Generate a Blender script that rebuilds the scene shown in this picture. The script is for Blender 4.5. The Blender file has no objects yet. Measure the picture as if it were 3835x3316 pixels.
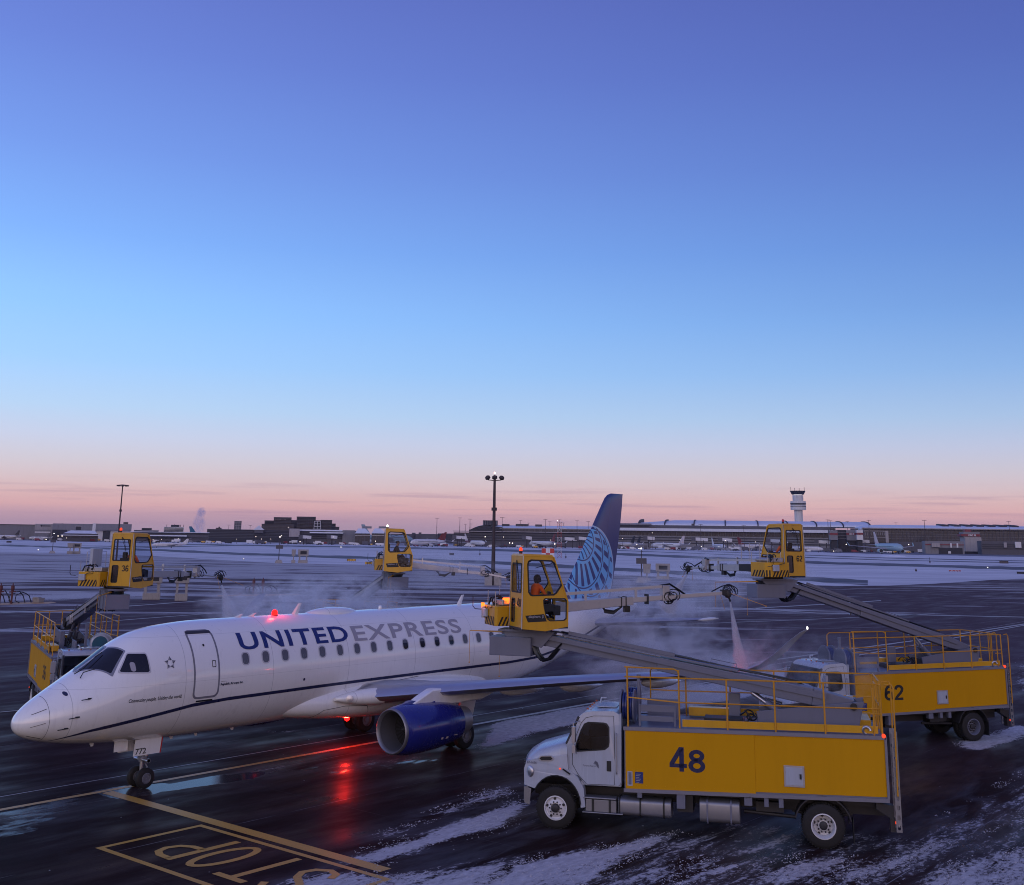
import bpy, bmesh, math, random
from mathutils import Vector, Matrix
from mathutils import noise as mnoise
from mathutils.geometry import tessellate_polygon
random.seed(7)
S = bpy.context.scene
COL = S.collection
R_ = math.radians

# ---------------------------------------------------------------- camera
CAMP = Vector((-16.358, -31.222, 7.502))
YAW, PIT, ROL, FPX, PPY = 0.88261, 0.215035, 0.013764, 4125.0, 1116.1
_F = Vector((math.sin(YAW)*math.cos(PIT), math.cos(YAW)*math.cos(PIT), math.sin(PIT)))
_R0 = Vector((math.cos(YAW), -math.sin(YAW), 0)); _U0 = _R0.cross(_F)
_R = _R0*math.cos(ROL)+_U0*math.sin(ROL); _U = -_R0*math.sin(ROL)+_U0*math.cos(ROL)
cd = bpy.data.cameras.new('camera'); cam = bpy.data.objects.new('camera', cd); COL.objects.link(cam)
cam.matrix_world = Matrix(((_R.x, _U.x, -_F.x, CAMP.x), (_R.y, _U.y, -_F.y, CAMP.y), (_R.z, _U.z, -_F.z, CAMP.z), (0, 0, 0, 1)))
cd.sensor_width = 36; cd.lens = 36*FPX/3835; cd.shift_y = (PPY-1658)/3835
cd.clip_start = .5; cd.clip_end = 30000
S.camera = cam
S.view_settings.view_transform = 'Standard'; S.view_settings.look = 'None'
S.view_settings.exposure = 0; S.view_settings.gamma = 1
S.cycles.volume_bounces = 2
S.cycles.max_bounces = 7
S.cycles.pixel_filter_type = 'BLACKMAN_HARRIS'; S.cycles.filter_width = 1.0
S.cycles.transparent_max_bounces = 24

# ---------------------------------------------------------------- world: dusk sky opposite the low sun
def srgb(r, g, b):
    f = lambda c: (c/255/12.92 if c/255 <= .04045 else ((c/255+.055)/1.055)**2.4)
    return (f(r), f(g), f(b), 1)
W = bpy.data.worlds.new('World'); S.world = W; W.use_nodes = True
nt = W.node_tree; N = nt.nodes; Lk = nt.links; N.clear()
def nd(t, **k):
    n = N.new(t)
    for a, v in k.items(): setattr(n, a, v)
    return n
def mth(op, a, b=None, c=None, clamp=False):
    n = N.new('ShaderNodeMath'); n.operation = op; n.use_clamp = clamp
    for i, v in enumerate((a, b, c)):
        if v is None: continue
        if isinstance(v, (int, float)): n.inputs[i].default_value = v
        else: Lk.new(v, n.inputs[i])
    return n.outputs[0]
def dotv(v, vec):
    n = N.new('ShaderNodeVectorMath'); n.operation = 'DOT_PRODUCT'; Lk.new(v, n.inputs[0]); n.inputs[1].default_value = vec
    return n.outputs['Value']
def ramp(fac, stops, interp='LINEAR'):
    n = N.new('ShaderNodeValToRGB'); cr = n.color_ramp; cr.interpolation = interp
    while len(cr.elements) > 1: cr.elements.remove(cr.elements[-1])
    cr.elements[0].position = stops[0][0]; cr.elements[0].color = stops[0][1]
    for p, c in stops[1:]:
        e = cr.elements.new(p); e.color = c
    if fac is not None: Lk.new(fac, n.inputs[0])
    return n.outputs[0]
def mixc(fac, a, b, mode='MIX'):
    n = N.new('ShaderNodeMix'); n.data_type = 'RGBA'; n.blend_type = mode
    for i, v in ((0, fac), (6, a), (7, b)):
        if isinstance(v, (int, float)): n.inputs[i].default_value = v
        elif isinstance(v, tuple): n.inputs[i].default_value = v
        else: Lk.new(v, n.inputs[i])
    return n.outputs[2]
def noisen(vec, scale=1, detail=4, rough=.5, dist=0, d4=None):
    n = N.new('ShaderNodeTexNoise'); n.inputs['Scale'].default_value = scale; n.inputs['Detail'].default_value = detail
    n.inputs['Roughness'].default_value = rough; n.inputs['Distortion'].default_value = dist
    if vec is not None: Lk.new(vec, n.inputs['Vector'])
    return n.outputs[0]
def comb(x, y, z):
    n = N.new('ShaderNodeCombineXYZ')
    for i, v in enumerate((x, y, z)):
        if isinstance(v, (int, float)): n.inputs[i].default_value = v
        else: Lk.new(v, n.inputs[i])
    return n.outputs[0]
tc = nd('ShaderNodeTexCoord'); nrm = nd('ShaderNodeVectorMath', operation='NORMALIZE'); Lk.new(tc.outputs['Generated'], nrm.inputs[0])
dirv = nrm.outputs[0]
zz = dotv(dirv, (0, 0, 1))
fw = dotv(dirv, (.772, .635, 0)); rt = dotv(dirv, (.635, -.772, 0))
front = ramp(zz, [(0, srgb(165, 144, 170)), (.009, srgb(176, 148, 170)), (.017, srgb(194, 158, 174)), (.024, srgb(220, 174, 178)), (.034, srgb(223, 186, 188)), (.045, srgb(220, 198, 204)),
                  (.06, srgb(212, 205, 218)), (.08, srgb(200, 208, 234)), (.105, srgb(180, 208, 243)), (.145, srgb(155, 198, 250)), (.19, srgb(137, 186, 250)), (.25, srgb(119, 165, 240)), (.32, srgb(108, 143, 224)),
                  (.40, srgb(98, 123, 207)), (.48, srgb(91, 108, 191)), (.7, srgb(86, 98, 172)), (1, srgb(92, 100, 168))])
back = ramp(zz, [(0, srgb(206, 170, 168)), (.1, srgb(240, 210, 202)), (.3, srgb(222, 214, 228)), (.6, srgb(150, 165, 222)), (1, srgb(105, 116, 190))])
back = mixc(1.0, back, (1.36, 1.38, 1.42, 1), 'MULTIPLY')
bf = mth('SMOOTHSTEP' if False else 'MULTIPLY_ADD', fw, -1.0, .05, clamp=True)
sky = mixc(bf, front, back)
side = mth('MULTIPLY_ADD', rt, -.62, 1.02)
skb = mth('MULTIPLY', mth('MULTIPLY_ADD', zz, 6, -.2, clamp=True), 1.0)
sidem = mth('ADD', mth('MULTIPLY', mth('SUBTRACT', side, 1.0), skb), 1.0)
sky = mixc(1.0, sky, comb(sidem, sidem, mth('MULTIPLY_ADD', mth('SUBTRACT', sidem, 1), .75, 1)), 'MULTIPLY')
# thin dusky cloud bars close to the horizon
az = mth('ARCTAN2', rt, fw)
cv = comb(mth('MULTIPLY', az, 7.0), mth('MULTIPLY', zz, 190.0), 0)
cn = ramp(noisen(cv, 1.0, 3, .5), [(.52, (0, 0, 0, 1)), (.66, (1, 1, 1, 1))])
band = ramp(zz, [(.004, (0, 0, 0, 1)), (.012, (.9, .9, .9, 1)), (.035, (.8, .8, .8, 1)), (.05, (0, 0, 0, 1))])
cm = mth('MULTIPLY', mth('MULTIPLY', cn, band), .5)
sky = mixc(cm, sky, srgb(172, 140, 166))
skt = nd('ShaderNodeTexSky'); skt.sky_type = 'NISHITA'; skt.sun_disc = False
skt.sun_elevation = R_(3.0); skt.sun_rotation = R_(220)
bg1 = nd('ShaderNodeBackground'); Lk.new(sky, bg1.inputs[0]); bg1.inputs[1].default_value = .97
bg2 = nd('ShaderNodeBackground'); Lk.new(skt.outputs[0], bg2.inputs[0]); bg2.inputs[1].default_value = .004
ad = nd('ShaderNodeAddShader'); Lk.new(bg1.outputs[0], ad.inputs[0]); Lk.new(bg2.outputs[0], ad.inputs[1])
wo = nd('ShaderNodeOutputWorld'); Lk.new(ad.outputs[0], wo.inputs[0])
# low warm glow of the sun behind the camera
sl = bpy.data.lights.new('sun', 'SUN'); sl.energy = .28; sl.angle = R_(50); sl.color = (1, .72, .6)
sun = bpy.data.objects.new('sun', sl); COL.objects.link(sun)
sun.rotation_euler = Vector((.70, .69, -.22)).to_track_quat('-Z', 'Y').to_euler()

# ---------------------------------------------------------------- pixel bearings -> world
def ray(u, v): return _F*FPX + _R*(u-1917.5) - _U*(v-PPY)
def gz(u, v, z=0.0):
    r = ray(u, v); return CAMP + r*((z-CAMP.z)/r.z)
def atd(u, v, dep):
    return CAMP + ray(u, v)*(dep/FPX)
def gd(u, dist, z=0.0):            # point on bearing u at depth dist, height z
    r = ray(u, 1989+.0145*u); h = Vector((r.x, r.y, 0)); k = dist/(h.dot(Vector((_F.x, _F.y, 0)).normalized()))
    p = CAMP + h*k; p.z = z; return p
def hz(u, v, dist):                # height whose image row is v at depth dist
    return CAMP.z + (1989.1+.01452*u-v)*dist/FPX

# ---------------------------------------------------------------- materials
MATS = {}
def newmat(name):
    global nt, N, Lk
    m = bpy.data.materials.new(name); m.use_nodes = True
    nt = m.node_tree; N = nt.nodes; Lk = nt.links; N.clear()
    return m
def pbsdf(col=None, rough=.5, metal=0, **kw):
    b = N.new('ShaderNodeBsdfPrincipled')
    if col is not None:
        if isinstance(col, tuple): b.inputs['Base Color'].default_value = col if len(col) == 4 else col+(1,)
        else: Lk.new(col, b.inputs['Base Color'])
    for k, v in (('Roughness', rough), ('Metallic', metal)):
        if isinstance(v, (int, float)): b.inputs[k].default_value = v
        else: Lk.new(v, b.inputs[k])
    for k, v in kw.items():
        i = b.inputs[k.replace('_', ' ')]
        if isinstance(v, (int, float, tuple)): i.default_value = v
        else: Lk.new(v, i)
    return b
def outp(sh, vol=False):
    o = N.new('ShaderNodeOutputMaterial'); Lk.new(sh, o.inputs['Volume' if vol else 'Surface'])
def objc():
    return N.new('ShaderNodeTexCoord').outputs['Object']
def mapv(v, sc=(1, 1, 1), rot=(0, 0, 0), loc=(0, 0, 0)):
    n = N.new('ShaderNodeMapping'); Lk.new(v, n.inputs[0]); n.inputs['Scale'].default_value = sc
    n.inputs['Rotation'].default_value = rot; n.inputs['Location'].default_value = loc
    return n.outputs[0]
def bumpn(h, st=.2, dist=.02):
    n = N.new('ShaderNodeBump'); n.inputs['Strength'].default_value = st; n.inputs['Distance'].default_value = dist
    Lk.new(h, n.inputs['Height']); return n.outputs[0]
def M_(name, col, rough=.5, metal=0, var=.25, scale=2.0, grime=.3, gcol=(.05, .045, .05, 1), bump=.1, coat=0, drip=True, spec=.5):
    """painted or bare surface with uneven tone, grime that gathers in runs, and slight unevenness"""
    if name in MATS: return MATS[name]
    m = newmat(name); oc = objc()
    n1 = noisen(mapv(oc, (scale, scale, scale)), 1, 6, .6)
    n2 = noisen(mapv(oc, (scale*3.5, scale*3.5, scale*(.35 if drip else 3.5))), 1, 5, .65)
    c = mixc(mth('MULTIPLY_ADD', n1, var*1.6, -var*.3, clamp=True), col+(1,), tuple(x*.55 for x in col)+(1,))
    g = mth('MULTIPLY', mth('MULTIPLY_ADD', n2, 3.0, -1.45, clamp=True), grime)
    c = mixc(g, c, gcol)
    r = mth('MULTIPLY_ADD', n2, .25, rough-.12, clamp=True)
    kw = dict(Specular_IOR_Level=spec)
    if coat: kw.update(Coat_Weight=coat, Coat_Roughness=.12)
    b = pbsdf(c, r, metal, **kw)
    if bump: Lk.new(bumpn(n1, bump, .01), b.inputs['Normal'])
    outp(b.outputs[0]); MATS[name] = m; return m
def ME(name, col, st):
    if name in MATS: return MATS[name]
    m = newmat(name); e = N.new('ShaderNodeEmission'); e.inputs[0].default_value = col+(1,); e.inputs[1].default_value = st
    outp(e.outputs[0]); MATS[name] = m; return m
def MG(name, tint=(.8, .85, .9), trans=.8, rough=.03):
    if name in MATS: return MATS[name]
    m = newmat(name); t = N.new('ShaderNodeBsdfTransparent'); t.inputs[0].default_value = tint+(1,)
    g = N.new('ShaderNodeBsdfGlossy'); g.inputs['Roughness'].default_value = rough; g.inputs[0].default_value = (.9, .9, .95, 1)
    fr = N.new('ShaderNodeLayerWeight'); fr.inputs[0].default_value = .5
    nn = noisen(mapv(objc(), (3, 3, 3)), 1, 4, .6)
    f = mth('ADD', mth('MULTIPLY_ADD', mth('POWER', fr.outputs['Facing'], 4.0), .5, .008), mth('MULTIPLY_ADD', nn, .05*(1-trans), 0), clamp=True)
    mx = N.new('ShaderNodeMixShader'); Lk.new(f, mx.inputs[0]); Lk.new(t.outputs[0], mx.inputs[1]); Lk.new(g.outputs[0], mx.inputs[2])
    outp(mx.outputs[0]); MATS[name] = m; return m

# ---------------------------------------------------------------- mesh builder
class MB:
    def __init__(s, M=None): s.v = []; s.f = []; s.mi = []; s.M = M or Matrix(); s.m = 0
    def add(s, vs, fs):
        o = len(s.v); s.v += [s.M @ Vector(v) for v in vs]; s.f += [[i+o for i in f] for f in fs]; s.mi += [s.m]*len(fs); return s
    def box(s, x0, x1, y0, y1, z0, z1, T=None):
        vs = [(x, y, z) for z in (z0, z1) for y in (y0, y1) for x in (x0, x1)]
        if T: vs = [T @ Vector(v) for v in vs]
        return s.add(vs, [(0, 2, 3, 1), (4, 5, 7, 6), (0, 1, 5, 4), (2, 6, 7, 3), (0, 4, 6, 2), (1, 3, 7, 5)])
    def hexa(s, p8): return s.add(p8, [(0, 2, 3, 1), (4, 5, 7, 6), (0, 1, 5, 4), (2, 6, 7, 3), (0, 4, 6, 2), (1, 3, 7, 5)])
    def cyl(s, p0, p1, r0, r1=None, n=12, cap=True):
        p0, p1 = Vector(p0), Vector(p1); r1 = r0 if r1 is None else r1
        d = (p1-p0).normalized(); a = d.orthogonal().normalized(); b = d.cross(a)
        vs = []
        for p, r in ((p0, r0), (p1, r1)):
            for k in range(n):
                t = 2*math.pi*k/n; vs.append(p+(a*math.cos(t)+b*math.sin(t))*r)
        fs = [(k, (k+1) % n, n+(k+1) % n, n+k) for k in range(n)]
        if cap: fs += [tuple(range(n-1, -1, -1)), tuple(range(n, 2*n))]
        return s.add(vs, fs)
    def tube(s, pts, r, n=6, cap=True):
        pts = [Vector(p) for p in pts]; rings = []; a = None
        for i, p in enumerate(pts):
            d = (pts[min(i+1, len(pts)-1)]-pts[max(i-1, 0)]).normalized()
            a = d.orthogonal().normalized() if a is None else (a-d*a.dot(d)).normalized()
            b = d.cross(a); rr = r[i] if isinstance(r, (list, tuple)) else r
            rings.append([p+(a*math.cos(2*math.pi*k/n)+b*math.sin(2*math.pi*k/n))*rr for k in range(n)])
        return s.loft(rings, cap)
    def loft(s, rings, cap=True, closed=True):
        n = len(rings[0]); vs = [v for r in rings for v in r]; fs = []
        for i in range(len(rings)-1):
            for k in range(n if closed else n-1):
                fs.append((i*n+k, i*n+(k+1) % n, (i+1)*n+(k+1) % n, (i+1)*n+k))
        if cap: fs += [tuple(range(n-1, -1, -1)), tuple(range((len(rings)-1)*n, len(rings)*n))]
        return s.add(vs, fs)
    def beam(s, p0, p1, w, h, w1=None, h1=None, up=(0, 0, 1)):
        p0, p1 = Vector(p0), Vector(p1); d = (p1-p0).normalized(); y = Vector(up).cross(d).normalized(); z = d.cross(y)
        w1 = w if w1 is None else w1; h1 = h if h1 is None else h1
        return s.loft([[p+y*(a*ww/2)+z*(b*hh/2) for a, b in ((-1, -1), (1, -1), (1, 1), (-1, 1))] for p, ww, hh in ((p0, w, h), (p1, w1, h1))])
    def panel(s, outer, holes, th, fn):
        """flat sheet with openings; fn(a, b, t) -> 3D point, t across the thickness 0..th"""
        loops = [outer]+list(holes); pts = [p for l in loops for p in l]
        tris = tessellate_polygon([[Vector((p[0], p[1], 0)) for p in l] for l in loops])
        n = len(pts); vs = [fn(a, b, 0) for a, b in pts]+[fn(a, b, th) for a, b in pts]; fs = []
        for t in tris: fs += [tuple(t), tuple(i+n for i in reversed(t))]
        o = 0
        for l in loops:
            for i in range(len(l)): j = (i+1) % len(l); fs.append((o+i, o+j, n+o+j, n+o+i))
            o += len(l)
        return s.add(vs, fs)
    def lathe(s, prof, c, axis, n=20, cap=True):
        """prof = (along, radius) pairs"""
        c = Vector(c); d = Vector(axis).normalized(); a = d.orthogonal().normalized(); b = d.cross(a)
        return s.loft([[c+d*t+(a*math.cos(2*math.pi*k/n)+b*math.sin(2*math.pi*k/n))*max(r, 1e-4) for k in range(n)] for t, r in prof], cap)
    def build(s, name, mats, parent=None, smooth=None, bevel=0, recalc=True):
        me = bpy.data.meshes.new(name); me.from_pydata([tuple(v) for v in s.v], [], s.f)
        if not isinstance(mats, (list, tuple)): mats = [mats]
        for m in mats: me.materials.append(m)
        if any(s.mi): me.polygons.foreach_set('material_index', s.mi)
        if recalc:
            bm = bmesh.new(); bm.from_mesh(me); bmesh.ops.recalc_face_normals(bm, faces=bm.faces); bm.to_mesh(me); bm.free()
        if smooth:
            me.polygons.foreach_set('use_smooth', [True]*len(me.polygons)); me.set_sharp_from_angle(angle=R_(smooth))
        me.update(); o = bpy.data.objects.new(name, me); COL.objects.link(o)
        if parent: o.parent = parent
        if bevel:
            b = o.modifiers.new('edge', 'BEVEL'); b.width = bevel; b.segments = 2; b.limit_method = 'ANGLE'; b.angle_limit = R_(40)
        return o
def thing(name, label, cat, loc=(0, 0, 0), rz=0, group=None):
    o = bpy.data.objects.new(name, None); COL.objects.link(o); o.location = loc; o.rotation_euler = (0, 0, rz); o.empty_display_size = .3
    o['label'] = label; o['category'] = cat
    if group: o['group'] = group
    return o
def tag(o, label, cat, group=None, kind=None):
    o['label'] = label; o['category'] = cat
    if group: o['group'] = group
    if kind: o['kind'] = kind
    return o
def struct(o): o['kind'] = 'structure'; return o
def dens(L, m=.12):
    out = []
    for (a, b), (c, d) in zip(L, L[1:]+L[:1]):
        k = max(1, int(math.hypot(c-a, d-b)/m)); out += [(a+(c-a)*i/k, b+(d-b)*i/k) for i in range(k)]
    return out
def rrect(x0, x1, z0, z1, r, n=4):
    out = []
    for cx, cz, a0 in ((x1-r, z1-r, 0), (x0+r, z1-r, 90), (x0+r, z0+r, 180), (x1-r, z0+r, 270)):
        for k in range(n+1):
            a = R_(a0+90*k/n); out.append((cx+r*math.cos(a), cz+r*math.sin(a)))
    return out
def text_mesh(s, size, bold=0.0, sx=1.0, shear=0.0, spacing=1.0, slices=0):
    """2D letter outlines as (verts, faces); x along the writing, y up"""
    cu = bpy.data.curves.new('lettering', 'FONT'); cu.body = s; cu.size = size; cu.offset = bold; cu.shear = shear
    cu.space_character = spacing; cu.resolution_u = 4; cu.align_x = 'LEFT'
    ob = bpy.data.objects.new('lettering', cu); COL.objects.link(ob)
    me = bpy.data.meshes.new_from_object(ob); bpy.data.objects.remove(ob); bpy.data.curves.remove(cu)
    bm = bmesh.new(); bm.from_mesh(me); bpy.data.meshes.remove(me)
    if slices:
        ys = [v.co.y for v in bm.verts]; y0, y1 = min(ys), max(ys)
        for k in range(1, slices):
            y = y0+(y1-y0)*k/slices
            bmesh.ops.bisect_plane(bm, geom=bm.verts[:]+bm.edges[:]+bm.faces[:], plane_co=(0, y, 0), plane_no=(0, 1, 0))
    bm.verts.index_update()
    vs = [(v.co.x*sx, v.co.y) for v in bm.verts]; fs = [[v.index for v in f.verts] for f in bm.faces]; bm.free()
    return vs, fs
DIG = {'4': [([(.40, 0), (.40, 1.0), (.36, 1.0), (.02, .34), (.02, .26), (.60, .26)], 0)],
       '8': [([(.30+.21*math.cos(t*.3927), .735+.185*math.sin(t*.3927)) for t in range(16)], 1), ([(.30+.235*math.cos(t*.3927), .29+.215*math.sin(t*.3927)) for t in range(16)], 1)],
       '6': [([(.30+.225*math.cos(t*.3927), .31+.235*math.sin(t*.3927)) for t in range(16)], 1), ([(.52, .78), (.47, .88), (.36, .925), (.22, .89), (.12, .74), (.085, .5), (.075, .31)], 0)],
       '2': [([(.07, .70), (.10, .84), (.20, .92), (.33, .925), (.45, .87), (.51, .75), (.49, .62), (.38, .46), (.22, .30), (.11, .16), (.07, .08), (.56, .08)], 0)],
       '3': [([(.07, .76), (.12, .87), (.24, .925), (.38, .91), (.48, .82), (.48, .68), (.40, .57), (.27, .54), (.42, .49), (.52, .38), (.52, .23), (.43, .11), (.28, .07), (.14, .11), (.06, .24)], 0)]}
def digits(s, mat, parent, fn, w, h, name='number_lettering', st=.15):
    mb = MB()
    for i, ch in enumerate(s):
        for pts, closed in DIG[ch]:
            n = len(pts); L = []
            for k in range(n):
                a = Vector(pts[(k-1) % n] if (closed or k) else pts[k]); b = Vector(pts[(k+1) % n] if (closed or k < n-1) else pts[k]); p = Vector(pts[k])
                d1 = (p-a).normalized() if (p-a).length > 0 else (b-p).normalized(); d2 = (b-p).normalized() if (b-p).length > 0 else d1
                m1 = (d1+d2); m1 = m1.normalized() if m1.length > .01 else d1; q = Vector((-m1.y, m1.x)); sc = min(1.5, 1/max(.5, q.dot(Vector((-d1.y, d1.x))))); L.append((p+q*st/2*sc, p-q*st/2*sc))
            k0 = len(L); vs = []
            for p, q in L: vs += [p, q]
            mb.add([fn((v.x+.68*i)/1.28*w, v.y*h) for v in vs], [(2*k, 2*k+1, (2*k+3) % (2*k0), (2*k+2) % (2*k0)) for k in range(k0 if closed else k0-1)])
    return mb.build(name, mat, parent, recalc=False)
def text(s, size, mat, parent, fn, name='lettering', width=None, height=None, MM=None, **k):
    vs, fs = text_mesh(s, size, **k)
    x0 = min(v[0] for v in vs); x1 = max(v[0] for v in vs); y0 = min(v[1] for v in vs); y1 = max(v[1] for v in vs)
    kx = (width/(x1-x0)) if width else 1; ky = (height/(y1-y0)) if height else 1
    mb = MB(MM); mb.add([fn((a-x0)*kx, (b-y0)*ky) for a, b in vs], fs)
    return mb.build(name, mat, parent, recalc=False)
# ---------------------------------------------------------------- ground
def poly_sd(x, y, P):
    """signed distance to polygon, positive inside"""
    d = 1e9; ins = False; n = len(P)
    for i in range(n):
        ax, ay = P[i]; bx, by = P[(i+1) % n]
        ex, ey = bx-ax, by-ay; wx, wy = x-ax, y-ay
        t = max(0, min(1, (wx*ex+wy*ey)/(ex*ex+ey*ey+1e-9))); dx, dy = wx-ex*t, wy-ey*t
        d = min(d, dx*dx+dy*dy)
        if (ay > y) != (by > y) and x < (bx-ax)*(y-ay)/(by-ay+1e-12)+ax: ins = not ins
    d = math.sqrt(d); return d if ins else -d
SNOW = [  # polygon, softness, strength
    ([(20.8, .2), (27.6, .2), (35.2, .2), (60, .2), (60, -3), (35, -4.2), (27.8, -3.6), (22.6, -2.9), (20.2, -2.8), (16.7, -3.5), (15.3, -3.7)], .5, .95),
    ([(13.2, 6.4), (14.4, 3.9), (13.6, 3.3), (12.6, 4.8)], .3, .6),
    ([(5, -8.9), (6.6, -8.7), (11, -7.5), (12.6, -8.1), (11.4, -9.2), (7.8, -9.4), (4.9, -10)], .6, .74),
    ([(5.6, -9.9), (10.6, -9.3), (11, -10.0), (8, -11.5), (6.6, -11.2), (5.1, -11.2), (3.4, -11.3), (2.6, -10.4), (4.1, -9.9)], .6, .92),
    ([(1.0, -10.3), (2.4, -10.5), (3.4, -11.8), (5.8, -13.2), (4.2, -15.4), (0, -12)], .5, .8),
    ([(5.4, -13.1), (7, -13.5), (8.9, -14.2), (10.9, -14.6), (10.7, -15.2), (8.2, -15.3), (6.9, -15.6), (5.1, -16), (3.5, -14.4)], .6, .92),
    ([(5.6, -16.1), (7.6, -15.9), (9.2, -16.3), (9.5, -17.4), (8.5, -18), (7, -17.5)], .4, .7),
    ([(16.6, -19.2), (19, -19.3), (23.6, -19.2), (27, -19.0), (27, -19.7), (21, -19.7), (17.7, -19.6)], .35, .62),
    ([(16.2, -20.8), (20.3, -20.8), (24, -20.9), (23, -21.5), (18.5, -21.6), (16, -21.4)], .35, .62),
    ([(11.5, -20.7), (13, -21), (15, -21.7), (18, -22.4), (19, -26), (10.3, -24), (9.5, -20.9)], .6, .75),
    ([(9.1, -17.5), (11.1, -18), (11.9, -19.2), (13.5, -20.1), (15.2, -20.3), (15.0, -21.0), (12.1, -20.9), (9.5, -20.8), (7.6, -18.4)], .5, .68),
    ([(28.9, -16.1), (30.2, -15.7), (32.7, -15.9), (36.2, -16.2), (36, -18), (31.5, -17.7), (28.2, -17.2)], .5, .9),
    ([(44, -14.6), (50, -12.2), (60, -9.6), (74, -7.4), (110, -16), (70, -34), (44, -22)], 1.2, .85),
    ([(3, -11.5), (6, -12), (13, -14.5), (15, -19), (30, -19), (40, -24), (20, -34), (6, -26), (2, -16)], 1.0, .60),
    ([(6.2, -.4), (9, .1), (14, -2), (14.5, -4.2), (11, -3.2), (8, -1.8)], .7, .5),
    ([(14.5, -3.5), (20, -3.2), (27, -4.5), (22, -5.5), (15, -5)], .8, .45),
    ([(6, -9.5), (11, -9), (10, -12), (8, -13)], .8, .5),
    ([(44.6, 90.4), (51.5, 91.8), (63, 90.5), (72.4, 95), (63.2, 106.6), (40, 108), (20, 96), (25, 90)], 3, 1.0)]
WET = [
    ([(3.0, .6), (4, .5), (5.1, .0), (4.9, -.7), (4.1, -1.1), (3.3, -1.0), (2.9, -.6)], .2, 1),
    ([(.4, 1.0), (1.7, 1.1), (2.9, .9), (3.0, -.2), (2.4, -1.0), (1.5, -1.3), (.6, -2.3), (-.6, -3.0), (-2.5, -3.6), (-6, -4), (-4, .6)], .8, .50),
    ([(4.7, -.1), (6.8, -.3), (8.3, -.9), (7.4, -1.5), (6, -1.3), (4.5, -1.1)], .15, 1),
    ([(7.7, -.5), (9.4, -.6), (10.8, -1.2), (10.3, -2.2), (8.4, -1.9), (7.2, -1.6)], .5, .42),
    ([(8.6, -1.9), (10.8, -1.2), (13.5, -2.2), (14.3, -4.2), (13, -4.6), (10.5, -3.6), (9, -3.2)], .7, .45)]
def axis_vals(lo, hi, c0, c1, st, far):
    out = []; x = c0
    while x <= c1: out.append(x); x += st
    s = st; x = out[-1]
    while x < hi: s *= 1.22; x += s; out.append(min(x, hi))
    s = st; x = c0; pre = []
    while x > lo: s *= 1.22; x -= s; pre.append(max(x, lo))
    return pre[::-1]+out
XS = axis_vals(-9000, 9000, -8, 36, .3, 0); YS = axis_vals(-9000, 9000, -25, 9, .3, 0)
vs = []; sn = []; wt = []
for y in YS:
    for x in XS:
        vs.append((x, y, 0)); a = 0
        if -60 < x < 130 and -60 < y < 120:
            for P, soft, k in SNOW:
                d = poly_sd(x, y, P); a = max(a, k*max(0, min(1, .5+d/(2*soft))))
        sn.append(a); w = 0
        if -10 < x < 20 and -8 < y < 6:
            for P, soft, k in WET:
                d = poly_sd(x, y, P); w = max(w, k*max(0, min(1, .5+d/(2*soft))))
        wt.append(w)
nx = len(XS); fs = [(j*nx+i, j*nx+i+1, (j+1)*nx+i+1, (j+1)*nx+i) for j in range(len(YS)-1) for i in range(nx-1)]
me = bpy.data.meshes.new('apron'); me.from_pydata(vs, [], fs)
for nm, vals in (('snow', sn), ('wet', wt)):
    at = me.attributes.new(nm, 'FLOAT', 'POINT'); at.data.foreach_set('value', vals)
apron = bpy.data.objects.new('apron', me); COL.objects.link(apron); struct(apron)

def attr(nm):
    n = N.new('ShaderNodeAttribute'); n.attribute_name = nm; return n.outputs['Fac']
m = newmat('wet asphalt with blown snow'); oc = objc()
px_ = dotv(oc, (1, 0, 0)); py_ = dotv(oc, (0, 1, 0))
ur = dotv(oc, (.635, -.772, 0)); ua = dotv(oc, (.772, .635, 0))
# distance from the near stand, to change from aisle-aligned sweeping marks to cross-wind streaks
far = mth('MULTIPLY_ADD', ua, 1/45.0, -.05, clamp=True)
def streak(vec_a, vec_b, sa, sb, det=6):
    return noisen(comb(mth('MULTIPLY', vec_a, sa), mth('MULTIPLY', vec_b, sb), 0), 1, det, .62, .6)
near_s = streak(px_, py_, .32, 1.3, 9)
near_f = streak(px_, py_, 3.2, 8.0, 8)
far_s = streak(ur, ua, .022, .12, 9)
far_m = streak(ur, ua, .07, .34, 8)
crn = noisen(mapv(oc, (5.5, 9, 1)), 1, 9, .72)
nsn = mth('ADD', mth('MULTIPLY', near_s, .40), mth('ADD', mth('MULTIPLY', near_f, .25), mth('MULTIPLY', crn, .35)))
fsn = mth('ADD', mth('MULTIPLY', far_s, .62), mth('MULTIPLY', far_m, .38))
sa = attr('snow'); wa = attr('wet')
# general wind-blown cover away from the stand
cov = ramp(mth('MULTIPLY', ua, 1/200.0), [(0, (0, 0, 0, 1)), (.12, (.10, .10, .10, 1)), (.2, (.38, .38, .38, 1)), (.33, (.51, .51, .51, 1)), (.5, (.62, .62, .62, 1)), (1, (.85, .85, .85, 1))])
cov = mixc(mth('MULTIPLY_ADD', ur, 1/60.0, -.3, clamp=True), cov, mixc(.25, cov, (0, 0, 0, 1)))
tn = mth('ADD', mth('MULTIPLY', nsn, mth('SUBTRACT', 1, far)), mth('MULTIPLY', fsn, far))
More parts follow.
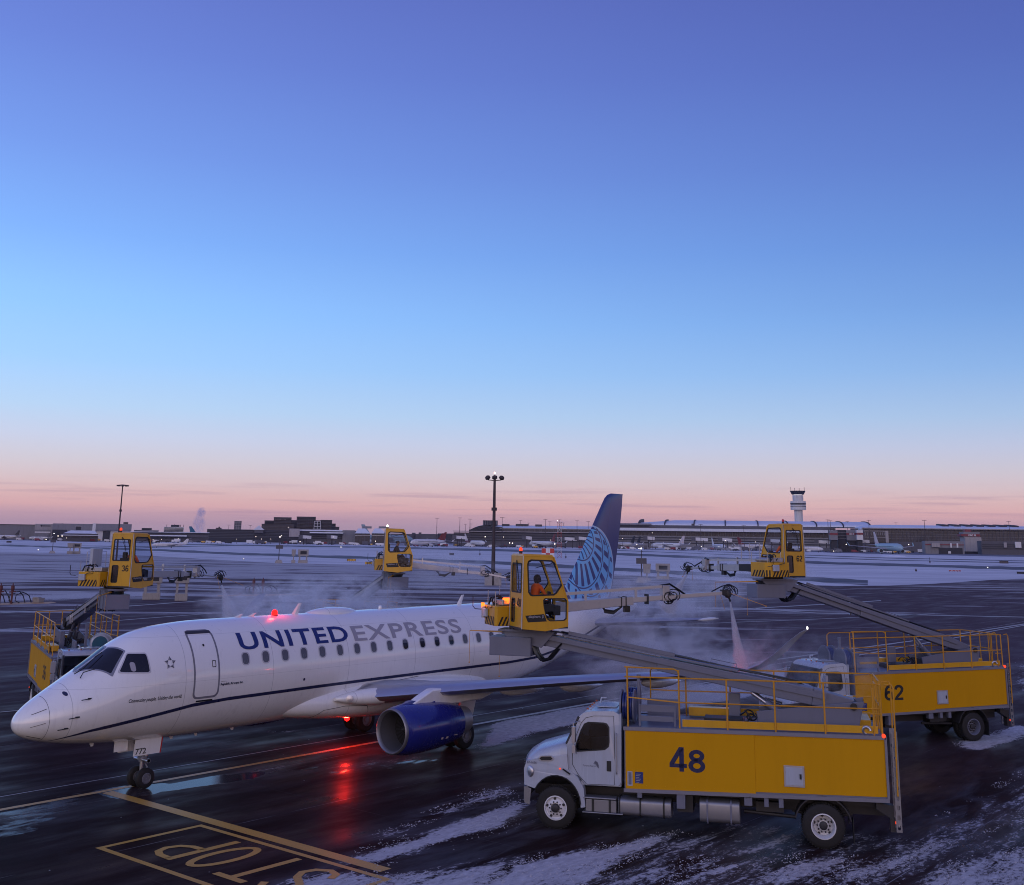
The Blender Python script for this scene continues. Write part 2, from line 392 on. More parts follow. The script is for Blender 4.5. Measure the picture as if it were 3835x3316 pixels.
# snow where noise beats 1-coverage
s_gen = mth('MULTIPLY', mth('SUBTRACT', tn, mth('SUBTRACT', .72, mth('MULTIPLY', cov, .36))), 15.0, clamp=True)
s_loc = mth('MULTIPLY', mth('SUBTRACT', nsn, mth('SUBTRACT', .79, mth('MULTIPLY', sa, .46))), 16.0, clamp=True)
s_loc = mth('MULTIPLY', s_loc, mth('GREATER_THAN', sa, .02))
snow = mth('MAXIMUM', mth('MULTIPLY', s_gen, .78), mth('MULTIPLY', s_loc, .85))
film = mth('MULTIPLY', mth('MAXIMUM', mth('MULTIPLY', mth('SUBTRACT', near_s, .42), 2.2, clamp=True), 0), mth('MAXIMUM', mth('MULTIPLY', sa, .55), .045))
# slab joints every 5 m along the centreline, with frost
jn = mth('ABSOLUTE', mth('SUBTRACT', mth('FRACT', mth('MULTIPLY_ADD', py_, .2, 10.14)), .5))
jl = mth('MULTIPLY', mth('SUBTRACT', jn, .4965), 400.0, clamp=True)
jx = mth('ABSOLUTE', mth('SUBTRACT', mth('FRACT', mth('MULTIPLY_ADD', px_, 1/7.5, 10.1)), .5))
jl2 = mth('MULTIPLY', mth('MULTIPLY', mth('SUBTRACT', jx, .4985), 800.0, clamp=True), .25)
jl = mth('MULTIPLY', mth('MAXIMUM', jl, jl2), mth('MULTIPLY_ADD', streak(px_, py_, .35, .35, 4), 3.2, -1.35, clamp=True))
asp_n = noisen(mapv(oc, (.22, .5, 1)), 1, 8, .6); asp_f = noisen(mapv(oc, (14, 14, 14)), 1, 4, .7)
asp = ramp(mth('ADD', mth('MULTIPLY', asp_n, .7), mth('MULTIPLY', asp_f, .3)), [(.3, (.011, .006, .006, 1)), (.5, (.024, .0125, .0125, 1)), (.7, (.048, .028, .028, 1))])
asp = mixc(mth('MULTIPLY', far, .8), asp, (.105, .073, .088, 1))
snc = ramp(noisen(mapv(oc, (3, 6, 3)), 1, 6, .65), [(.3, (.36, .345, .36, 1)), (.7, (.64, .62, .64, 1))])
c = mixc(film, asp, (.42, .44, .50, 1))
c = mixc(mth('MULTIPLY', jl, .8), c, (.42, .42, .46, 1))
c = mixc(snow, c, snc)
# loose grains of ice
vo = N.new('ShaderNodeTexVoronoi'); vo.inputs['Scale'].default_value = 1.1; Lk.new(oc, vo.inputs['Vector'])
gr = mth('MULTIPLY', mth('LESS_THAN', vo.outputs['Distance'], .035), mth('GREATER_THAN', near_f, .52))
c = mixc(mth('MULTIPLY', gr, .8), c, (.7, .72, .78, 1))
wn = noisen(mapv(oc, (.9, 2.4, 1)), 1, 5, .6)
wet = mth('MULTIPLY', mth('ADD', wa, mth('MULTIPLY_ADD', wn, .8, -.85)), 7.0, clamp=True)
damp = mth('MULTIPLY_ADD', noisen(mapv(oc, (.16, .5, 1)), 1, 5, .6), 4.0, -1.75, clamp=True)
dry_r = mth('MULTIPLY_ADD', far, .25, .50)
rgh = mth('MULTIPLY_ADD', damp, -.27, dry_r)
rgh = mth('MAXIMUM', mth('MULTIPLY', rgh, mth('SUBTRACT', 1, wet)), mth('MULTIPLY_ADD', mth('MULTIPLY_ADD', px_, .2, -.4, clamp=True), -.10, .20))
rgh = mth('MAXIMUM', rgh, mth('MULTIPLY', mth('MAXIMUM', snow, film), .75))
c = mixc(mth('MULTIPLY', wet, .6), c, (.045, .038, .044, 1))
hgt = mth('ADD', mth('MULTIPLY', snow, 1.2), mth('MULTIPLY', mth('MULTIPLY', asp_f, .35), mth('SUBTRACT', 1, wet)))
b = pbsdf(c, rgh, 0, Specular_IOR_Level=mth('ADD', mth('MULTIPLY', wet, .30), mth('MULTIPLY_ADD', damp, .08, .03)), IOR=mth('MULTIPLY_ADD', wet, .04, 1.19))
Lk.new(bumpn(hgt, .45, .012), b.inputs['Normal']); outp(b.outputs[0])
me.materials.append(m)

def sheetmat(name, c0, c1, sc, rough, st=None):
    m = newmat(name); oc = objc()
    n = noisen(mapv(oc, (sc, sc, sc)), 1, 7, .62, .5)
    u = dotv(oc, (.635, -.772, 0)); a = dotv(oc, (.772, .635, 0))
    n2 = noisen(comb(mth('MULTIPLY', u, sc*.25), mth('MULTIPLY', a, sc*1.6), 0), 1, 6, .6, .4)
    f = mth('ADD', mth('MULTIPLY', n, .35), mth('MULTIPLY', n2, .65))
    c = ramp(f, [(.36, c0+(1,)), (.62, c1+(1,))])
    if st: c = mixc(mth('MULTIPLY_ADD', n2, 12, -7.1, clamp=True), c, st+(1,))
    b = pbsdf(c, rough, 0, Specular_IOR_Level=.2); Lk.new(bumpn(f, .4, .05), b.inputs['Normal']); outp(b.outputs[0]); return m
m_snowf = sheetmat('snow field', (.46, .44, .47), (.70, .68, .70), .05, .8, (.22, .20, .22))
m_taxi = sheetmat('far asphalt', (.05, .04, .055), (.11, .095, .12), .04, .6, (.30, .28, .31))
m_road = sheetmat('ramp asphalt', (.10, .095, .12), (.17, .16, .19), .02, .7)
def sheet(name, pts, z, mat):
    mb = MB(); mb.add([gz(u, v, 0)+Vector((0, 0, z)) for u, v in pts], [tuple(range(len(pts)))])
    return struct(mb.build(name, mat, recalc=False))
def strip(name, pl, z, mat, jit=0):
    """a long narrow sheet along pixel-bearing polyline of (u, v, thickness)"""
    fine = []
    for (u0, v0, t0), (u1, v1, t1) in zip(pl, pl[1:]):
        k = max(1, int(abs(u1-u0)/40))
        for i in range(k): f = i/k; fine.append((u0+(u1-u0)*f, v0+(v1-v0)*f, t0+(t1-t0)*f))
    fine.append(pl[-1]); rr = random.Random(int(pl[0][1]))
    mb = MB(); vs = []
    for u, v, t in fine:
        vs.append(gz(u, v-t/2+rr.uniform(-1, 1)*jit)+Vector((0, 0, z))); vs.append(gz(u, v+t/2+rr.uniform(-1, 1)*jit)+Vector((0, 0, z)))
    mb.add(vs, [(2*i, 2*i+1, 2*i+3, 2*i+2) for i in range(len(fine)-1)])
    return struct(mb.build(name, mat, recalc=False))
near_edge = [(-300, 2066), (0, 2072), (300, 2075), (450, 2078), (620, 2086), (1000, 2108), (1200, 2114), (1430, 2118), (1700, 2124), (1950, 2134), (2300, 2152), (2600, 2168), (2800, 2186), (3000, 2192), (3150, 2196), (3320, 2194), (3500, 2187), (3700, 2174), (4200, 2150)]
sheet('snow_field', [(4200, 2076), (3835, 2073), (3000, 2062), (2300, 2044), (1430, 2031), (700, 2024), (-300, 2015)]+near_edge, .02, m_snowf)
strip('ramp', [(-300, 2013, 6), (0, 2019, 6), (700, 2023, 7), (1430, 2031, 8), (1900, 2040, 10), (2300, 2045, 11), (2900, 2058, 13), (3335, 2070, 13), (3835, 2081, 13), (4200, 2090, 14)], .05, m_road, .8)
strip('taxiway', [(-300, 2040, 5), (0, 2043, 5), (400, 2055, 6), (600, 2062, 7), (980, 2078, 9), (1430, 2092, 9), (1900, 2111, 12), (2300, 2133, 12), (2700, 2155, 15), (3000, 2168, 16), (3250, 2184, 20)], .06, m_taxi, 1.2)
strip('taxiway', [(560, 2037, 3), (960, 2044, 4), (1430, 2051, 5), (1740, 2059, 8), (2150, 2068, 9), (2400, 2080, 8), (2900, 2100, 8), (3100, 2110, 9), (3400, 2118, 9), (3835, 2130, 11), (4200, 2139, 12)], .06, m_taxi, 1.0)
strip('taxiway', [(-300, 2018, 1.5), (0, 2022, 2), (420, 2031, 2.5), (700, 2036, 2.5)], .07, m_taxi, .5)
strip('taxiway', [(300, 2045, 1.2), (560, 2050, 3.5), (980, 2042, 2.0)], .07, m_taxi, .4)
for dv, u0 in ((0, 1800), (9, 2100)):
    strip('service_road', [(u0, 2043+dv*.8+(u0-1800)*.02, 1.5), (2310, 2053+dv, 1.8), (2900, 2076+dv, 2.2), (3335, 2091+dv*.9, 2.4), (3835, 2102+dv*.8, 2.4), (4200, 2110+dv*.8, 2.4)], .07, m_taxi, .3)
strip('taxiway', [(1000, 2037, 1.2), (1430, 2041, 1.6), (1900, 2049, 1.8), (2120, 2057, 1.8)], .07, m_taxi, .5)

# crumbs of frozen slush lying on the pavement
rq = random.Random(5); mb = MB(); cnt = 0
while cnt < 5500:
    x, y = rq.uniform(1, 30), rq.uniform(-24, -2)
    if math.hypot(x-CAMP.x, y-CAMP.y) > 52: continue
    a = 0
    for P, soft, k in SNOW[:13]:
        if min(p[0] for p in P)-1 < x < max(p[0] for p in P)+1 and min(p[1] for p in P)-1 < y < max(p[1] for p in P)+1: a = max(a, k*max(0, min(1, .5+poly_sd(x, y, P)/(2*soft))))
    nz = mnoise.noise((x*.5, y*1.6, 0))+.5*mnoise.noise((x*3, y*6, 3))
    if a < .35 and rq.random() > .006: continue
    if a*.9+nz*.9 < rq.uniform(.45, .9): continue
    r = rq.uniform(.007, .021)*(1.8 if rq.random() < .06 else 1); ph = rq.uniform(0, 6); n = 5
    base = [(x+r*rq.uniform(.7, 1.3)*math.cos(ph+2*math.pi*i/n)*1.3, y+r*rq.uniform(.7, 1.2)*math.sin(ph+2*math.pi*i/n), 0) for i in range(n)]
    mb.add(base+[(x+rq.uniform(-.3, .3)*r, y+rq.uniform(-.3, .3)*r, r*rq.uniform(.5, .9))], [(i, (i+1) % n, n) for i in range(n)]); cnt += 1
sc_ = mb.build('slush_crumbs', M_('slush crumbs', (.42, .41, .44), .8, 0, .2, 3, .2, bump=0), recalc=False); tag(sc_, 'crumbs of frozen slush scattered over the near pavement', 'slush', kind='stuff')

# painted markings: yellow centreline, stop bar, boxed word
m_yel = newmat('worn yellow paint'); oc = objc()
wr = noisen(mapv(oc, (1.5, 5, 1)), 1, 8, .7); fine_ = noisen(mapv(oc, (25, 25, 25)), 1, 3, .7)
c = mixc(mth('MULTIPLY_ADD', fine_, 3.5, -1.6, clamp=True), (.50, .26, .015, 1), (.34, .18, .015, 1))
frost = mth('MULTIPLY_ADD', wr, 5.0, -3.2, clamp=True)
c = mixc(frost, c, (.30, .27, .30, 1)); c = mixc(mth('MULTIPLY', mth('MULTIPLY_ADD', fine_, 8, -5.0, clamp=True), .8), c, (.05, .04, .045, 1))
outp(pbsdf(c, .42, 0).outputs[0])
m_whi = newmat('worn pale paint'); oc = objc()
fine_ = noisen(mapv(oc, (2, 12, 1)), 1, 6, .7)
c = mixc(mth('MULTIPLY_ADD', fine_, 3.0, -1.2, clamp=True), (.40, .36, .34, 1), (.24, .21, .21, 1)); outp(pbsdf(c, .5, 0).outputs[0])
def quads(name, rects, z, mat, st=.6):
    mb = MB()
    for x0, x1, y0, y1 in rects: mb.add([(x0, y0, z), (x1, y0, z), (x1, y1, z), (x0, y1, z)], [(0, 1, 2, 3)])
    return struct(mb.build(name, mat, recalc=False))
quads('centreline_marking', [(-30, 14.5, .20, .42)], .004, m_yel)
quads('centreline_marking', [(14.5, 160, .18, .42)], .004, m_whi)
quads('edge_line_marking', [(-30, 160, 1.78, 1.84)], .004, m_whi)
quads('stop_bar_marking', [(3.03, 3.40, -11.6, .12)], .004, m_yel)
quads('box_line_marking', [(2.68, 2.84, -12.2, -5.05), (-.22, -.06, -12.2, -5.05), (-.06, 2.68, -5.21, -5.05), (-.06, 2.68, -12.2, -12.05)], .004, m_yel)
for yy, x0, x1 in ((28.6, 60, 220), (27.0, 100, 260), (1.2, 60, 180)):
    pass
# STOP, read from the aircraft side: text runs along +Y, letter tops towards -X
def stroke_quad(mb, pts, w, z=.008, closed=False):
    n = len(pts); L = []
    for i in range(n):
        p = Vector(pts[i]); a = Vector(pts[(i-1) % n] if (closed or i > 0) else pts[i]); b_ = Vector(pts[(i+1) % n] if (closed or i < n-1) else pts[i])
        d = (b_-a).normalized(); q = Vector((-d.y, d.x))*w/2; L.append((p+q, p-q))
    vs = []
    for p, q in L: vs += [(p.x, p.y, z), (q.x, q.y, z)]
    m_ = n if closed else n-1
    mb.add(vs, [(2*i, 2*i+1, (2*i+3) % (2*n), (2*i+2) % (2*n)) for i in range(m_)])
mb = MB()
def LT(a, b_): return (2.44-b_, a)     # a across (world y), b up the letter
stroke_quad(mb, [LT(-7.16, 0), LT(-7.16, 2.07)], .22)
stroke_quad(mb, [LT(-7.1, 1.97), LT(-6.7, 1.95), LT(-6.42, 1.8), LT(-6.3, 1.5), LT(-6.42, 1.18), LT(-6.7, 1.02), LT(-7.1, 1.0)], .19)
stroke_quad(mb, [LT(-7.98+.40*math.cos(t*math.pi/14), 1.03+.93*math.sin(t*math.pi/14)) for t in range(28)], .19, closed=True)
stroke_quad(mb, [LT(-9.95, 1.95), LT(-8.9, 1.95)], .20); stroke_quad(mb, [LT(-9.43, -.05), LT(-9.43, 1.85)], .20)
stroke_quad(mb, [LT(-10.25, 1.62), LT(-10.4, 1.85), LT(-10.7, 1.93), LT(-11.0, 1.82), LT(-11.1, 1.5), LT(-10.95, 1.22), LT(-10.5, .92), LT(-10.3, .6), LT(-10.4, .28), LT(-10.7, .1), LT(-11.0, .2), LT(-11.15, .5)], .19)
struct(mb.build('stop_word_marking', m_yel, recalc=False))
# ---------------------------------------------------------------- shared paints
m_white = None
def fus_paint():
    m = newmat('gloss white aircraft paint'); oc = objc()
    n1 = noisen(mapv(oc, (.5, .5, .5)), 1, 5, .6)
    run = noisen(mapv(oc, (5.5, 5.5, .35)), 1, 6, .7, .3)
    c = mixc(mth('MULTIPLY_ADD', n1, .5, -.1, clamp=True), (.82, .82, .81, 1), (.72, .72, .72, 1))
    zc = dotv(oc, (0, 0, 1))
    low = mth('MULTIPLY_ADD', zc, -.55, 2.3, clamp=True)
    c = mixc(mth('MULTIPLY', mth('MULTIPLY_ADD', run, 5.5, -2.9, clamp=True), mth('MULTIPLY', low, .22)), c, (.42, .40, .40, 1))
    c = mixc(mth('MULTIPLY', mth('MULTIPLY_ADD', run, -5.0, 1.9, clamp=True), mth('MULTIPLY', low, .75)), c, (.93, .93, .93, 1))
    zl_ = mth('MINIMUM', mth('ABSOLUTE', mth('SUBTRACT', zc, 4.42)), mth('ABSOLUTE', mth('SUBTRACT', zc, 3.12)))
    c = mixc(mth('MULTIPLY', mth('LESS_THAN', zl_, .006), .28), c, (.3, .3, .32, 1))
    # skin joints: fine lines round the barrel
    xx = dotv(oc, (1, 0, 0))
    jj = mth('ABSOLUTE', mth('SUBTRACT', mth('FRACT', mth('MULTIPLY_ADD', xx, 1/3.3, .62)), .5))
    c = mixc(mth('MULTIPLY', mth('GREATER_THAN', jj, .4970), .5), c, (.3, .3, .32, 1))
    b = pbsdf(c, mth('MULTIPLY_ADD', run, .2, .2), 0, Coat_Weight=1.0, Coat_Roughness=.05, Coat_IOR=1.6)
    Lk.new(bumpn(n1, .05, .02), b.inputs['Normal']); outp(b.outputs[0]); return m
m_white = fus_paint()
m_navy = M_('navy paint', (.018, .022, .075), .3, 0, .1, 2, .15)
m_lgrey = M_('pale grey lettering', (.34, .33, .37), .35, 0, .1, 2, .15)
m_bluen = M_('engine blue paint', (.016, .022, .20), .25, 0, .15, 1.5, .2, coat=.8)
m_alu = M_('polished metal', (.50, .50, .55), .34, .85, .08, .8, .08, bump=0, drip=False)
m_tank = M_('dull aluminium tank', (.26, .26, .29), .48, .75, .1, .8, .2, drip=False, bump=0)
m_steel = M_('bare steel', (.42, .41, .44), .42, .7, .12, 1.5, .15, drip=False, bump=0)
m_gpaint = M_('grey machine paint', (.145, .155, .22), .42, .1, .12, .8, .18)
m_dkgrey = M_('dark grey metal', (.028, .027, .032), .55, .2, .3, 4, .3)
m_black = M_('black rubber', (.012, .012, .013), .65, 0, .3, 6, .25, (.10, .09, .09, 1))
m_hose = M_('black hose', (.010, .010, .012), .35, 0, .2, 8, .1)
m_yel_p = M_('yellow machine paint', (.60, .31, .004), .36, 0, .16, 1.2, .28, (.20, .11, .02, 1), coat=.3)
m_yel_box = M_('yellow body panel', (.56, .27, .001), .6, 0, .10, .7, .14, (.22, .10, .004, 1), spec=.15)
m_rail = M_('yellow rail paint', (.60, .28, .012), .42, 0, .2, 6, .3)
m_trw = M_('white truck paint', (.38, .42, .51), .28, 0, .12, 1.4, .3, (.25, .22, .2, 1), coat=.5)
m_glassd = M_('dark cockpit glass', (.012, .012, .018), .06, 0, .3, 1.5, .1, bump=.02)
m_glass = MG('clear cab glass'); m_glasst = MG('truck window glass', (.22, .24, .27), .8)
m_tyre = M_('tyre rubber', (.010, .009, .010), .75, 0, .3, 4, .25, (.035, .03, .03, 1), drip=False)
m_rim = M_('white wheel rim', (.60, .60, .64), .4, 0, .08, 1.5, .12, (.25, .22, .2, 1), drip=False, bump=0)
m_red = M_('red paint', (.5, .02, .015), .4, 0, .2, 3, .2)
m_orange = M_('orange high visibility cloth', (.95, .14, .015), .8, 0, .2, 9, .1)
m_skin = M_('skin', (.32, .16, .11), .5, 0, .1, 6, 0)
m_cloth = M_('dark cloth', (.02, .02, .03), .8, 0, .3, 8, .1)
m_seat = M_('black seat cloth', (.015, .015, .017), .85, 0, .2, 6, .1)
m_conc = M_('concrete', (.33, .31, .30), .8, 0, .3, 3, .4)
m_redlamp = ME('red lamp glow', (1, .004, .004), 9)
m_redlow = ME('small red lamp glow', (1, .07, .03), 1.4)
m_warm = ME('warm lamp glow', (1, .75, .5), 8)
m_whl = ME('white lamp glow', (1, .93, .88), 14)
m_orl = ME('orange beacon glow', (1, .16, .02), 3.0)
def lamp_light(name, loc, col, pw, rad, parent):
    l = bpy.data.lights.new(name, 'POINT'); l.energy = pw; l.color = col; l.shadow_soft_size = rad
    o = bpy.data.objects.new(name, l); COL.objects.link(o); o.location = loc; o.parent = parent; return o
# ---------------------------------------------------------------- passenger jet (nose at x=0, tail towards +x, port side -y)
FT=[(0,2.24,2.28,.02),(.06,2.08,2.44,.2),(.2,1.95,2.6,.37),(.5,1.81,2.82,.6),(.9,1.7,3.06,.8),(1.4,1.6,3.34,1.0),(1.9,1.53,3.63,1.14),(2.4,1.48,3.94,1.25),(2.9,1.44,4.27,1.33),(3.4,1.41,4.51,1.4),(4.0,1.38,4.66,1.45),(4.8,1.36,4.75,1.49),(5.6,1.35,4.8,1.505),(8,1.36,4.82,1.505),(12,1.44,4.83,1.505),(16,1.49,4.84,1.505),(20,1.49,4.85,1.505),(21.5,1.58,4.85,1.48),(23,1.83,4.85,1.4),(25,2.32,4.85,1.2),(27,2.88,4.82,.93),(29,3.45,4.77,.6),(30.5,3.87,4.7,.34),(31.3,4.1,4.6,.2)]
def fs_(x):
    T = FT
    for i in range(len(T)-1):
        if x <= T[i+1][0]:
            a, b = T[i], T[i+1]; h = b[0]-a[0]; t = (x-a[0])/h; p = T[max(i-1, 0)]; q = T[min(i+2, len(T)-1)]; o = []
            for k in (1, 2, 3):
                m0 = (b[k]-a[k])/h*2 if i == 0 else (b[k]-p[k])/(b[0]-p[0]); m1 = (q[k]-a[k])/(q[0]-a[0])
                o.append((2*t**3-3*t*t+1)*a[k]+(t**3-2*t*t+t)*h*m0+(-2*t**3+3*t*t)*b[k]+(t**3-t*t)*h*m1)
            return tuple(o)
    return T[-1][1:]
def P_(x, z, off=0.0, s=-1):      # point on the skin at station x, height z
    zb, zt, w = fs_(x); c = (zb+zt)/2; h = (zt-zb)/2; k = max(-1, min(1, (z-c)/h)); th = math.asin(k)
    return (x, s*(w+off)*math.cos(th), c+(h+off)*math.sin(th))
def PT_(x, y, off=0.0):
    zb, zt, w = fs_(x); c = (zb+zt)/2; h = (zt-zb)/2; k = max(-1, min(1, y/w)); return (x, y*(1+off/w), c+(h+off)*math.sqrt(1-k*k))
jet = thing('passenger_jet', 'white twin engine airliner with UNITED EXPRESS titles and blue globe tail being sprayed', 'airliner')
mb = MB(); xs = [0, .02, .06, .12]+[.2+.12*i for i in range(42)]+[5.5+.5*i for i in range(52)]
xs = [x for x in xs if x < 31.3]+[31.3]; rings = []
for x in xs:
    zb, zt, w = fs_(x)
    rings.append([(x, w*math.cos(2*math.pi*k/56), (zb+zt)/2+(zt-zb)/2*math.sin(2*math.pi*k/56)) for k in range(56)])
mb.loft(rings); mb.lathe([(0, .19), (.25, .15), (.3, .02)], (31.3, 0, 4.35), (1, 0, .1), 14)
mb.build('fuselage', m_white, jet, smooth=50)
# wing-body fairing
mb = MB(); rings = []
for i in range(33):
    t = i/32; x = 7.6+12.9*t; s = math.sin(math.pi*t)**.9 if 0 < t < 1 else 0
    s = s**.6; zb = 1.95-.80*s; w = 1.86*s; zt = 1.95+.66*s
    zc = (zb+zt)/2; ring = []
    for k in range(32):
        a = 2*math.pi*k/32; cx, cz = math.cos(a), math.sin(a)
        ring.append((x, w*math.copysign(abs(cx)**.7, cx)*(.995), zc+(zt-zb)/2*math.copysign(abs(cz)**.85, cz)))
    rings.append(ring)
mb.loft(rings[1:-1]); bf = mb.build('belly_fairing', m_white, jet, smooth=50)
def fpt(x, z, off=.006, s=-1):
    t = (x-7.6)/12.9; q = math.sin(math.pi*t)**.9; q = q**.6; zb = 1.95-.80*q; w = 1.86*q; zt = 1.95+.66*q; zc = (zb+zt)/2; cz = max(-1, min(1, (z-zc)/((zt-zb)/2)))
    sn_ = math.copysign(abs(cz)**(1/.85), cz); co = math.sqrt(max(0, 1-sn_*sn_)); return (x, s*(w*.995*co**.7+off), z)
mb = MB()
for L in ([(9.9, 1.42), (10.2, 1.72), (11.0, 1.80), (11.9, 1.74), (12.1, 1.45)], [(12.6, 2.30), (13.6, 2.42), (15.0, 2.46), (17.0, 2.44), (18.6, 2.30)]):
    pts = []
    for (a, b), (c_, d) in zip(L, L[1:]): pts += [fpt(a+(c_-a)*i/5, b+(d-b)*i/5, .003) for i in range(5)]
    mb.tube(pts, .008, 4)
mb.build('panel_gap', m_dkgrey, bf)
def patch(mb, outline, fn, n=4, dm=.12):
    outline = dens(outline, dm)
    cx = sum(p[0] for p in outline)/len(outline); cy = sum(p[1] for p in outline)/len(outline)
    rs = [[fn(cx+(a-cx)*k/n, cy+(b-cy)*k/n) for a, b in outline] for k in range(n, 0, -1)]
    mb.loft(rs, cap=False); o = len(mb.v); mb.add([fn(cx, cy)], []); L = len(outline); base = o-L
    for k in range(L): mb.f.append([base+k, base+(k+1) % L, o]); mb.mi.append(mb.m)
def band(mb, o1, o2, fn, k=8):
    o1, o2 = [[(a+(c-a)*i/k, b+(d-b)*i/k) for (a, b), (c, d) in zip(o, o[1:]+o[:1]) for i in range(k)] for o in (o1, o2)]
    mb.loft([[fn(a, b) for a, b in o1], [fn(a, b) for a, b in o2]], cap=False)
# cabin windows
m_wfr = M_('window surround', (.50, .50, .53), .35, 0, .1, 4, .2)
m_shade = M_('closed window shade', (.115, .11, .12), .25, 0, .2, 4, .2, coat=.5)
m_pane = M_('dark window pane', (.02, .02, .028), .1, 0, .3, 3, .1)
wxs = [6.77+.8*i for i in range(9)]+[13.97+.8*i+(.117 if i else 0) for i in range(12)]
wxs = [6.76+.8003*i for i in range(10)]+[6.76+.8003*(9+i)+.116*0+.0 for i in range(1, 1)]
wxs += [14.86+.8*i for i in range(11)]
dark = {9, 10, 11, 12}; half = {2: .45, 4: .6, 6: .75, 7: .7, 12: .5, 13: .7}
def add_window(x, i, s):
    o = rrect(x-.165, x+.165, 3.645-.20, 3.645+.20, .13, 5); q = rrect(x-.125, x+.125, 3.645-.165, 3.645+.165, .10, 5)
    mb = MB(); band(mb, o, q, lambda a, b: P_(a, b, .006, s)); w = mb.build('cabin_window', m_wfr, jet, smooth=60)
    mb = MB(); patch(mb, q, lambda a, b: P_(a, b, .003, s), 2)
    if i in dark: pm = m_pane
    else: pm = m_shade
    p = mb.build('pane', pm, w, smooth=60)
    if i in half or i in dark:
        zs = 3.645+.165-.33*half.get(i, .35); mb = MB(); q2 = [(a, max(b, zs)) for a, b in q]
        patch(mb, q2, lambda a, b: P_(a, b, .005, s), 2); mb.build('shade', m_shade, w, smooth=60)
for i, x in enumerate(wxs): add_window(x, i, -1)
for i, x in enumerate(wxs): add_window(x, i+20, 1)
# cockpit glazing
def quadmap(q, fn):
    def g(s, t):
        a = (q[0][0]*(1-s)*(1-t)+q[1][0]*s*(1-t)+q[2][0]*s*t+q[3][0]*(1-s)*t); b = (q[0][1]*(1-s)*(1-t)+q[1][1]*s*(1-t)+q[2][1]*s*t+q[3][1]*(1-s)*t)
        return fn(a, b)
    return g
m_wsf = M_('windshield frame grey', (.22, .23, .28), .4, .1, .1, 4, .2)
for s in (-1, 1):
    qf = [(1.76, s*.07), (2.34, s*.93), (2.86, s*.66), (2.66, s*.06)]
    g = quadmap(qf, lambda a, b: PT_(a, b, .010)); g2 = quadmap(qf, lambda a, b: PT_(a, b, .006))
    o = rrect(-.06, 1.07, -.06, 1.07, .04, 2); q = rrect(0, 1, 0, 1, .05, 2)
    mb = MB(); band(mb, o, q, g2); w = mb.build('windshield', m_wsf, jet, smooth=60)
    mb = MB(); patch(mb, q, g2, 8); mb.build('pane', m_glassd, w, smooth=60)
    qs = [(2.55, 3.53), (3.38, 3.49), (3.37, 3.99), (2.90, 4.0)]
    g2 = quadmap(qs, lambda a, b: P_(a, b, .006, s)); o = rrect(-.05, 1.05, -.07, 1.07, .12, 4); q = rrect(0, 1, 0, 1, .1, 4)
    mb = MB(); band(mb, o, q, g2); w = mb.build('side_window', m_wfr, jet, smooth=60)
    mb = MB(); patch(mb, q, g2, 8); mb.build('pane', m_glassd, w, smooth=60)
    if s < 0:
        mb = MB(); patch(mb, rrect(2.86, 3.0, 3.53, 3.78, .06, 4), lambda a, b: P_(a, b, .009, s), 2); mb.build('sun_visor', m_lgrey, w, smooth=60)
mb = MB(); mb.tube([(1.55, -.30, 3.50), (1.75, -.33, 3.60), (2.25, -.20, 3.93), (2.45, -.16, 4.03)], .016); mb.tube([(1.62, -.52, 3.40), (1.72, -.5, 3.55), (2.0, -.62, 3.63)], .014)
mb.build('wiper', m_black, jet)
# doors
def door(x0, x1, z0, z1, s, handle=True):
    o = rrect(x0-.01, x1+.01, z0-.01, z1+.01, .17, 5); q = rrect(x0+.05, x1-.05, z0+.05, z1-.05, .13, 5)
    mb = MB(); patch(mb, q, lambda a, b: P_(a, b, .004, s), 8); mb.m = 1; band(mb, o, q, lambda a, b: P_(a, b, .007, s))
    q3 = rrect(x0+.02, x1-.02, z1-.10, z1-.02, .035, 3); mb.m = 2; patch(mb, q3, lambda a, b: P_(a, b, .010, s), 2)
    d = mb.build('door', [m_white, M_('door seal grey', (.20, .20, .24), .5), M_('dark seal', (.035, .035, .045), .5)], jet, smooth=60)
    if handle:
        mb = MB(); hx = x1-.20; band(mb, rrect(hx-.07, hx+.07, 3.48, 3.68, .03, 3), rrect(hx-.05, hx+.05, 3.5, 3.66, .02, 3), lambda a, b: P_(a, b, .012, s))
        mb.build('handle', m_black, d)
        mb = MB(); patch(mb, rrect(x0+.42, x0+.49, 4.09, 4.16, .03, 3), lambda a, b: P_(a, b, .012, s), 1); mb.build('peephole', m_black, d)
    return d
door(4.83, 5.75, 2.60, 4.55, -1); door(4.83, 5.6, 3.0, 4.5, 1)
mb = MB(); patch(mb, [(4.98, 2.50), (5.58, 2.50), (5.58, 2.55), (4.98, 2.55)], lambda a, b: P_(a, b, .014, -1), 1); mb.build('door_sill', m_black, jet)
# cheat line, navy band with white keyline effect of the paint
mb = MB(); pts = []
def zst(x):
    K = [(.75, 1.72), (1.3, 1.87), (1.83, 1.99), (3.2, 2.18), (4.9, 2.42), (6.2, 2.49), (8, 2.51), (9.6, 2.53), (12.7, 2.55), (16.3, 2.56), (20, 2.57), (22, 2.64), (24, 2.9), (26, 3.32), (28, 3.8), (30, 4.2)]
    for (a, b), (c_, d) in zip(K, K[1:]):
        if x <= c_: t = (x-a)/(c_-a); return b+(d-b)*t
    return K[-1][1]
for s in (-1, 1):
    vs = []; nseg = 160
    for i in range(nseg+1):
        x = .75+29.0*i/nseg; w_ = .05*min(1, max(.15, (x-.7)/1.5)); z = zst(x); off = .006
        off = .006
        vs += [P_(x, z-w_, off, s), P_(x, z+w_, off, s)]
    mb.add(vs, [(2*i, 2*i+1, 2*i+3, 2*i+2) for i in range(nseg)])
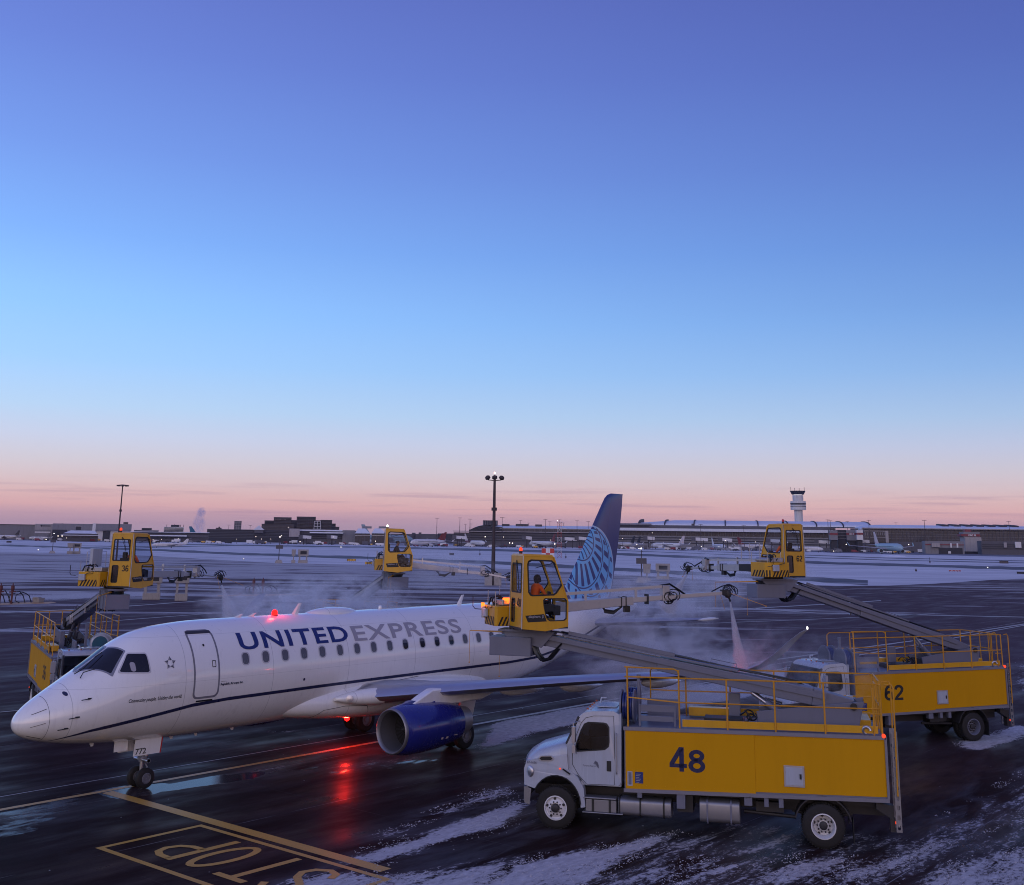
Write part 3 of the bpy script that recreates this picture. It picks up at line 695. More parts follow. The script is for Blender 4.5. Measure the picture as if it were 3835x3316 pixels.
mb.build('cheat_line', m_navy, jet, smooth=60)
m_title = M_('navy title paint', (.020, .035, .17), .3, 0, .1, 2, .1)
text('UNITED', 1, m_title, jet, lambda a, b: P_(6.62+a, 3.90+b, .009, -1), 'title_lettering', width=4.66, height=.50, bold=.022, spacing=1.12, slices=10)
text('EXPRESS', 1, m_lgrey, jet, lambda a, b: P_(11.52+a, 3.88+b, .009, -1), 'title_lettering', width=5.65, height=.50, bold=.018, spacing=1.1, slices=10)
text('Connecting people. Uniting the world.', 1, M_('slogan ink', (.02, .02, .04), .5), jet, lambda a, b: P_(2.76+a, 2.655+b, .009, -1), 'slogan_lettering', width=1.70, height=.135, bold=.012, shear=.2, slices=2)
text('Republic Airways Inc.', 1, m_navy, jet, lambda a, b: P_(5.80+a, 2.90+b, .009, -1), 'operator_lettering', width=.86, height=.095, bold=.03, shear=.1)
text('Operated by', 1, m_navy, jet, lambda a, b: P_(5.80+a, 3.02+b, .009, -1), 'operator_lettering', width=.22, height=.03)
mb = MB()   # five-dart alliance emblem
for k in range(5):
    a = math.pi/2+2*math.pi*k/5
    for sgn, mi in ((1, 0), (-1, 1)):
        p0 = (.19*math.cos(a), .19*math.sin(a)); p1 = (.10*math.cos(a+sgn*.62), .10*math.sin(a+sgn*.62)); p2 = (.075*math.cos(a), .075*math.sin(a))
        mb.m = mi; mb.add([P_(4.05+x, 3.70+z, .009, -1) for x, z in (p0, p1, p2)], [(0, 1, 2)])
mb.build('alliance_emblem', [M_('emblem grey', (.30, .30, .34), .4), M_('emblem dark', (.10, .10, .12), .4)], jet, recalc=False)
# probes, ports, antennas
mb = MB()
for x, z, r in ((1.16, 3.02, .055), (9.17, 2.82, .045)): patch(mb, [(x+r*math.cos(t*.628), z+r*math.sin(t*.628)) for t in range(10)], lambda a, b: P_(a, b, .008, -1), 1)
mb.build('static_port', m_navy, jet)
for x, z in ((1.66, 2.88), (1.12, 2.12), (1.34, 2.41)):
    p = Vector(P_(x, z, 0, -1)); mb = MB(); mb.box(p.x-.02, p.x+.1, p.y-.03, p.y+.02, p.z-.02, p.z+.02); mb.tube([p+Vector((.02, -.05, 0)), p+Vector((-.26, -.09, -.01))], .014); mb.build('pitot_probe', m_dkgrey, jet)
mb = MB()
for x0, z0, x1, z1 in ((.30, 2.20, .62, 2.30), (.32, 2.52, .66, 2.66), (.30, 1.96, .66, 1.86)):
    n = 8; vs = []
    for i in range(n+1): t = i/n; x, z = x0+(x1-x0)*t, z0+(z1-z0)*t; vs += [P_(x, z-.006, .006), P_(x, z+.006, .006)]
    mb.add(vs, [(2*i, 2*i+1, 2*i+3, 2*i+2) for i in range(n)])
vs = []
for i in range(25):
    zb, zt, w = fs_(.70); a = -math.pi/2+math.pi*i/24
    for dx in (0, .008): zb, zt, w = fs_(.70+dx); vs.append((.70+dx, -(w+.005)*math.cos(a), (zb+zt)/2+((zt-zb)/2+.005)*math.sin(a)))
mb.add(vs, [(2*i, 2*i+1, 2*i+3, 2*i+2) for i in range(24)]); mb.build('radome_strip', m_dkgrey, jet, recalc=False)
def blade(x, h, nm='blade_antenna'):
    zt = fs_(x)[1]; mb = MB()
    mb.loft([[(x, 0, zt-.03), (x+.13, -.03, zt-.03), (x+.30, 0, zt-.03), (x+.13, .03, zt-.03)], [(x+.30, 0, zt+h), (x+.36, -.012, zt+h), (x+.46, 0, zt+h+.01), (x+.36, .012, zt+h)]]); mb.build(nm, m_white, jet)
blade(9.7, .34); blade(18.3, .36)
for x in (7.2, 7.75): blade(x, .09)
mb = MB(); rings = []
for i in range(13):
    t = i/12; x = 10.25+2.6*t; s = math.sin(math.pi*t)**.6 if 0 < t < 1 else .02; zt = fs_(x)[1]
    rings.append([(x, .42*s*math.cos(2*math.pi*k/16), zt-.06+.22*s*math.sin(2*math.pi*k/16)) for k in range(16)])
mb.loft(rings); mb.build('satellite_radome', m_white, jet, smooth=60)
mb = MB(); mb.lathe([(0, .07), (.05, .07), (.10, .05), (.13, .01)], (14.0, 0, fs_(14)[1]), (0, 0, 1), 12); mb.build('navigation_dome', m_white, jet, smooth=50)
for loc, up in (((8.88, -.12, 4.80), 1), ((12.55, 0, 1.18), -1)):
    mb = MB(); mb.lathe([(0, .11), (.03, .11)], loc, (0, 0, up), 14); bs = mb.build('beacon_lamp', m_dkgrey, jet)
    mb = MB(); mb.lathe([(.03, .10), (.10, .105), (.17, .08), (.21, .01)], loc, (0, 0, up), 14); mb.build('lens', m_redlamp, bs, smooth=60)
    lamp_light('beacon_glow', (loc[0], loc[1], loc[2]+up*.32), (1, .02, .01), 26 if up > 0 else 85, .1, jet)
# wings: airfoil lofts
def airfoil(cx, c, t, n=9):
    up = []; lo = []
    for i in range(n):
        s = (1-math.cos(math.pi*i/(n-1)))/2; y = 5*t*(.2969*math.sqrt(s)-.126*s-.3516*s*s+.2843*s**3-.1036*s**4)
        up.append((cx+s*c, y*c*1.15)); lo.append((cx+s*c, -y*c*.85))
    return up+lo[-2:0:-1]
def wing(name, secs, s, mats, mi_le=True):
    """secs: (span y, x of leading edge, chord, z, thickness, twist down)"""
    mb = MB(); rings = []
    for y, x, c, z, t in secs: rings.append([(a, s*y, z+b) for a, b in airfoil(x, c, t)])
    mb.loft(rings); w = mb.build(name, mats, jet, smooth=40)
    if mi_le:
        n = len(rings[0])
        for i, p in enumerate(w.data.polygons[:(len(secs)-1)*n]):
            if i % n in (0, 1, n-1, n-2): p.material_index = 1
    return w
m_wing = M_('pale grey wing paint', (.36, .38, .44), .35, 0, .1, .5, .15, drip=False, bump=0)
m_winglet_in = M_('blue winglet face', (.02, .03, .16), .3, 0, .1, 2, .1)
WS = [(.6, 11.0, 5.6, 2.02, .14), (1.9, 11.55, 5.0, 2.06, .14), (2.6, 12.0, 4.5, 2.12, .135), (4.6, 12.95, 3.5, 2.38, .125), (8, 14.65, 2.75, 2.80, .115), (11, 16.15, 2.1, 3.12, .11), (13.0, 17.15, 1.65, 3.34, .10)]
WL = [(13.0, 17.15, 1.65, 3.34, .10), (13.4, 17.5, 1.35, 3.42, .10), (13.7, 17.95, 1.05, 3.60, .09), (13.98, 18.45, .85, 3.92, .09), (14.2, 18.95, .68, 4.26, .09), (14.4, 19.5, .46, 4.55, .09), (14.47, 19.85, .26, 4.64, .09)]
for s in (-1, 1):
    w = wing('wing', WS, s, [m_wing, m_alu])
    wl_ = wing('winglet', WL, s, [m_winglet_in if s > 0 else m_wing, m_alu])
    for y, x0 in ((5.4, 14.6), (7.3, 15.6), (9.9, 16.7)):
        z = 2.06+.105*y-.14; mb = MB(); mb.M = Matrix.Translation((x0, s*y, z-.16))
        mb.lathe([(0, .01), (.2, .11), (.6, .19), (1.2, .20), (2.0, .13), (2.6, .01)], (0, 0, 0), (1, 0, -.06), 12); mb.build('flap_track_fairing', m_white, jet, smooth=60)
    # landing lamp in the wing root
    mb = MB(); rings = []
    for i in range(9):
        t = i/8; x = 10.5+1.7*t; r = .27*math.sin(math.pi*min(1, .04+t*.75)/1.5)**.8+.02
        rings.append([(x, s*(1.55+.42*t)+s*r*1.3*math.cos(2*math.pi*k/14), 2.06+r*math.sin(2*math.pi*k/14)) for k in range(14)])
    mb.loft(rings); fr = mb.build('wing_root_fairing', m_white, jet, smooth=60)
    mb = MB(); mb.lathe([(0, .1), (.03, .12), (.05, .03)], (10.92, s*1.86, 2.08), (-.6, s*.75, .1), 14); mb.build('landing_lamp', m_alu, fr, smooth=50)
    mb = MB(); mb.lathe([(0, .05), (.14, .03), (.17, .01)], (17.2, s*13.1, 3.36), (-1, 0, .1), 8); mb.build('wingtip_lamp', m_redlamp if s < 0 else M_('green lens', (.02, .3, .08), .2), jet)
    if s < 0: lamp_light('wingtip_glow', (17.0, -13.15, 3.62), (1, .05, .03), 12, .08, jet)
mb = MB(); mb.lathe([(0, .03), (.06, .035), (.09, .01)], (19.95, -14.47, 4.64), (0, 0, 1), 8); mb.build('tip_strobe', ME('strobe glow', (1, .95, .92), 4), jet)
# tailplane
for s in (-1, 1):
    wing('stabilizer', [(.3, 26.2, 3.3, 3.72, .12), (.8, 26.6, 3.05, 3.75, .12), (3, 27.9, 2.2, 3.89, .11), (4.85, 28.95, 1.5, 4.0, .10), (5.0, 29.25, 1.1, 4.01, .09)], s, [m_wing, m_alu])
    mb = MB(); mb.lathe([(0, .015), (.4, .07), (1.2, .085), (1.9, .015)], (29.1, s*5.0, 4.0), (1, 0, 0), 10); mb.build('stabilizer_tip', m_white, jet, smooth=60)
# fin with the globe livery
m_fin = newmat('blue globe tail livery'); oc = objc(); fx = dotv(oc, (1, 0, 0)); fz = dotv(oc, (0, 0, 1))
def ringd(cx, cz, r):
    a = mth('SUBTRACT', fx, cx); b_ = mth('SUBTRACT', fz, cz)
    return mth('SUBTRACT', mth('SQRT', mth('ADD', mth('MULTIPLY', a, a), mth('MULTIPLY', b_, b_))), r)
dB = ringd(27.63, 6.13, 2.06); d2 = ringd(27.05, 7.40, .87); d3 = ringd(27.08, 6.87, 1.61); d4 = ringd(27.70, 6.45, 1.58)
inside = mth('LESS_THAN', dB, 0)
th_ = mth('ARCTAN2', mth('SUBTRACT', fz, 7.85), mth('SUBTRACT', fx, 26.7)); fr_ = mth('FRACT', mth('MULTIPLY_ADD', th_, 4.9, 20.3))
def rng(v, a, b_): return mth('MULTIPLY', mth('GREATER_THAN', v, a), mth('LESS_THAN', v, b_))
bar = mth('LESS_THAN', fr_, .46); bart = mth('LESS_THAN', fr_, .30)
A = mth('MULTIPLY', rng(d2, -9, -.06), bart)
Bb = mth('MULTIPLY', mth('MULTIPLY', mth('GREATER_THAN', d2, .16), mth('LESS_THAN', d3, -.09)), bar)
Cb = mth('MULTIPLY', mth('MULTIPLY', mth('GREATER_THAN', d3, .13), mth('LESS_THAN', d4, -.07)), bar)
Db = mth('MULTIPLY', mth('MULTIPLY', mth('GREATER_THAN', d4, .10), mth('GREATER_THAN', d3, .13)), mth('MULTIPLY', mth('LESS_THAN', dB, -.12), bart))
lines = mth('LESS_THAN', mth('MINIMUM', mth('MINIMUM', mth('ABSOLUTE', d2), mth('ABSOLUTE', d3)), mth('ABSOLUTE', d4)), .032)
dk = mth('MAXIMUM', mth('MAXIMUM', mth('MAXIMUM', A, Bb), mth('MAXIMUM', Cb, Db)), lines)
gl = mixc(dk, (.16, .47, .84, 1), (.016, .022, .16, 1)); gl = mixc(mth('GREATER_THAN', dB, -.07), gl, (.42, .55, .75, 1))
dots = noisen(mapv(oc, (30, 30, 30)), 1, 2, .5); ck = N.new('ShaderNodeTexVoronoi'); ck.inputs['Scale'].default_value = 16; Lk.new(oc, ck.inputs['Vector'])
topm = mth('MULTIPLY', mth('LESS_THAN', ck.outputs['Distance'], mth('MULTIPLY_ADD', mth('ADD', fz, mth('MULTIPLY', fx, -.35)), .42, .12)), mth('GREATER_THAN', mth('ADD', fz, mth('MULTIPLY', fx, .25)), 15.6))
bl = mixc(mth('MULTIPLY', topm, .6), mixc(mth('MULTIPLY_ADD', fz, .25, -1.9, clamp=True), (.020, .028, .16, 1), (.030, .055, .26, 1)), (.07, .19, .42, 1))
c = mixc(inside, bl, gl)
rud = mth('LESS_THAN', mth('ABSOLUTE', mth('SUBTRACT', mth('SUBTRACT', fx, mth('MULTIPLY', fz, .28)), 26.85)), .010)
c = mixc(mth('MULTIPLY', rud, .7), c, (.01, .012, .05, 1))
wp = noisen(mapv(oc, (2, 2, .5)), 1, 5, .6); c = mixc(mth('MULTIPLY', wp, .18), c, (.25, .27, .35, 1))
outp(pbsdf(c, .3, 0, Coat_Weight=.5, Coat_Roughness=.1).outputs[0])
mb = MB(); rings = []
FS = [(4.72, 24.1, 29.35, .30), (4.95, 24.75, 29.45, .30), (5.2, 25.45, 29.55, .28), (5.5, 25.85, 29.65, .26), (6.5, 26.64, 29.92, .24), (7.5, 27.41, 30.16, .2), (8.2, 27.95, 30.32, .18), (9.2, 28.72, 30.5, .15), (9.5, 28.97, 30.53, .14), (9.66, 29.2, 30.55, .11), (9.74, 29.5, 30.57, .06)]
for z, x0, x1, t in FS:
    r = []
    for a, b_ in airfoil(x0, x1-x0, .1): r.append((a, b_/(.05*(x1-x0)*1.0)*t*.5*.9, z))
    rings.append(r)
mb.loft(rings); mb.build('tail_fin', m_fin, jet, smooth=40)
# engines
for s in (-1, 1):
    cy, cz = s*4.1, 1.29
    e = thing('engine', '', ''); e.parent = jet
    for k in ('label', 'category'): del e[k]
    mb = MB(); pr = [(10.83, .70), (10.95, .755), (11.3, .80), (11.9, .81), (12.7, .765), (13.3, .69), (13.68, .62)]
    mb.lathe([(a, r) for a, r in pr], (0, cy, cz), (1, 0, 0), 40, False); c_ = mb
    c_.build('cowl', m_bluen, e, smooth=50)
    mb = MB(); mb.lathe([(10.84, .70), (10.78, .715), (10.72, .70), (10.70, .67), (10.74, .63), (10.82, .61)], (0, cy, cz), (1, 0, 0), 40, False); mb.m = 1; mb.lathe([(10.82, .61), (10.95, .595), (11.15, .58), (11.5, .585)], (0, cy, cz), (1, 0, 0), 40, False); mb.build('inlet_lip', [m_tank, M_('inlet duct', (.10, .10, .12), .45, .2, .1, 1, .1)], e, smooth=60)
    mb = MB(); mb.lathe([(11.5, .59), (11.51, .585)], (0, cy, cz), (1, 0, 0), 30); mb.m = 1
    for k in range(24):
        a = 2*math.pi*k/24; rr = .57
        p = [Vector((0, math.cos(a+d)*r, math.sin(a+d)*r)) for r, d in ((.17, 0), (rr, .08), (rr, .22), (.17, .14))]
        mb.add([(11.42+.05*(j % 3 > 0), cy+q.y, cz+q.z) for j, q in enumerate(p)], [(0, 1, 2, 3)])
    mb.lathe([(11.18, .005), (11.25, .08), (11.42, .17), (11.46, .17)], (0, cy, cz), (1, 0, 0), 16)
    mb.build('fan', [m_black, m_dkgrey], e, smooth=40)
    mb = MB(); mb.lathe([(13.3, .60), (13.62, .60), (13.9, .50), (14.3, .43), (14.31, .38), (14.0, .38)], (0, cy, cz), (1, 0, 0), 30); mb.build('exhaust_nozzle', m_steel, e, smooth=50)
    mb = MB(); mb.lathe([(14.0, .25), (14.4, .2), (14.8, .03)], (0, cy, cz), (1, 0, 0), 20); mb.build('exhaust_cone', m_dkgrey, e, smooth=50)
    mb = MB(); mb.loft([[(x, cy-w, z) if k == 0 else (x, cy+w, z) if k == 1 else (x2, cy+w, z) if k == 2 else (x2, cy-w, z) for k in range(4)] for x, x2, w, z in ((11.35, 15.0, .16, 1.88), (11.55, 15.8, .17, 2.08), (12.0, 16.3, .19, 2.26), (12.5, 16.3, .19, 2.45))])
    mb.build('pylon', m_white, e, smooth=30, bevel=.05)
    mb = MB(); mb.loft([[(11.05, cy, 2.06)]*4, [(11.5, cy-.13, 2.02), (11.5, cy-.10, 2.16), (11.5, cy+.10, 2.16), (11.5, cy+.13, 2.02)], [(12.6, cy-.2, 1.98), (12.6, cy-.15, 2.14), (12.6, cy+.15, 2.14), (12.6, cy+.2, 1.98)]]); mb.build('cowl_fin', m_bluen, e)
    if s < 0:
        mb = MB()
        for x, z, w, h in ((12.35, .93, .10, .07), (12.58, .93, .12, .07), (12.95, 1.0, .22, .02)): mb.add([(x+a*w, cy-math.sqrt(max(.01, .79**2-(z+b_*h-cz)**2))-.012, z+b_*h) for a, b_ in ((0, 0), (1, 0), (1, 1), (0, 1))], [(0, 1, 2, 3)])
        mb.build('warning_placard', M_('placard white', (.6, .5, .5), .5), e, recalc=False)
# landing gear
def wheel(parent, name, x, y, z, r, w, n=28):
    o = bpy.data.objects.new(name, None); COL.objects.link(o); o.parent = parent
    mb = MB(); mb.lathe([(-w/2, r*.52), (-w/2, r*.86), (-w*.36, r*.97), (-w*.15, r), (w*.15, r), (w*.36, r*.97), (w/2, r*.86), (w/2, r*.52)], (x, y, z), (0, 1, 0), n, False); mb.build('tyre', m_tyre, o, smooth=40)
    mb = MB(); mb.lathe([(-w*.50, r*.53), (-w*.52, r*.48), (-w*.34, r*.44), (-w*.34, r*.22), (-w*.46, r*.2), (-w*.46, .01)], (x, y, z), (0, 1, 0), 20, False)
    mb.lathe([(w*.50, r*.53), (w*.52, r*.48), (w*.34, r*.44), (w*.34, r*.22), (w*.46, r*.2), (w*.46, .01)], (x, y, z), (0, 1, 0), 20, False)
    for k in range(8):
        a = 2*math.pi*k/8
        for sg in (-1, 1): mb.cyl((x+r*.36*math.cos(a), y+sg*w*.3, z+r*.36*math.sin(a)), (x+r*.36*math.cos(a), y+sg*w*.42, z+r*.36*math.sin(a)), r*.05, n=6)
    mb.build('rim', m_tank, o, smooth=40); return o
ng = bpy.data.objects.new('nose_gear', None); COL.objects.link(ng); ng.parent = jet
GX = 4.21
for s in (-1, 1): wheel(ng, 'wheel', GX, s*.235, .295, .295, .18)
mb = MB(); mb.cyl((GX, -.3, .295), (GX, .3, .295), .05); mb.cyl((GX, 0, .3), (GX, 0, .8), .055); mb.cyl((GX, 0, .75), (GX-.08, 0, 1.5), .095); mb.tube([(GX-.25, 0, 1.25), (GX-.4, 0, 1.5)], .03)
mb.tube([(GX+.05, 0, .35), (GX+.2, 0, .55), (GX+.04, 0, .8)], .025); mb.cyl((GX-.02, -.40, .80), (GX-.02, .34, .80), .05); mb.cyl((GX-.02, -.40, .80), (GX-.02, -.32, .80), .065); mb.cyl((GX+.06, -.12, .9), (GX+.06, -.12, 1.2), .05); mb.box(GX-.1, GX+.1, -.09, .09, .78, .92)
for k in range(5): mb.tube([(GX-.08, -.05, .85+.05*k), (GX-.2, .06*(k-2), .95+.06*k), (GX-.05, .05, 1.25)], .012)
mb.build('strut', m_alu, ng, smooth=40)
for s in (-1, 1):
    mb = MB(); mb.hexa([(3.63, s*.40, 1.0), (4.52, s*.40, 1.0), (3.63, s*.425, 1.0), (4.52, s*.425, 1.0), (3.66, s*.42, 1.46), (4.56, s*.42, 1.46), (3.66, s*.445, 1.46), (4.56, s*.445, 1.46)])
    gd_ = mb.build('gear_door', m_white, ng)
    if s < 0:
        def gfn(a, b_): t = (1.0+b_-.98)/.52; return (3.68+a, -.431-.02*(b_+.05)/.46-.004, 1.04+b_)
        text('772', 1, m_black, gd_, gfn, 'number_lettering', width=.36, height=.17, bold=.012)
        mb = MB(); mb.hexa([(4.525, -.40, 1.0), (4.56, -.40, 1.0), (4.525, -.43, 1.0), (4.56, -.43, 1.0), (4.565, -.42, 1.46), (4.60, -.42, 1.46), (4.565, -.45, 1.46), (4.60, -.45, 1.46)]); mb.build('door_edge', m_red, gd_)
mb = MB(); mb.box(3.1, 3.55, -.22, -.20, 1.16, 1.46); mb.build('gear_door', m_white, ng)
for s in (-1, 1):
    mg = bpy.data.objects.new('main_gear', None); COL.objects.link(mg); mg.parent = jet
    for dy in (-.32, .32): wheel(mg, 'wheel', 15.62, s*2.62+dy, .465, .465, .30, 32)
    mb = MB(); mb.cyl((15.62, s*2.62-.4, .465), (15.62, s*2.62+.4, .465), .07); mb.cyl((15.62, s*2.62, .45), (15.55, s*2.75, 1.1), .07); mb.cyl((15.55, s*2.72, 1.0), (15.5, s*3.0, 2.1), .11)
    mb.tube([(15.6, s*2.66, .9), (15.9, s*2.7, .75), (15.7, s*2.62, .5)], .035); mb.cyl((15.5, s*2.85, 1.4), (15.4, s*1.9, 1.75), .06); mb.build('strut', m_steel, mg, smooth=40)
    mb = MB(); mb.hexa([(15.2, s*3.02, .95), (15.9, s*3.02, .95), (15.2, s*3.05, .95), (15.9, s*3.05, .95), (15.1, s*3.2, 1.95), (16.0, s*3.2, 1.95), (15.1, s*3.23, 1.95), (16.0, s*3.23, 1.95)]); mb.build('gear_door', m_white, mg)
for x in (2.4, 5.1, 6.0, 7.4):
    mb = MB(); zb = fs_(x)[0]; mb.loft([[(x, -.02, zb+.02), (x+.16, 0, zb+.02), (x, .02, zb+.02)], [(x+.06, -.008, zb-.10), (x+.14, 0, zb-.10), (x+.06, .008, zb-.10)]]); mb.build('drain_mast', m_white, jet)
# ---------------------------------------------------------------- people: one continuous skinned body, clothing and hair as children
def person(label, base, heading, jacket, group=None, hair=True, glasses=False, lean=0.1):
    """seated figure; base = seat point, facing local +x"""
    t = thing('person', label, 'person', base, heading, group)
    SK = dict(pel=(0, 0, .08, .13), sp1=(.0, 0, .22, .125), sp2=(lean*.5, 0, .38, .135), sp3=(lean, 0, .50, .115), nk=(lean+.02, 0, .585, .055), hd=(lean+.04, 0, .67, .085), hd2=(lean+.045, 0, .76, .085), hd3=(lean+.03, 0, .81, .06))
    J = [('pel', 'sp1'), ('sp1', 'sp2'), ('sp2', 'sp3'), ('sp3', 'nk'), ('nk', 'hd'), ('hd', 'hd2'), ('hd2', 'hd3')]
    for s, n in ((-1, 'r'), (1, 'l')):
        SK.update({n+'sh': (lean, s*.17, .50, .065), n+'el': (lean+.12, s*.25, .28, .048), n+'wr': (lean+.34, s*.17, .22, .03), n+'pm': (lean+.42, s*.15, .225, .028),
                   n+'hp': (.05, s*.09, .06, .09), n+'kn': (.45, s*.12, .08, .065), n+'an': (.50, s*.12, -.33, .045), n+'ft': (.66, s*.13, -.38, .035)})
        J += [('sp3', n+'sh'), (n+'sh', n+'el'), (n+'el', n+'wr'), (n+'wr', n+'pm'), ('pel', n+'hp'), (n+'hp', n+'kn'), (n+'kn', n+'an'), (n+'an', n+'ft')]
        for k, (dy, ln) in enumerate(((-.026, .055), (-.009, .065), (.009, .06), (.026, .048))):
            SK[n+'f%da' % k] = (lean+.45, s*.15+dy, .225, .010); SK[n+'f%db' % k] = (lean+.45+ln*.8, s*.15+dy, .205, .009); SK[n+'f%dc' % k] = (lean+.45+ln, s*.15+dy, .18, .008)
            J += [(n+'pm', n+'f%da' % k), (n+'f%da' % k, n+'f%db' % k), (n+'f%db' % k, n+'f%dc' % k)]
        SK[n+'ta'] = (lean+.42, s*.115, .22, .011); SK[n+'tb'] = (lean+.46, s*.10, .20, .009); J += [(n+'pm', n+'ta'), (n+'ta', n+'tb')]
    keys = list(SK); me = bpy.data.meshes.new('body'); me.from_pydata([SK[k][:3] for k in keys], [(keys.index(a), keys.index(b)) for a, b in J], [])
    ob = bpy.data.objects.new('body', me); COL.objects.link(ob); me.materials.append(m_skin)
    sk = ob.modifiers.new('skin', 'SKIN'); ss = ob.modifiers.new('sub', 'SUBSURF'); ss.levels = ss.render_levels = 1
    for i, k in enumerate(keys): me.skin_vertices[0].data[i].radius = (SK[k][3], SK[k][3])
    me.skin_vertices[0].data[0].use_root = True
    dg = bpy.context.evaluated_depsgraph_get(); me2 = bpy.data.meshes.new_from_object(ob.evaluated_get(dg)); bpy.data.objects.remove(ob)
    me2.name = 'body'; me2.materials.clear()
    for m in (m_skin, jacket, m_cloth): me2.materials.append(m)
    for p in me2.polygons:
        c = p.center; p.use_smooth = True
        hand = c.x > lean+.36 and c.z > .1
        p.material_index = 0 if (c.z > .575 or hand) else (1 if (c.z > .12 or (abs(c.y) > .14 and c.z > .15)) else 2)
    o = bpy.data.objects.new('body', me2); COL.objects.link(o); o.parent = t
    hx = lean+.045
    mb = MB(); mb.lathe([(0, .012), (.035, .016), (.05, .006)], (hx+.06, 0, .705), (1, 0, -.35), 8)          # nose
    for s in (-1, 1): mb.lathe([(0, .02), (.012, .022), (.016, .01)], (hx-.005, s*.082, .70), (0, s, 0), 8)    # ears
    mb.build('nose_and_ears', m_skin, t, smooth=60)
    mb = MB()
    for s in (-1, 1): mb.lathe([(0, .011), (.006, .008)], (hx+.078, s*.032, .725), (1, 0, 0), 8)
    mb.box(hx+.076, hx+.084, -.025, .025, .664, .672); mb.build('eyes_and_mouth', m_cloth, t)
    mb = MB()
    if hair:
        mb.lathe([(0, .098), (.03, .096), (.06, .08), (.085, .05), (.095, .01)], (hx-.02, 0, .735), (-.25, 0, 1), 14); mb.build('hair', m_cloth, t, smooth=60)
    else:
        mb.lathe([(-.12, .10), (-.06, .108), (0, .108), (.06, .09), (.09, .05), (.10, .01)], (hx-.025, 0, .735), (-.3, 0, 1), 14); mb.build('hood', m_cloth, t, smooth=60)
    if glasses:
        mb = MB(); mb.box(hx+.07, hx+.095, -.07, .07, .712, .742); mb.box(hx-.02, hx+.08, -.09, -.082, .725, .735); mb.build('sunglasses', m_black, t)
    return t

# ---------------------------------------------------------------- de-icing truck (x rearwards from the front axle, y to its right, z up)
def rail_set(mb, pts, zt0, zt1, r=.02):
    pass
def loops(mb, c, n, R, r, rnd, ax=(0, 1, 0)):
    for i in range(n):
        cc = Vector(c)+Vector((rnd.uniform(-.12, .12), rnd.uniform(-.12, .12), rnd.uniform(-.08, .08))); rr = R*rnd.uniform(.7, 1.15); ph = rnd.uniform(0, 6)
        pts = [cc+Vector((rr*math.cos(ph+t*.45), rnd.uniform(-.03, .03)+.02*t, rr*.8*math.sin(ph+t*.45))) for t in range(int(rnd.uniform(7, 13)))]
        mb.tube(pts, r, 5)
def hazard(mb, fn, x0, x1, z0, z1, n, lean, flip=False):
    """dark slanted stripes across a band; fn(a, b)"""
    w = (x1-x0)/n
    for i in range(n):
        a0 = x0+i*w+w*.1; a1 = a0+w*.5; l = lean*(-1 if flip else 1)
        q = [(a0, z0), (a1, z0), (a1+l, z1), (a0+l, z1)]; q = [(min(max(a, x0), x1), b) for a, b in q]
        mb.add([fn(a, b) for a, b in q], [(0, 1, 2, 3)])
def parent_to(o, p): o.parent = p; return o
def emp(name, p):
    o = bpy.data.objects.new(name, None); COL.objects.link(o); o.parent = p; return o
def truck_wheel(p, x, y, s, dual=False, rimm=None):
    w = emp('wheel', p); r = .53
    for yy in ((y-s*.0, y+s*.0+(-s)*.34) if dual else (y,)):
        mb = MB(); wd = .29
        mb.lathe([(-wd/2, r*.56), (-wd/2, r*.84), (-wd*.42, r*.955), (-wd*.36, r*.985), (-wd*.10, r), (-wd*.08, r*.97), (wd*.08, r*.97), (wd*.10, r), (wd*.36, r*.985), (wd*.42, r*.955), (wd/2, r*.84), (wd/2, r*.56)], (x, yy, r), (0, 1, 0), 44, False)
        for k in range(44):
            a = 2*math.pi*k/44
            for sg in (-1, 1): mb.beam((x+r*.985*math.cos(a), yy+sg*wd*.40, r+r*.985*math.sin(a)), (x+r*1.0*math.cos(a), yy+sg*wd*.28, r+r*1.0*math.sin(a)), .035, .02)
        mb.build('tyre', m_tyre, w, smooth=35)
    mb = MB(); f = s
    if dual: prof = [(.145, .58), (.150, .53), (.10, .50), (.02, .47), (-.06, .44), (-.08, .30), (-.02, .27), (.02, .24), (.03, .01)]
    else: prof = [(.145, .58), (.150, .53), (.10, .50), (.09, .46), (.13, .36), (.15, .24), (.10, .22), (.10, .01)]
    mb.lathe([(a, b*r) for a, b in prof], (x, y, r), (0, f, 0), 30, False)
    mb.m = 1; off = .155 if not dual else .035
    mb.lathe([(off-.03, .20*r), (off+.04, .19*r), (off+.06, .12*r), (off+.06, .01)], (x, y, r), (0, f, 0), 16)
    for k in range(10):
        a = 2*math.pi*k/10; rr = .29*r; mb.cyl((x+rr*math.cos(a), y+f*(off-.05), r+rr*math.sin(a)), (x+rr*math.cos(a), y+f*(off+.012), r+rr*math.sin(a)), .020, n=6)
    for k in range(5):
        a = 2*math.pi*k/5+.4; rr = .43*r; d0 = .118 if not dual else -.045
        mb.lathe([(d0, .036), (d0+.008, .036), (d0+.009, .001)], (x+rr*math.cos(a), y, r+rr*math.sin(a)), (0, f, 0), 10)
    mb.build('rim', [rimm or m_rim, m_dkgrey], w, smooth=40)
    return w
WIN_U = [(-.50, 1.0), (-.44, .92), (-.38, .90), (.26, .92), (.34, .97), (.49, 1.17), (.50, 1.25), (.27, 1.80), (.20, 1.86), (-.42, 1.88), (-.50, 1.84), (-.53, 1.76)]
WIN_L = [(.02, .35), (.06, .27), (.15, .21), (.57, .22), (.64, .27), (.65, .76), (.60, .82), (.0, .82), (-.05, .77), (-.04, .62)]
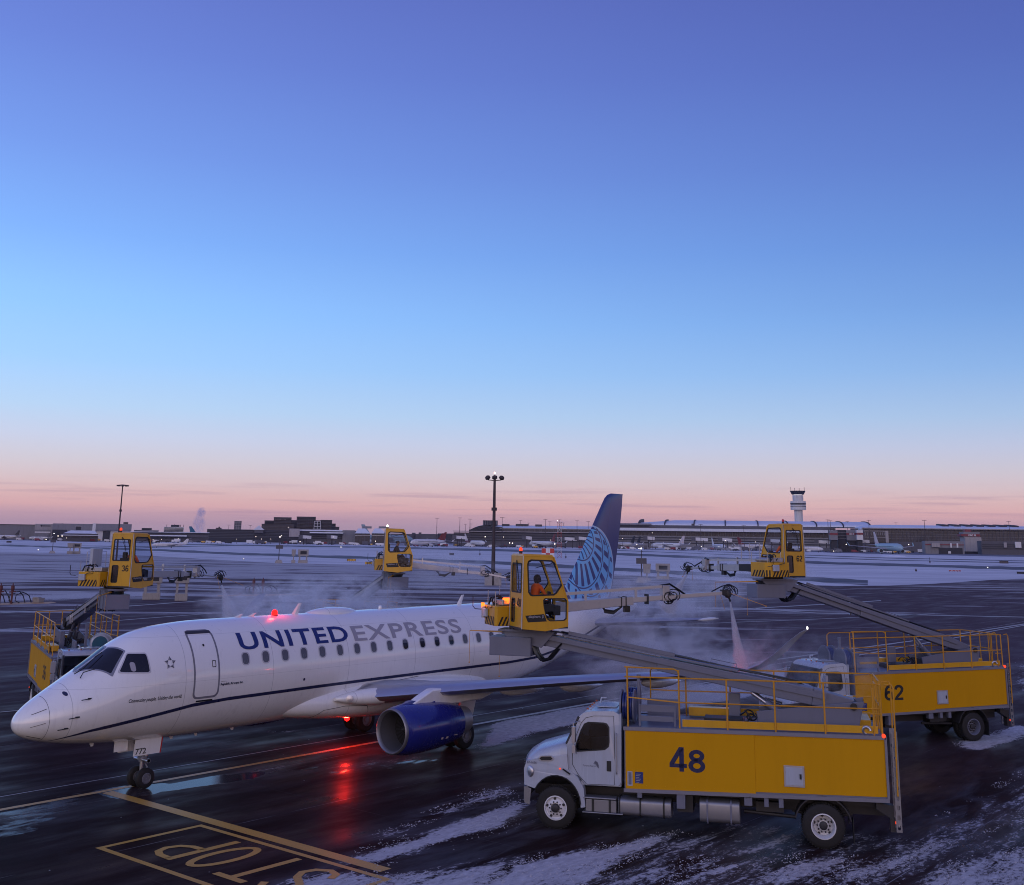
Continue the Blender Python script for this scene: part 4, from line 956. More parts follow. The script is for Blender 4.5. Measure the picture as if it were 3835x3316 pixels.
def operator_cab(parent, number, name='operator_cab'):
    """yellow cab, facing +x, y to its left; returns the empty"""
    c = emp(name, parent); hw0, hw1 = .525, .485
    prof = [(-.70, 0), (.0, -.07), (.70, .05), (.71, .72), (.27, 1.98), (-.66, 2.0)]
    def sidefn(s):
        return lambda a, b, t: (a, s*(hw0+(hw1-hw0)*b/2-t), b)
    for s in (-1, 1):
        mb = MB(); mb.panel(prof, [WIN_U, WIN_L], .035, sidefn(s)); mb.build('cab_side', m_yel_p, c, bevel=.004)
        mb = MB()
        for W_ in (WIN_U, WIN_L):
            cx = sum(p[0] for p in W_)/len(W_); cz = sum(p[1] for p in W_)/len(W_); o = [(cx+(a-cx)*1.035, cz+(b-cz)*1.035) for a, b in W_]; q = [(cx+(a-cx)*.95, cz+(b-cz)*.95) for a, b in W_]
            mb.panel(o, [q], .012, lambda a, b, t, s=s: (a, s*(hw0+(hw1-hw0)*b/2+.010-t), b))
        mb.build('window_seal', m_black, c)
        mb = MB()
        for W_ in (WIN_U, WIN_L): mb.add([sidefn(s)(a, b, .012) for a, b in W_], [tuple(range(len(W_)))])
        mb.build('side_glass', m_glass, c)
    # rear wall: tall pane above, slot window and number below
    up = rrect(-.40, .40, .98, 1.78, .06, 3); sl = rrect(.08, .38, .16, .80, .06, 3)
    rf = lambda a, b, t: (-.70+.04*b/2+t, a*(1-.04*b), b)
    mb = MB(); mb.panel([(-.525, 0), (.525, 0), (.525, 2.0), (-.525, 2.0)], [up, sl], .035, rf); mb.build('rear_wall', m_yel_p, c, bevel=.004)
    mb = MB()
    for W_ in (up, sl):
        cx = sum(p[0] for p in W_)/len(W_); cz = sum(p[1] for p in W_)/len(W_)
        mb.panel([(cx+(a-cx)*1.05, cz+(b-cz)*1.04) for a, b in W_], [[(cx+(a-cx)*.93, cz+(b-cz)*.95) for a, b in W_]], .012, lambda a, b, t: (rf(a, b, 0)[0]-.010+t, rf(a, b, 0)[1], b))
    mb.build('window_seal', m_black, c)
    mb = MB(); mb.add([rf(a, b, .012) for a, b in up], [tuple(range(len(up)))]); mb.build('rear_glass', m_glass, c)
    mb = MB(); mb.add([rf(a, b, .012) for a, b in sl], [tuple(range(len(sl)))]); mb.build('slot_glass', m_glassd, c)
    # roof, floor, sloping front
    mb = MB(); mb.hexa([(-.68, -.50, 1.97), (.28, -.50, 1.95), (-.68, .50, 1.97), (.28, .50, 1.95), (-.64, -.47, 2.05), (.24, -.47, 2.03), (-.64, .47, 2.05), (.24, .47, 2.03)]); mb.build('roof', m_yel_p, c, bevel=.03)
    mb = MB(); mb.hexa([(-.70, -.52, -.03), (.70, -.52, .0), (-.70, .52, -.03), (.70, .52, .0), (-.70, -.52, .03), (.70, -.52, .06), (-.70, .52, .03), (.70, .52, .06)]); mb.build('floor', m_dkgrey, c)
    mb = MB()
    for (a0, z0), (a1, z1) in (((.705, .06), (.715, .74)), ((.715, .74), (.275, 1.97))):
        for y0, y1 in ((-.52, -.46), (.46, .52)): mb.hexa([(a0-.04, y0, z0), (a0, y0, z0), (a0-.04, y1, z0), (a0, y1, z0), (a1-.04, y0, z1), (a1, y0, z1), (a1-.04, y1, z1), (a1, y1, z1)])
    for x, z in ((.705, .06), (.715, .74), (.275, 1.93)): mb.box(x-.04, x+.005, -.46, .46, z-.035, z+.035)
    mb.build('front_frame', m_yel_p, c)
    mb = MB(); mb.add([(.70, -.46, .1), (.70, .46, .1), (.71, .46, .70), (.71, -.46, .70)], [(0, 1, 2, 3)]); mb.add([(.70, -.46, .78), (.70, .46, .78), (.28, .46, 1.90), (.28, -.46, 1.90)], [(0, 1, 2, 3)]); mb.build('front_glass', m_glass, c)
    # wipers, seams, plate
    mb = MB(); mb.tube([(.24, -.505, 1.80), (.10, -.50, 1.76), (-.30, -.51, 1.66)], .010); mb.tube([(.32, -.505, 1.77), (.20, -.505, 1.82)], .02); mb.tube([(-.675, .02, 1.86), (-.69, -.1, 1.75), (-.70, -.22, 1.35)], .010); mb.tube([(-.675, .04, 1.86), (-.70, -.15, 1.5), (-.70, -.24, 1.05)], .009); mb.build('wiper', m_black, c)
    mb = MB(); mb.tube([(-.705, -.525, .0), (-.69, -.525, 1.0), (-.665, -.50, 2.0)], .018); mb.tube([(-.705, .525, .0), (-.665, .50, 2.0)], .012); mb.build('grab_bar', m_steel, c)
    for s in (-1, 1):
        mb = MB(); pf = lambda a, b: (a if s < 0 else -a-.35, s*(hw0+.006-(hw0-hw1)*b/2), b)
        mb.add([pf(a, b) for a, b in ((-.60, .36), (-.03, .40), (.05, .20), (-.52, .18))], [(0, 1, 2, 3)]); pl = mb.build('name_plate', m_black, c, recalc=False)
        text('elephant', 1, m_lgrey, pl, lambda a, b, s=s: ((-.50+a) if s < 0 else (.10-a), s*(hw0+.009-(hw0-hw1)*(b+.29)/2), .275+b+.03*a), 'lettering', width=.36, height=.085, bold=.012)
        text('\u03b2', 1, m_lgrey, pl, lambda a, b, s=s: ((-.09+a) if s < 0 else (-.30-a), s*(hw0+.009-(hw0-hw1)*(b+.29)/2), .28+b), 'lettering', width=.045, height=.10)
    if number: digits(number, m_black, c, lambda a, b: (rf(0, .56+b, 0)[0]-.008, -.10-a, .58+b), .30, .23, st=.17)
    # seat, console, joystick
    mb = MB(); mb.box(-.42, .05, -.22, .22, .42, .54); mb.box(-.50, -.40, -.2, .2, .50, 1.08); mb.box(-.48, -.40, -.11, .11, 1.08, 1.30); mb.box(-.3, -.05, -.12, .12, .06, .42); mb.build('seat', m_seat, c, bevel=.03)
    mb = MB(); mb.box(.30, .52, -.40, .40, .35, .62); mb.box(.02, .34, .26, .40, .45, .66); mb.box(.02, .34, -.40, -.27, .45, .66); mb.tube([(.2, -.33, .66), (.22, -.33, .84)], .02); mb.tube([(.2, .33, .66), (.22, .33, .84)], .02)
    mb.box(.40, .44, .12, .34, .62, .98); mb.build('console', m_dkgrey, c, bevel=.01)
    return c
def de_icer(label, O, yaw, number, k, base, heading, spec, mats=None, kind=None):
    rnd = random.Random(int(number or 7))
    T = thing('deicing_truck', label, 'de-icing truck', (O[0], O[1], 0), yaw, 'de-icing trucks round the airliner')
    MT = Matrix.Translation((O[0], O[1], 0)) @ Matrix.Rotation(yaw, 4, 'Z'); Wi = MT.inverted()
    X = lambda x: x if x < 1.85 else 1.85+(x-1.85)*k
    bt = lambda x: 2.64+.014*(x-1.85); bb = lambda x: 1.13+.022*(x-1.85)
    xf, xr, xs_ = X(1.85), X(8.46), X(5.22); RA = X(6.86)
    # chassis
    mb = MB()
    for y in (-.45, .45): mb.box(-.7, xr-.05, y-.05, y+.05, .72, .98)
    for x in (.9, 2.6, 4.2, 5.7, 7.6): mb.box(X(x)-.06, X(x)+.06, -.4, .4, .75, .95)
    mb.cyl((0, -.95, .53), (0, .95, .53), .07); mb.cyl((RA, -.9, .53), (RA, .9, .53), .09); mb.lathe([(-.25, .08), (-.12, .2), (.12, .2), (.25, .08)], (RA, 0, .53), (1, 0, 0), 14)
    for y in (-.5, .5): mb.tube([(RA-.75, y, .72), (RA, y, .58), (RA+.75, y, .72)], .045, 4); mb.tube([(-.6, y, .72), (0, y, .6), (.6, y, .72)], .04, 4)
    mb.box(X(5.2), X(5.9), -.9, -.5, .72, .95); mb.box(X(3.2), X(3.6), -1.0, .6, .6, 1.05); mb.cyl((X(4.9), -.8, .68), (X(6.2), -.8, .62), .045)
    for y in (-.75, .75): mb.box(1.9, xr-.1, y-.06, y+.06, .98, 1.12)
    mb.build('chassis', m_dkgrey, T, smooth=40)
    for s in (-1, 1): truck_wheel(T, 0, s*1.08, s); truck_wheel(T, RA, s*1.10, s, True, m_gpaint if number == '62' else None)
    for s in (-1, 1):   # rear mudguard arches
        mb = MB(); rr = .68; L = []
        for i in range(13):
            a = R_(12+156*i/12); L.append([(RA+r*math.cos(a), s*y, .55+r*math.sin(a)) for r, y in ((rr, .75), (rr, 1.26), (rr+.03, 1.26), (rr+.03, .75))])
        mb.loft(L); mb.build('mudguard', m_dkgrey, T, smooth=30)
        mb = MB(); mb.box(RA+.72, RA+.735, s*.80 if s > 0 else -1.22, s*1.22 if s > 0 else -.80, .18, .75); mb.build('mud_flap', m_black, T)
    # body
    mb = MB(); w = 1.235
    mb.hexa([(xf, -w, bb(1.85)), (xr, -w, bb(8.46)), (xf, w, bb(1.85)), (xr, w, bb(8.46)), (xf, -w, bt(1.85)), (xr, -w, bt(8.46)), (xf, w, bt(1.85)), (xr, w, bt(8.46))]); mb.build('tank_body', m_gpaint, T)
    for s in (-1, 1):
        for i, (a, b_) in enumerate(((xf+.03, xs_), (xs_, xr-.03))):
            yo = s*(w+.012+.012*(i == 0)); yi = s*w
            mb = MB(); z0 = .04 if i else -.02
            mb.hexa([(a, min(yi, yo), bb(a)+z0), (b_, min(yi, yo), bb(b_)+z0), (a, max(yi, yo), bb(a)+z0), (b_, max(yi, yo), bb(b_)+z0), (a, min(yi, yo), bt(a)-.07), (b_, min(yi, yo), bt(b_)-.07), (a, max(yi, yo), bt(a)-.07), (b_, max(yi, yo), bt(b_)-.07)])
            sp_ = mb.build('side_panel', m_yel_box, T, bevel=.004)
            mb = MB(); nr = int((b_-a)/.24)
            for q_ in range(nr+1):
                xr_ = a+.05+(b_-a-.1)*q_/nr
                for zr_ in (bb(xr_)+.09, bt(xr_)-.10): mb.lathe([(0, .011), (.005, .008)], (xr_, yo, zr_), (0, s, 0), 6)
            mb.build('rivet_rows', m_yel_p, sp_)
        mb = MB(); y0, y1 = sorted((s*w, s*(w+.045)))
        for z, h in ((bt, -.065), (bb, -.085)): mb.hexa([(xf-.02, y0, z(xf)+h), (xr+.02, y0, z(xr)+h), (xf-.02, y1, z(xf)+h), (xr+.02, y1, z(xr)+h), (xf-.02, y0, z(xf)+h+.09), (xr+.02, y0, z(xr)+h+.09), (xf-.02, y1, z(xf)+h+.09), (xr+.02, y1, z(xr)+h+.09)])
        mb.box(xr-.03, xr+.03, y0, y1, bb(xr), bt(xr)); mb.build('body_trim', m_trim, T)
        hx = (X(6.19) if number != '62' else xs_+.36); hy = s*(w+.014)
        mb = MB(); y0, y1 = sorted((hy, hy+s*.02)); mb.box(hx-.255, hx+.255, y0, y1, 1.42, 1.93); fr = mb.build('hatch', m_steel, T, bevel=.005)
        y0, y1 = sorted((hy+s*.015, hy+s*.03)); mb = MB(); mb.box(hx-.21, hx+.21, y0, y1, 1.465, 1.885); mb.build('hatch_door', m_trw, fr, bevel=.004)
        y0, y1 = sorted((hy+s*.03, hy+s*.045)); mb = MB(); mb.box(hx+.13, hx+.18, y0, y1, 1.62, 1.74); mb.build('latch', m_black, fr)
        if number:
            nx = X(3.08); off = s*(w+.028)
            digits(number, m_navy if number == '48' else m_black, T, lambda a, b: ((nx+a) if s < 0 else (nx+.86-a), off, 1.63+b), .86, .55, st=.175)
    # small plates low on the front of the near panel
    text('\u00a9 MAX LOAD 3540 KG'[2:], 1, m_black, T, lambda a, b: (X(6.75)+a, -(w+.016), bb(X(6.75))+.10+b), 'stencil_lettering', width=.24, height=.03) if False else None
    yy = -(w+.03); mb = MB(); mb.add([(a, yy, b_) for a, b_ in ((1.93, 1.21), (2.06, 1.21), (2.06, 1.56), (1.93, 1.56))], [(0, 1, 2, 3)]); pl = mb.build('instruction_plate', m_trw, T, recalc=False)
    mb = MB(); mb.add([(a, yy-.003, b_) for a, b_ in ((1.955, 1.24), (2.035, 1.24), (2.035, 1.54), (1.955, 1.54))], [(0, 1, 2, 3)]); mb.build('plate_face', m_gpaint, pl, recalc=False)
    mb = MB(); mb.add([(a, yy, b_) for a, b_ in ((2.13, 1.28), (2.34, 1.28), (2.34, 1.56), (2.13, 1.56))], [(0, 1, 2, 3)]); pl = mb.build('notice_plate', m_title, T, recalc=False)
    mb = MB()
    for i in range(6): mb.add([(a, yy-.004, b_) for a, b_ in ((2.15, 1.30+.04*i), (2.24+.02*(i % 3), 1.30+.04*i), (2.24+.02*(i % 3), 1.312+.04*i), (2.15, 1.312+.04*i))], [(0, 1, 2, 3)])
    mb.build('small_print', m_lgrey, pl, recalc=False)
    mb = MB(); mb.box(1.93, 2.12, yy+.0, yy+.02, 1.07, 1.11); mb.box(xs_, xs_+.18, yy, yy+.02, 1.12, 1.16); mb.build('reflector', m_red, T)
    for s in (-1, 1):   # tanks, steps and lockers under the body
        y0, y1 = sorted((s*.62, s*1.20)); q = lambda x0, x1, z0, z1: [(x0, x1)]
        mb = MB(); mb.box(.80, 1.62, y0, y1, .50, .80); mb.box(.74, 1.62, *sorted((s*.9, s*1.24)), .82, .86); mb.box(.72, 1.80, *sorted((s*.9, s*1.26)), .47, .50); mb.build('cab_step', m_tank, T, bevel=.03)
        mb = MB(); mb.loft([[(x, s*.93+a*.27, .66+b_*.215) for a, b_ in rrect(-1, 1, -1, 1, .5, 4)] for x in (1.66, 3.05)]); tk = mb.build('fuel_tank', m_tank, T, smooth=30, bevel=.015)
        for x in (1.70, 2.25, 2.86): mb = MB(); mb.loft([[(xx, s*.93+a*.28, .655+b_*.235) for a, b_ in rrect(-1, 1, -1, 1, .5, 4)] for xx in (x-.022, x+.022)]); mb.build('tank_strap', m_black, tk)
        for x in (1.0, 1.45): mb = MB(); mb.box(x-.03, x+.03, *sorted((s*1.19, s*1.215)), .5, .8); mb.build('step_strap', m_black, tk)
        for x0_, x1_, ya_, za_, zb_ in ((X(3.2), X(3.42), .95, .72, 1.10), (2.18, 2.30, 1.1, .92, 1.1), (X(4.92), X(5.12), 1.05, .9, 1.1), (X(5.42), X(5.53), 1.1, .9, 1.12), (X(5.78), X(5.9), 1.1, .9, 1.12)):
            mb = MB(); mb.box(x0_, x1_, *sorted((s*ya_, s*1.245)), za_, zb_); mb.build('control_box', m_gpaint, T, bevel=.01)
        if s < 0 and number != '62':
            mb = MB(); mb.loft([[(x, s*.92+a*.30, .69+b_*.27) for a, b_ in rrect(-1, 1, -1, 1, .45, 4)] for x in (X(3.78), X(4.80))]); tk = mb.build('hydraulic_tank', m_tank, T, smooth=30, bevel=.015)
            for x in (X(3.98), X(4.58)): mb = MB(); mb.loft([[(xx, s*.92+a*.315, .68+b_*.30) for a, b_ in rrect(-1, 1, -1, 1, .4, 4)] for xx in (x-.02, x+.02)]); mb.build('tank_strap', m_gpaint, tk)
    # ---- road cab
    cab = emp('driver_cab', T)
    side_o = [(.32, 1.42), (.26, 2.12), (.60, 2.83), (.72, 2.93), (.95, 2.975), (1.55, 3.0), (1.68, 2.93), (1.74, 2.7), (1.75, 1.24), (1.68, 1.15), (.80, 1.12), (.58, 1.36)]
    hole = [(.57, 1.96), (1.30, 2.04), (1.40, 2.12), (1.42, 2.22), (1.41, 2.58), (1.35, 2.67), (1.26, 2.69), (.86, 2.69), (.75, 2.64), (.66, 2.48), (.53, 2.12), (.52, 2.02)]
    for s in (-1, 1):
        fn = lambda a, b, t, s=s: (a, s*(1.12-max(0, b-2.0)*.10-t), b)
        mb = MB(); mb.panel(side_o, [hole], .05, fn); mb.build('cab_side', m_trw, cab, bevel=.012)
        cx, cz = .98, 2.34; mb = MB(); mb.panel([(cx+(a-cx)*1.04, cz+(b-cz)*1.05) for a, b in hole], [[(cx+(a-cx)*.965, cz+(b-cz)*.95) for a, b in hole]], .012, lambda a, b, t, s=s: (a, s*(1.128-max(0, b-2.0)*.10-t), b)); mb.build('window_seal', m_black, cab)
        mb = MB(); mb.add([fn(a, b, .02) for a, b in hole], [tuple(range(len(hole)))]); mb.build('side_glass', m_glasst, cab)
        # door shut lines, handle, decal
        mb = MB(); mb.tube([(x, s*(1.124-max(0, z-2)*.10), z) for x, z in ((.60, 1.37), (.44, 1.62), (.43, 2.1), (.66, 2.66), (.78, 2.80), (1.0, 2.86), (1.54, 2.88), (1.56, 2.4), (1.56, 1.17), (.82, 1.15), (.60, 1.37))], .007, 4); mb.build('door_gap', m_black, cab)
        mb = MB(); mb.box(1.36, 1.48, *sorted((s*1.115, s*1.14)), 1.50, 1.76); mb.build('door_handle', m_black, cab, bevel=.03)
        mb = MB(); mb.tube([(1.62, s*1.13, 1.45), (1.63, s*1.17, 1.5), (1.63, s*1.16, 2.4), (1.62, s*1.1, 2.46)], .018); mb.build('grab_handle', m_steel, cab)
        if s < 0 or number == '36':
            fl = (lambda a: .72+a) if s < 0 else (lambda a: 1.25-a)
            mb = MB(); yo = s*1.124
            for i, (dx, dz, ln) in enumerate(((0, 0, .13), (.03, -.01, .12), (.06, -.03, .10), (.09, -.06, .07))): mb.add([(fl(.28+dx), yo, 1.66+dz), (fl(.28+dx+ln), yo, 1.70+dz-.03*i), (fl(.28+dx+ln*.4), yo, 1.75+dz)], [(0, 1, 2)])
            dcl = mb.build('door_decal', m_gpaint, cab, recalc=False)
            text('Toronto Pearson', 1, m_slate, dcl, lambda a, b: (fl(a), yo, 1.59+b), 'lettering', width=.36, height=.045)
        # mirrors
        mb = MB(); mb.tube([(.62, s*1.08, 2.72), (.50, s*1.36, 2.70), (.50, s*1.38, 2.1), (.55, s*1.1, 1.9)], .018); mb.box(.47, .56, *sorted((s*1.28, s*1.46)), 2.22, 2.62); mb.box(.47, .57, *sorted((s*1.29, s*1.44)), 1.96, 2.16); mb.build('mirror', m_alu, cab, bevel=.02)
    mb = MB(); rings = []
    for x, z in ((.60, 2.80), (.72, 2.91), (.95, 2.96), (1.55, 2.985), (1.68, 2.93), (1.74, 2.8)):
        w_ = 1.12-max(0, z-2)*.1; rings.append([(x, y*w_, z+.03*(1-y*y)) for y in (-1, -.6, 0, .6, 1)]+[(x, y*w_, z-.05) for y in (1, 0, -1)])
    mb.loft(rings); mb.build('roof', m_trw, cab, smooth=50)
    mb = MB(); mb.box(1.70, 1.75, -1.07, 1.07, 1.2, 2.95); mb.box(.4, 1.74, -1.07, 1.07, 1.12, 1.22); mb.box(.30, .36, -1.07, 1.07, 1.3, 2.1); mb.build('cab_back', m_trw, cab)
    mb = MB(); mb.box(.42, 1.70, -1.02, 1.02, 1.22, 1.50); mb.box(.92, 1.45, -.85, -.3, 1.5, 1.66); mb.box(1.40, 1.52, -.85, -.3, 1.6, 2.35); mb.box(.92, 1.45, .3, .85, 1.5, 1.66); mb.box(1.40, 1.52, .3, .85, 1.6, 2.35); mb.box(.4, .62, -1, 1, 1.7, 2.02); mb.lathe([(-.015, .2), (.015, .22), (.015, .2)], (.72, -.55, 2.0), (.6, 0, .7), 16); mb.build('seats', m_seat, cab, bevel=.03)
    mb = MB(); mb.add([(.29, -1.02, 2.16), (.29, 1.02, 2.16), (.60, .96, 2.80), (.60, -.96, 2.80)], [(0, 1, 2, 3)]); mb.build('windshield', m_glasst, cab)
    mb = MB()
    for s in (-1, 1): mb.tube([(.27, s*1.07, 2.12), (.60, s*1.01, 2.82)], .045)
    mb.tube([(.27, -1.05, 2.13), (.27, 1.05, 2.13)], .03); mb.build('windshield_pillar', m_dkgrey, cab)
    # hood and fenders
    def hz_(x): return 1.62+.53*min(1, max(0, (x+.86)/.35))**.5*.35+.36*max(0, min(1, (x+.84)/1.12))
    mb = MB(); rings = []
    for i in range(15):
        x = -.86+1.16*i/14; zt = hz_(x); w_ = 1.14 if x > -.6 else 1.14-.5*(-.6-x); r = []
        for y, dz in ((-1, -.30), (-.99, -.14), (-.93, -.04), (-.7, .0), (-.4, .045), (0, .06), (.4, .045), (.7, .0), (.93, -.04), (.99, -.14), (1, -.30)): r.append((x-.12*(1-y*y)*(1 if i == 0 else 1-i/14), y*w_, zt+dz))
        r += [(x, .9*w_, zt-.36), (x, -.9*w_, zt-.36)]; rings.append(r)
    mb.loft(rings); mb.build('hood', m_trw, cab, smooth=50)
    fo = [(-.74, 1.03), (-.85, 1.06), (-.87, 1.45), (-.80, 1.66), (-.5, 1.74), (.30, 1.86), (.34, 1.5), (.60, 1.32), (.76, 1.05), (.80, .60), (.68, .58)]
    arch = [(.02+.66*math.cos(R_(a)), .60+.74*math.sin(R_(a))) for a in range(5, 150, 12)]
    for s in (-1, 1):
        mb = MB(); mb.panel(fo+arch, [], .28, lambda a, b, t, s=s: (a, s*(1.235-.08*max(0, b-1.45)**1.0-.05*max(0, -a-.55)-t), b)); fe = mb.build('fender', m_trw, cab, bevel=.03)
        mb = MB(); mb.tube([(a, s*1.24, b) for a, b in arch], .02, 5); L = []
        for a, b in arch: L.append([(a, s*y, b) for y in (.7, 1.2)]+[(a*1.0, s*y, b+.02) for y in (1.2, .7)])
        mb.loft(L, cap=False); mb.build('wheel_arch', m_black, fe)
        mb = MB(); mb.lathe([(0, .17), (.03, .16), (.05, .12), (.06, .01)], (-.735, s*1.165, 1.40), (-.55, s*.84, 0), 20); hl = mb.build('headlight', m_alu, cab, smooth=50)
        mb = MB(); mb.lathe([(.04, .13), (.07, .09), (.08, .01)], (-.735, s*1.165, 1.40), (-.55, s*.84, 0), 16); mb.build('lens', m_glass, hl, smooth=50)
        VO = [(-.47, 1.74), (-.40, 1.68), (-.12, 1.70), (-.05, 1.76), (-.12, 1.83), (-.40, 1.81)]; mb = MB(); mb.panel(VO, [], .02, lambda a, b, t, s=s: (a, s*(1.235-.01+t), b)); sv = mb.build('side_vent', m_alu, cab)
        mb = MB(); mb.panel([(-.26+(a+.26)*.86, 1.755+(b-1.755)*.72) for a, b in VO], [], .02, lambda a, b, t, s=s: (a, s*(1.235+.002+t), b)); mb.build('vent_grille', m_black, sv)
        mb = MB(); mb.box(.10, .14, *sorted((s*1.22, s*1.25)), 1.50, 1.53); mb.build('marker_lamp', m_redlow if number == '48' and s < 0 else m_orange, cab)
        mb = MB(); mb.tube([(.20, s*1.27, 1.52), (.40, s*1.27, 1.40)], .022); mb.build('hood_latch', m_black, cab)
    text('87-1636', 1, m_slate, cab, lambda a, b: (-.78+a, -1.232, 1.60+b), 'number_lettering', width=.26, height=.06, bold=.01)
    mb = MB(); mb.box(-.97, -.86, -.62, .62, 1.10, 1.62); gr_ = mb.build('grille', m_dkgrey, cab, bevel=.03)
    mb = MB()
    for i in range(7): mb.box(-.985, -.965, -.58, .58, 1.14+.066*i, 1.165+.066*i)
    mb.build('slats', m_alu, gr_)
    mb = MB(); n = 13; L = []
    for i in range(n): y = -1.22+2.44*i/(n-1); xx = -1.0+.16*abs(y/1.22)**3; L.append([(xx, y, .62), (xx+.10, y, .60), (xx+.10, y, 1.02), (xx, y, 1.02)])
    mb.loft(L)
    for s in (-1, 1): mb.hexa([(-.84, s*1.22-.02, .62), (-.70, s*1.22-.02, .58), (-.84, s*1.22+.02, .62), (-.70, s*1.22+.02, .58), (-.86, s*1.22-.02, 1.02), (-.66, s*1.22-.02, .98), (-.86, s*1.22+.02, 1.02), (-.66, s*1.22+.02, .98)])
    mb.build('bumper', m_tank, cab, smooth=30)
    mb = MB()
    for y in (-.8, -.35, 0, .35, .8): mb.lathe([(0, .035), (.03, .03), (.045, .01)], (.80, y, 2.985), (0, 0, 1), 8)
    mb.build('roof_marker_lamp', M_('amber lens', (.35, .07, .02), .25), cab)
    mb = MB(); mb.box(1.0, 1.55, -.45, .25, 3.01, 3.04); mb.tube([(.98, .35, 3.0), (1.0, .4, 3.14), (1.15, .42, 3.14)], .03); mb.build('roof_hatch', m_trw, cab, bevel=.01)
    # ---- deck
    d1 = bt(5); mb = MB(); mb.hexa([(xf+.1, -1.1, 2.60), (xr-.1, -1.1, 2.70), (xf+.1, 1.1, 2.60), (xr-.1, 1.1, 2.70), (xf+.1, -1.1, bt(xf)+.012), (xr-.1, -1.1, bt(xr)+.012), (xf+.1, 1.1, bt(xf)+.012), (xr-.1, 1.1, bt(xr)+.012)]); mb.build('deck', m_gpaint, T)
    for s in (-1, 1):
        mb = MB(); xa, xb = X(3.38), X(8.3); mb.hexa([(xa, s*1.16-.015, bt(xa)+.06), (xb, s*1.16-.015, bt(xb)+.06), (xa, s*1.16+.015, bt(xa)+.06), (xb, s*1.16+.015, bt(xb)+.06), (xa, s*1.16-.015, bt(xa)+.24), (xb, s*1.16-.015, bt(xb)+.24), (xa, s*1.16+.015, bt(xa)+.24), (xb, s*1.16+.015, bt(xb)+.24)]); mb.build('toe_board', m_yel_p, T)
    mb = MB(); R0 = .021; top = lambda x: 3.93+.01*(x-3); mid = lambda x: 3.32+.012*(x-3)
    for s in (-1, 1):
        y = s*1.19
        xs1 = [X(v) for v in (3.31, 4.55, 5.77, 7.01, 8.40)]
        for i, x in enumerate(xs1):
            zt = 4.14 if (i == 0 and s < 0) else top(x); mb.tube([(x, y, bt(x)), (x-.01, y, zt)], R0*1.15)
        if s < 0:
            mb.tube([(X(1.95), y, bt(1.95)), (X(1.93), y, 4.16)], R0*1.25); mb.tube([(X(1.86), y, 4.17), (X(3.18), y, 4.16), (X(3.27), y, 4.12), (X(3.31), y, 4.02)], R0)
            mb.tube([(X(1.86), y, 3.92), (X(3.3), y, top(3.3))], R0); mb.tube([(X(1.95), y, 3.40), (X(3.3), y, mid(3.3))], R0*.9)
        mb.tube([(X(3.3), y, top(3.3)), (X(8.32), y, top(8.4)), (X(8.42), y, top(8.4)-.06)], R0); mb.tube([(X(3.3), y, mid(3.3)), (X(8.4), y, mid(8.4))], R0*.9)
        if s > 0: mb.tube([(X(2.3), y, bt(2)), (X(2.3), y, 3.85), (X(2.4), y, top(3)), (X(3.3), y, top(3))], R0); mb.tube([(X(2.3), y, mid(3)), (X(3.3), y, mid(3))], R0*.9)
    for zt in (top(8.4), mid(8.4)): mb.tube([(X(8.42), 1.19, zt), (X(8.42), -.55, zt)], R0)
    for y in (.6, .05, -.55, -.62): mb.tube([(X(8.42), y, bt(8.4)), (X(8.42), y, top(8.4))], R0)
    mb.tube([(X(8.28), -1.19, top(8.3)), (X(8.28), -.62, top(8.3)), (X(8.28), -.62, bt(8.3))], R0*.9); mb.tube([(X(8.20), -1.19, top(8.3)-.1), (X(8.20), -1.19, bt(8))], R0*.9)
    mb.tube([(X(8.1), -1.19, mid(8.3)-.12), (X(8.42), -1.19, mid(8.3)-.12)], R0*.8)
    mb.build('guard_rail', m_rail, T, smooth=60)
    # ladder with slotted stiles and curved yellow hand rails
    ld = emp('ladder', T); lx = X(8.46)+.22
    for y in (-1.18, -.66):
        mb = MB(); zs = [.50+.23*i for i in range(11)]; holes = [rrect(-.035, .035, z+.05, z+.17, .03, 3) for z in zs[:-1]]
        mb.panel([(-.07, .5), (.07, .5), (.07, 2.86), (-.07, 2.86)], holes, .03, lambda a, b, t, y=y: (lx+a-.06*(b-.5)/2.3*0, y+t, b)); mb.build('stile', m_tank, ld)
    mb = MB()
    for i in range(9): mb.tube([(lx, -1.16, .65+.26*i), (lx, -.64, .65+.26*i)], .018)
    mb.build('rung', m_alu, ld)
    for y in (-1.24, -.58): mb = MB(); mb.tube([(lx-.18, y, 3.98), (lx-.02, y, 4.0), (lx+.03, y, 3.9), (lx+.02, y, 2.8), (lx+.0, y, 1.35)], .02); mb.build('hand_rail', m_rail, ld)
    for s in (-1, 1):
        mb = MB(); mb.hexa([(xr-.3, s*1.0-.12, 1.0), (xr+.12, s*1.0-.12, .75), (xr-.3, s*1.0+.12, 1.0), (xr+.12, s*1.0+.12, .75), (xr-.3, s*1.0-.12, 1.15), (xr+.12, s*1.0-.12, 1.1), (xr-.3, s*1.0+.12, 1.15), (xr+.12, s*1.0+.12, 1.1)]); mb.box(xr+.02, xr+.14, s*1.0-.1, s*1.0+.1, .48, .8); tb = mb.build('tail_bracket', m_dkgrey, T)
        mb = MB(); mb.box(xr+.14, xr+.16, s*1.1-.04, s*1.1+.04, .68, .73); mb.build('tail_lamp', m_redlow, tb)
    mb = MB(); mb.lathe([(-.03, .05), (.03, .05), (.05, .01)], (X(8.42), -1.27, 2.76), (0, -1, 0), 10); mb.build('marker_lamp', m_redlow, T)
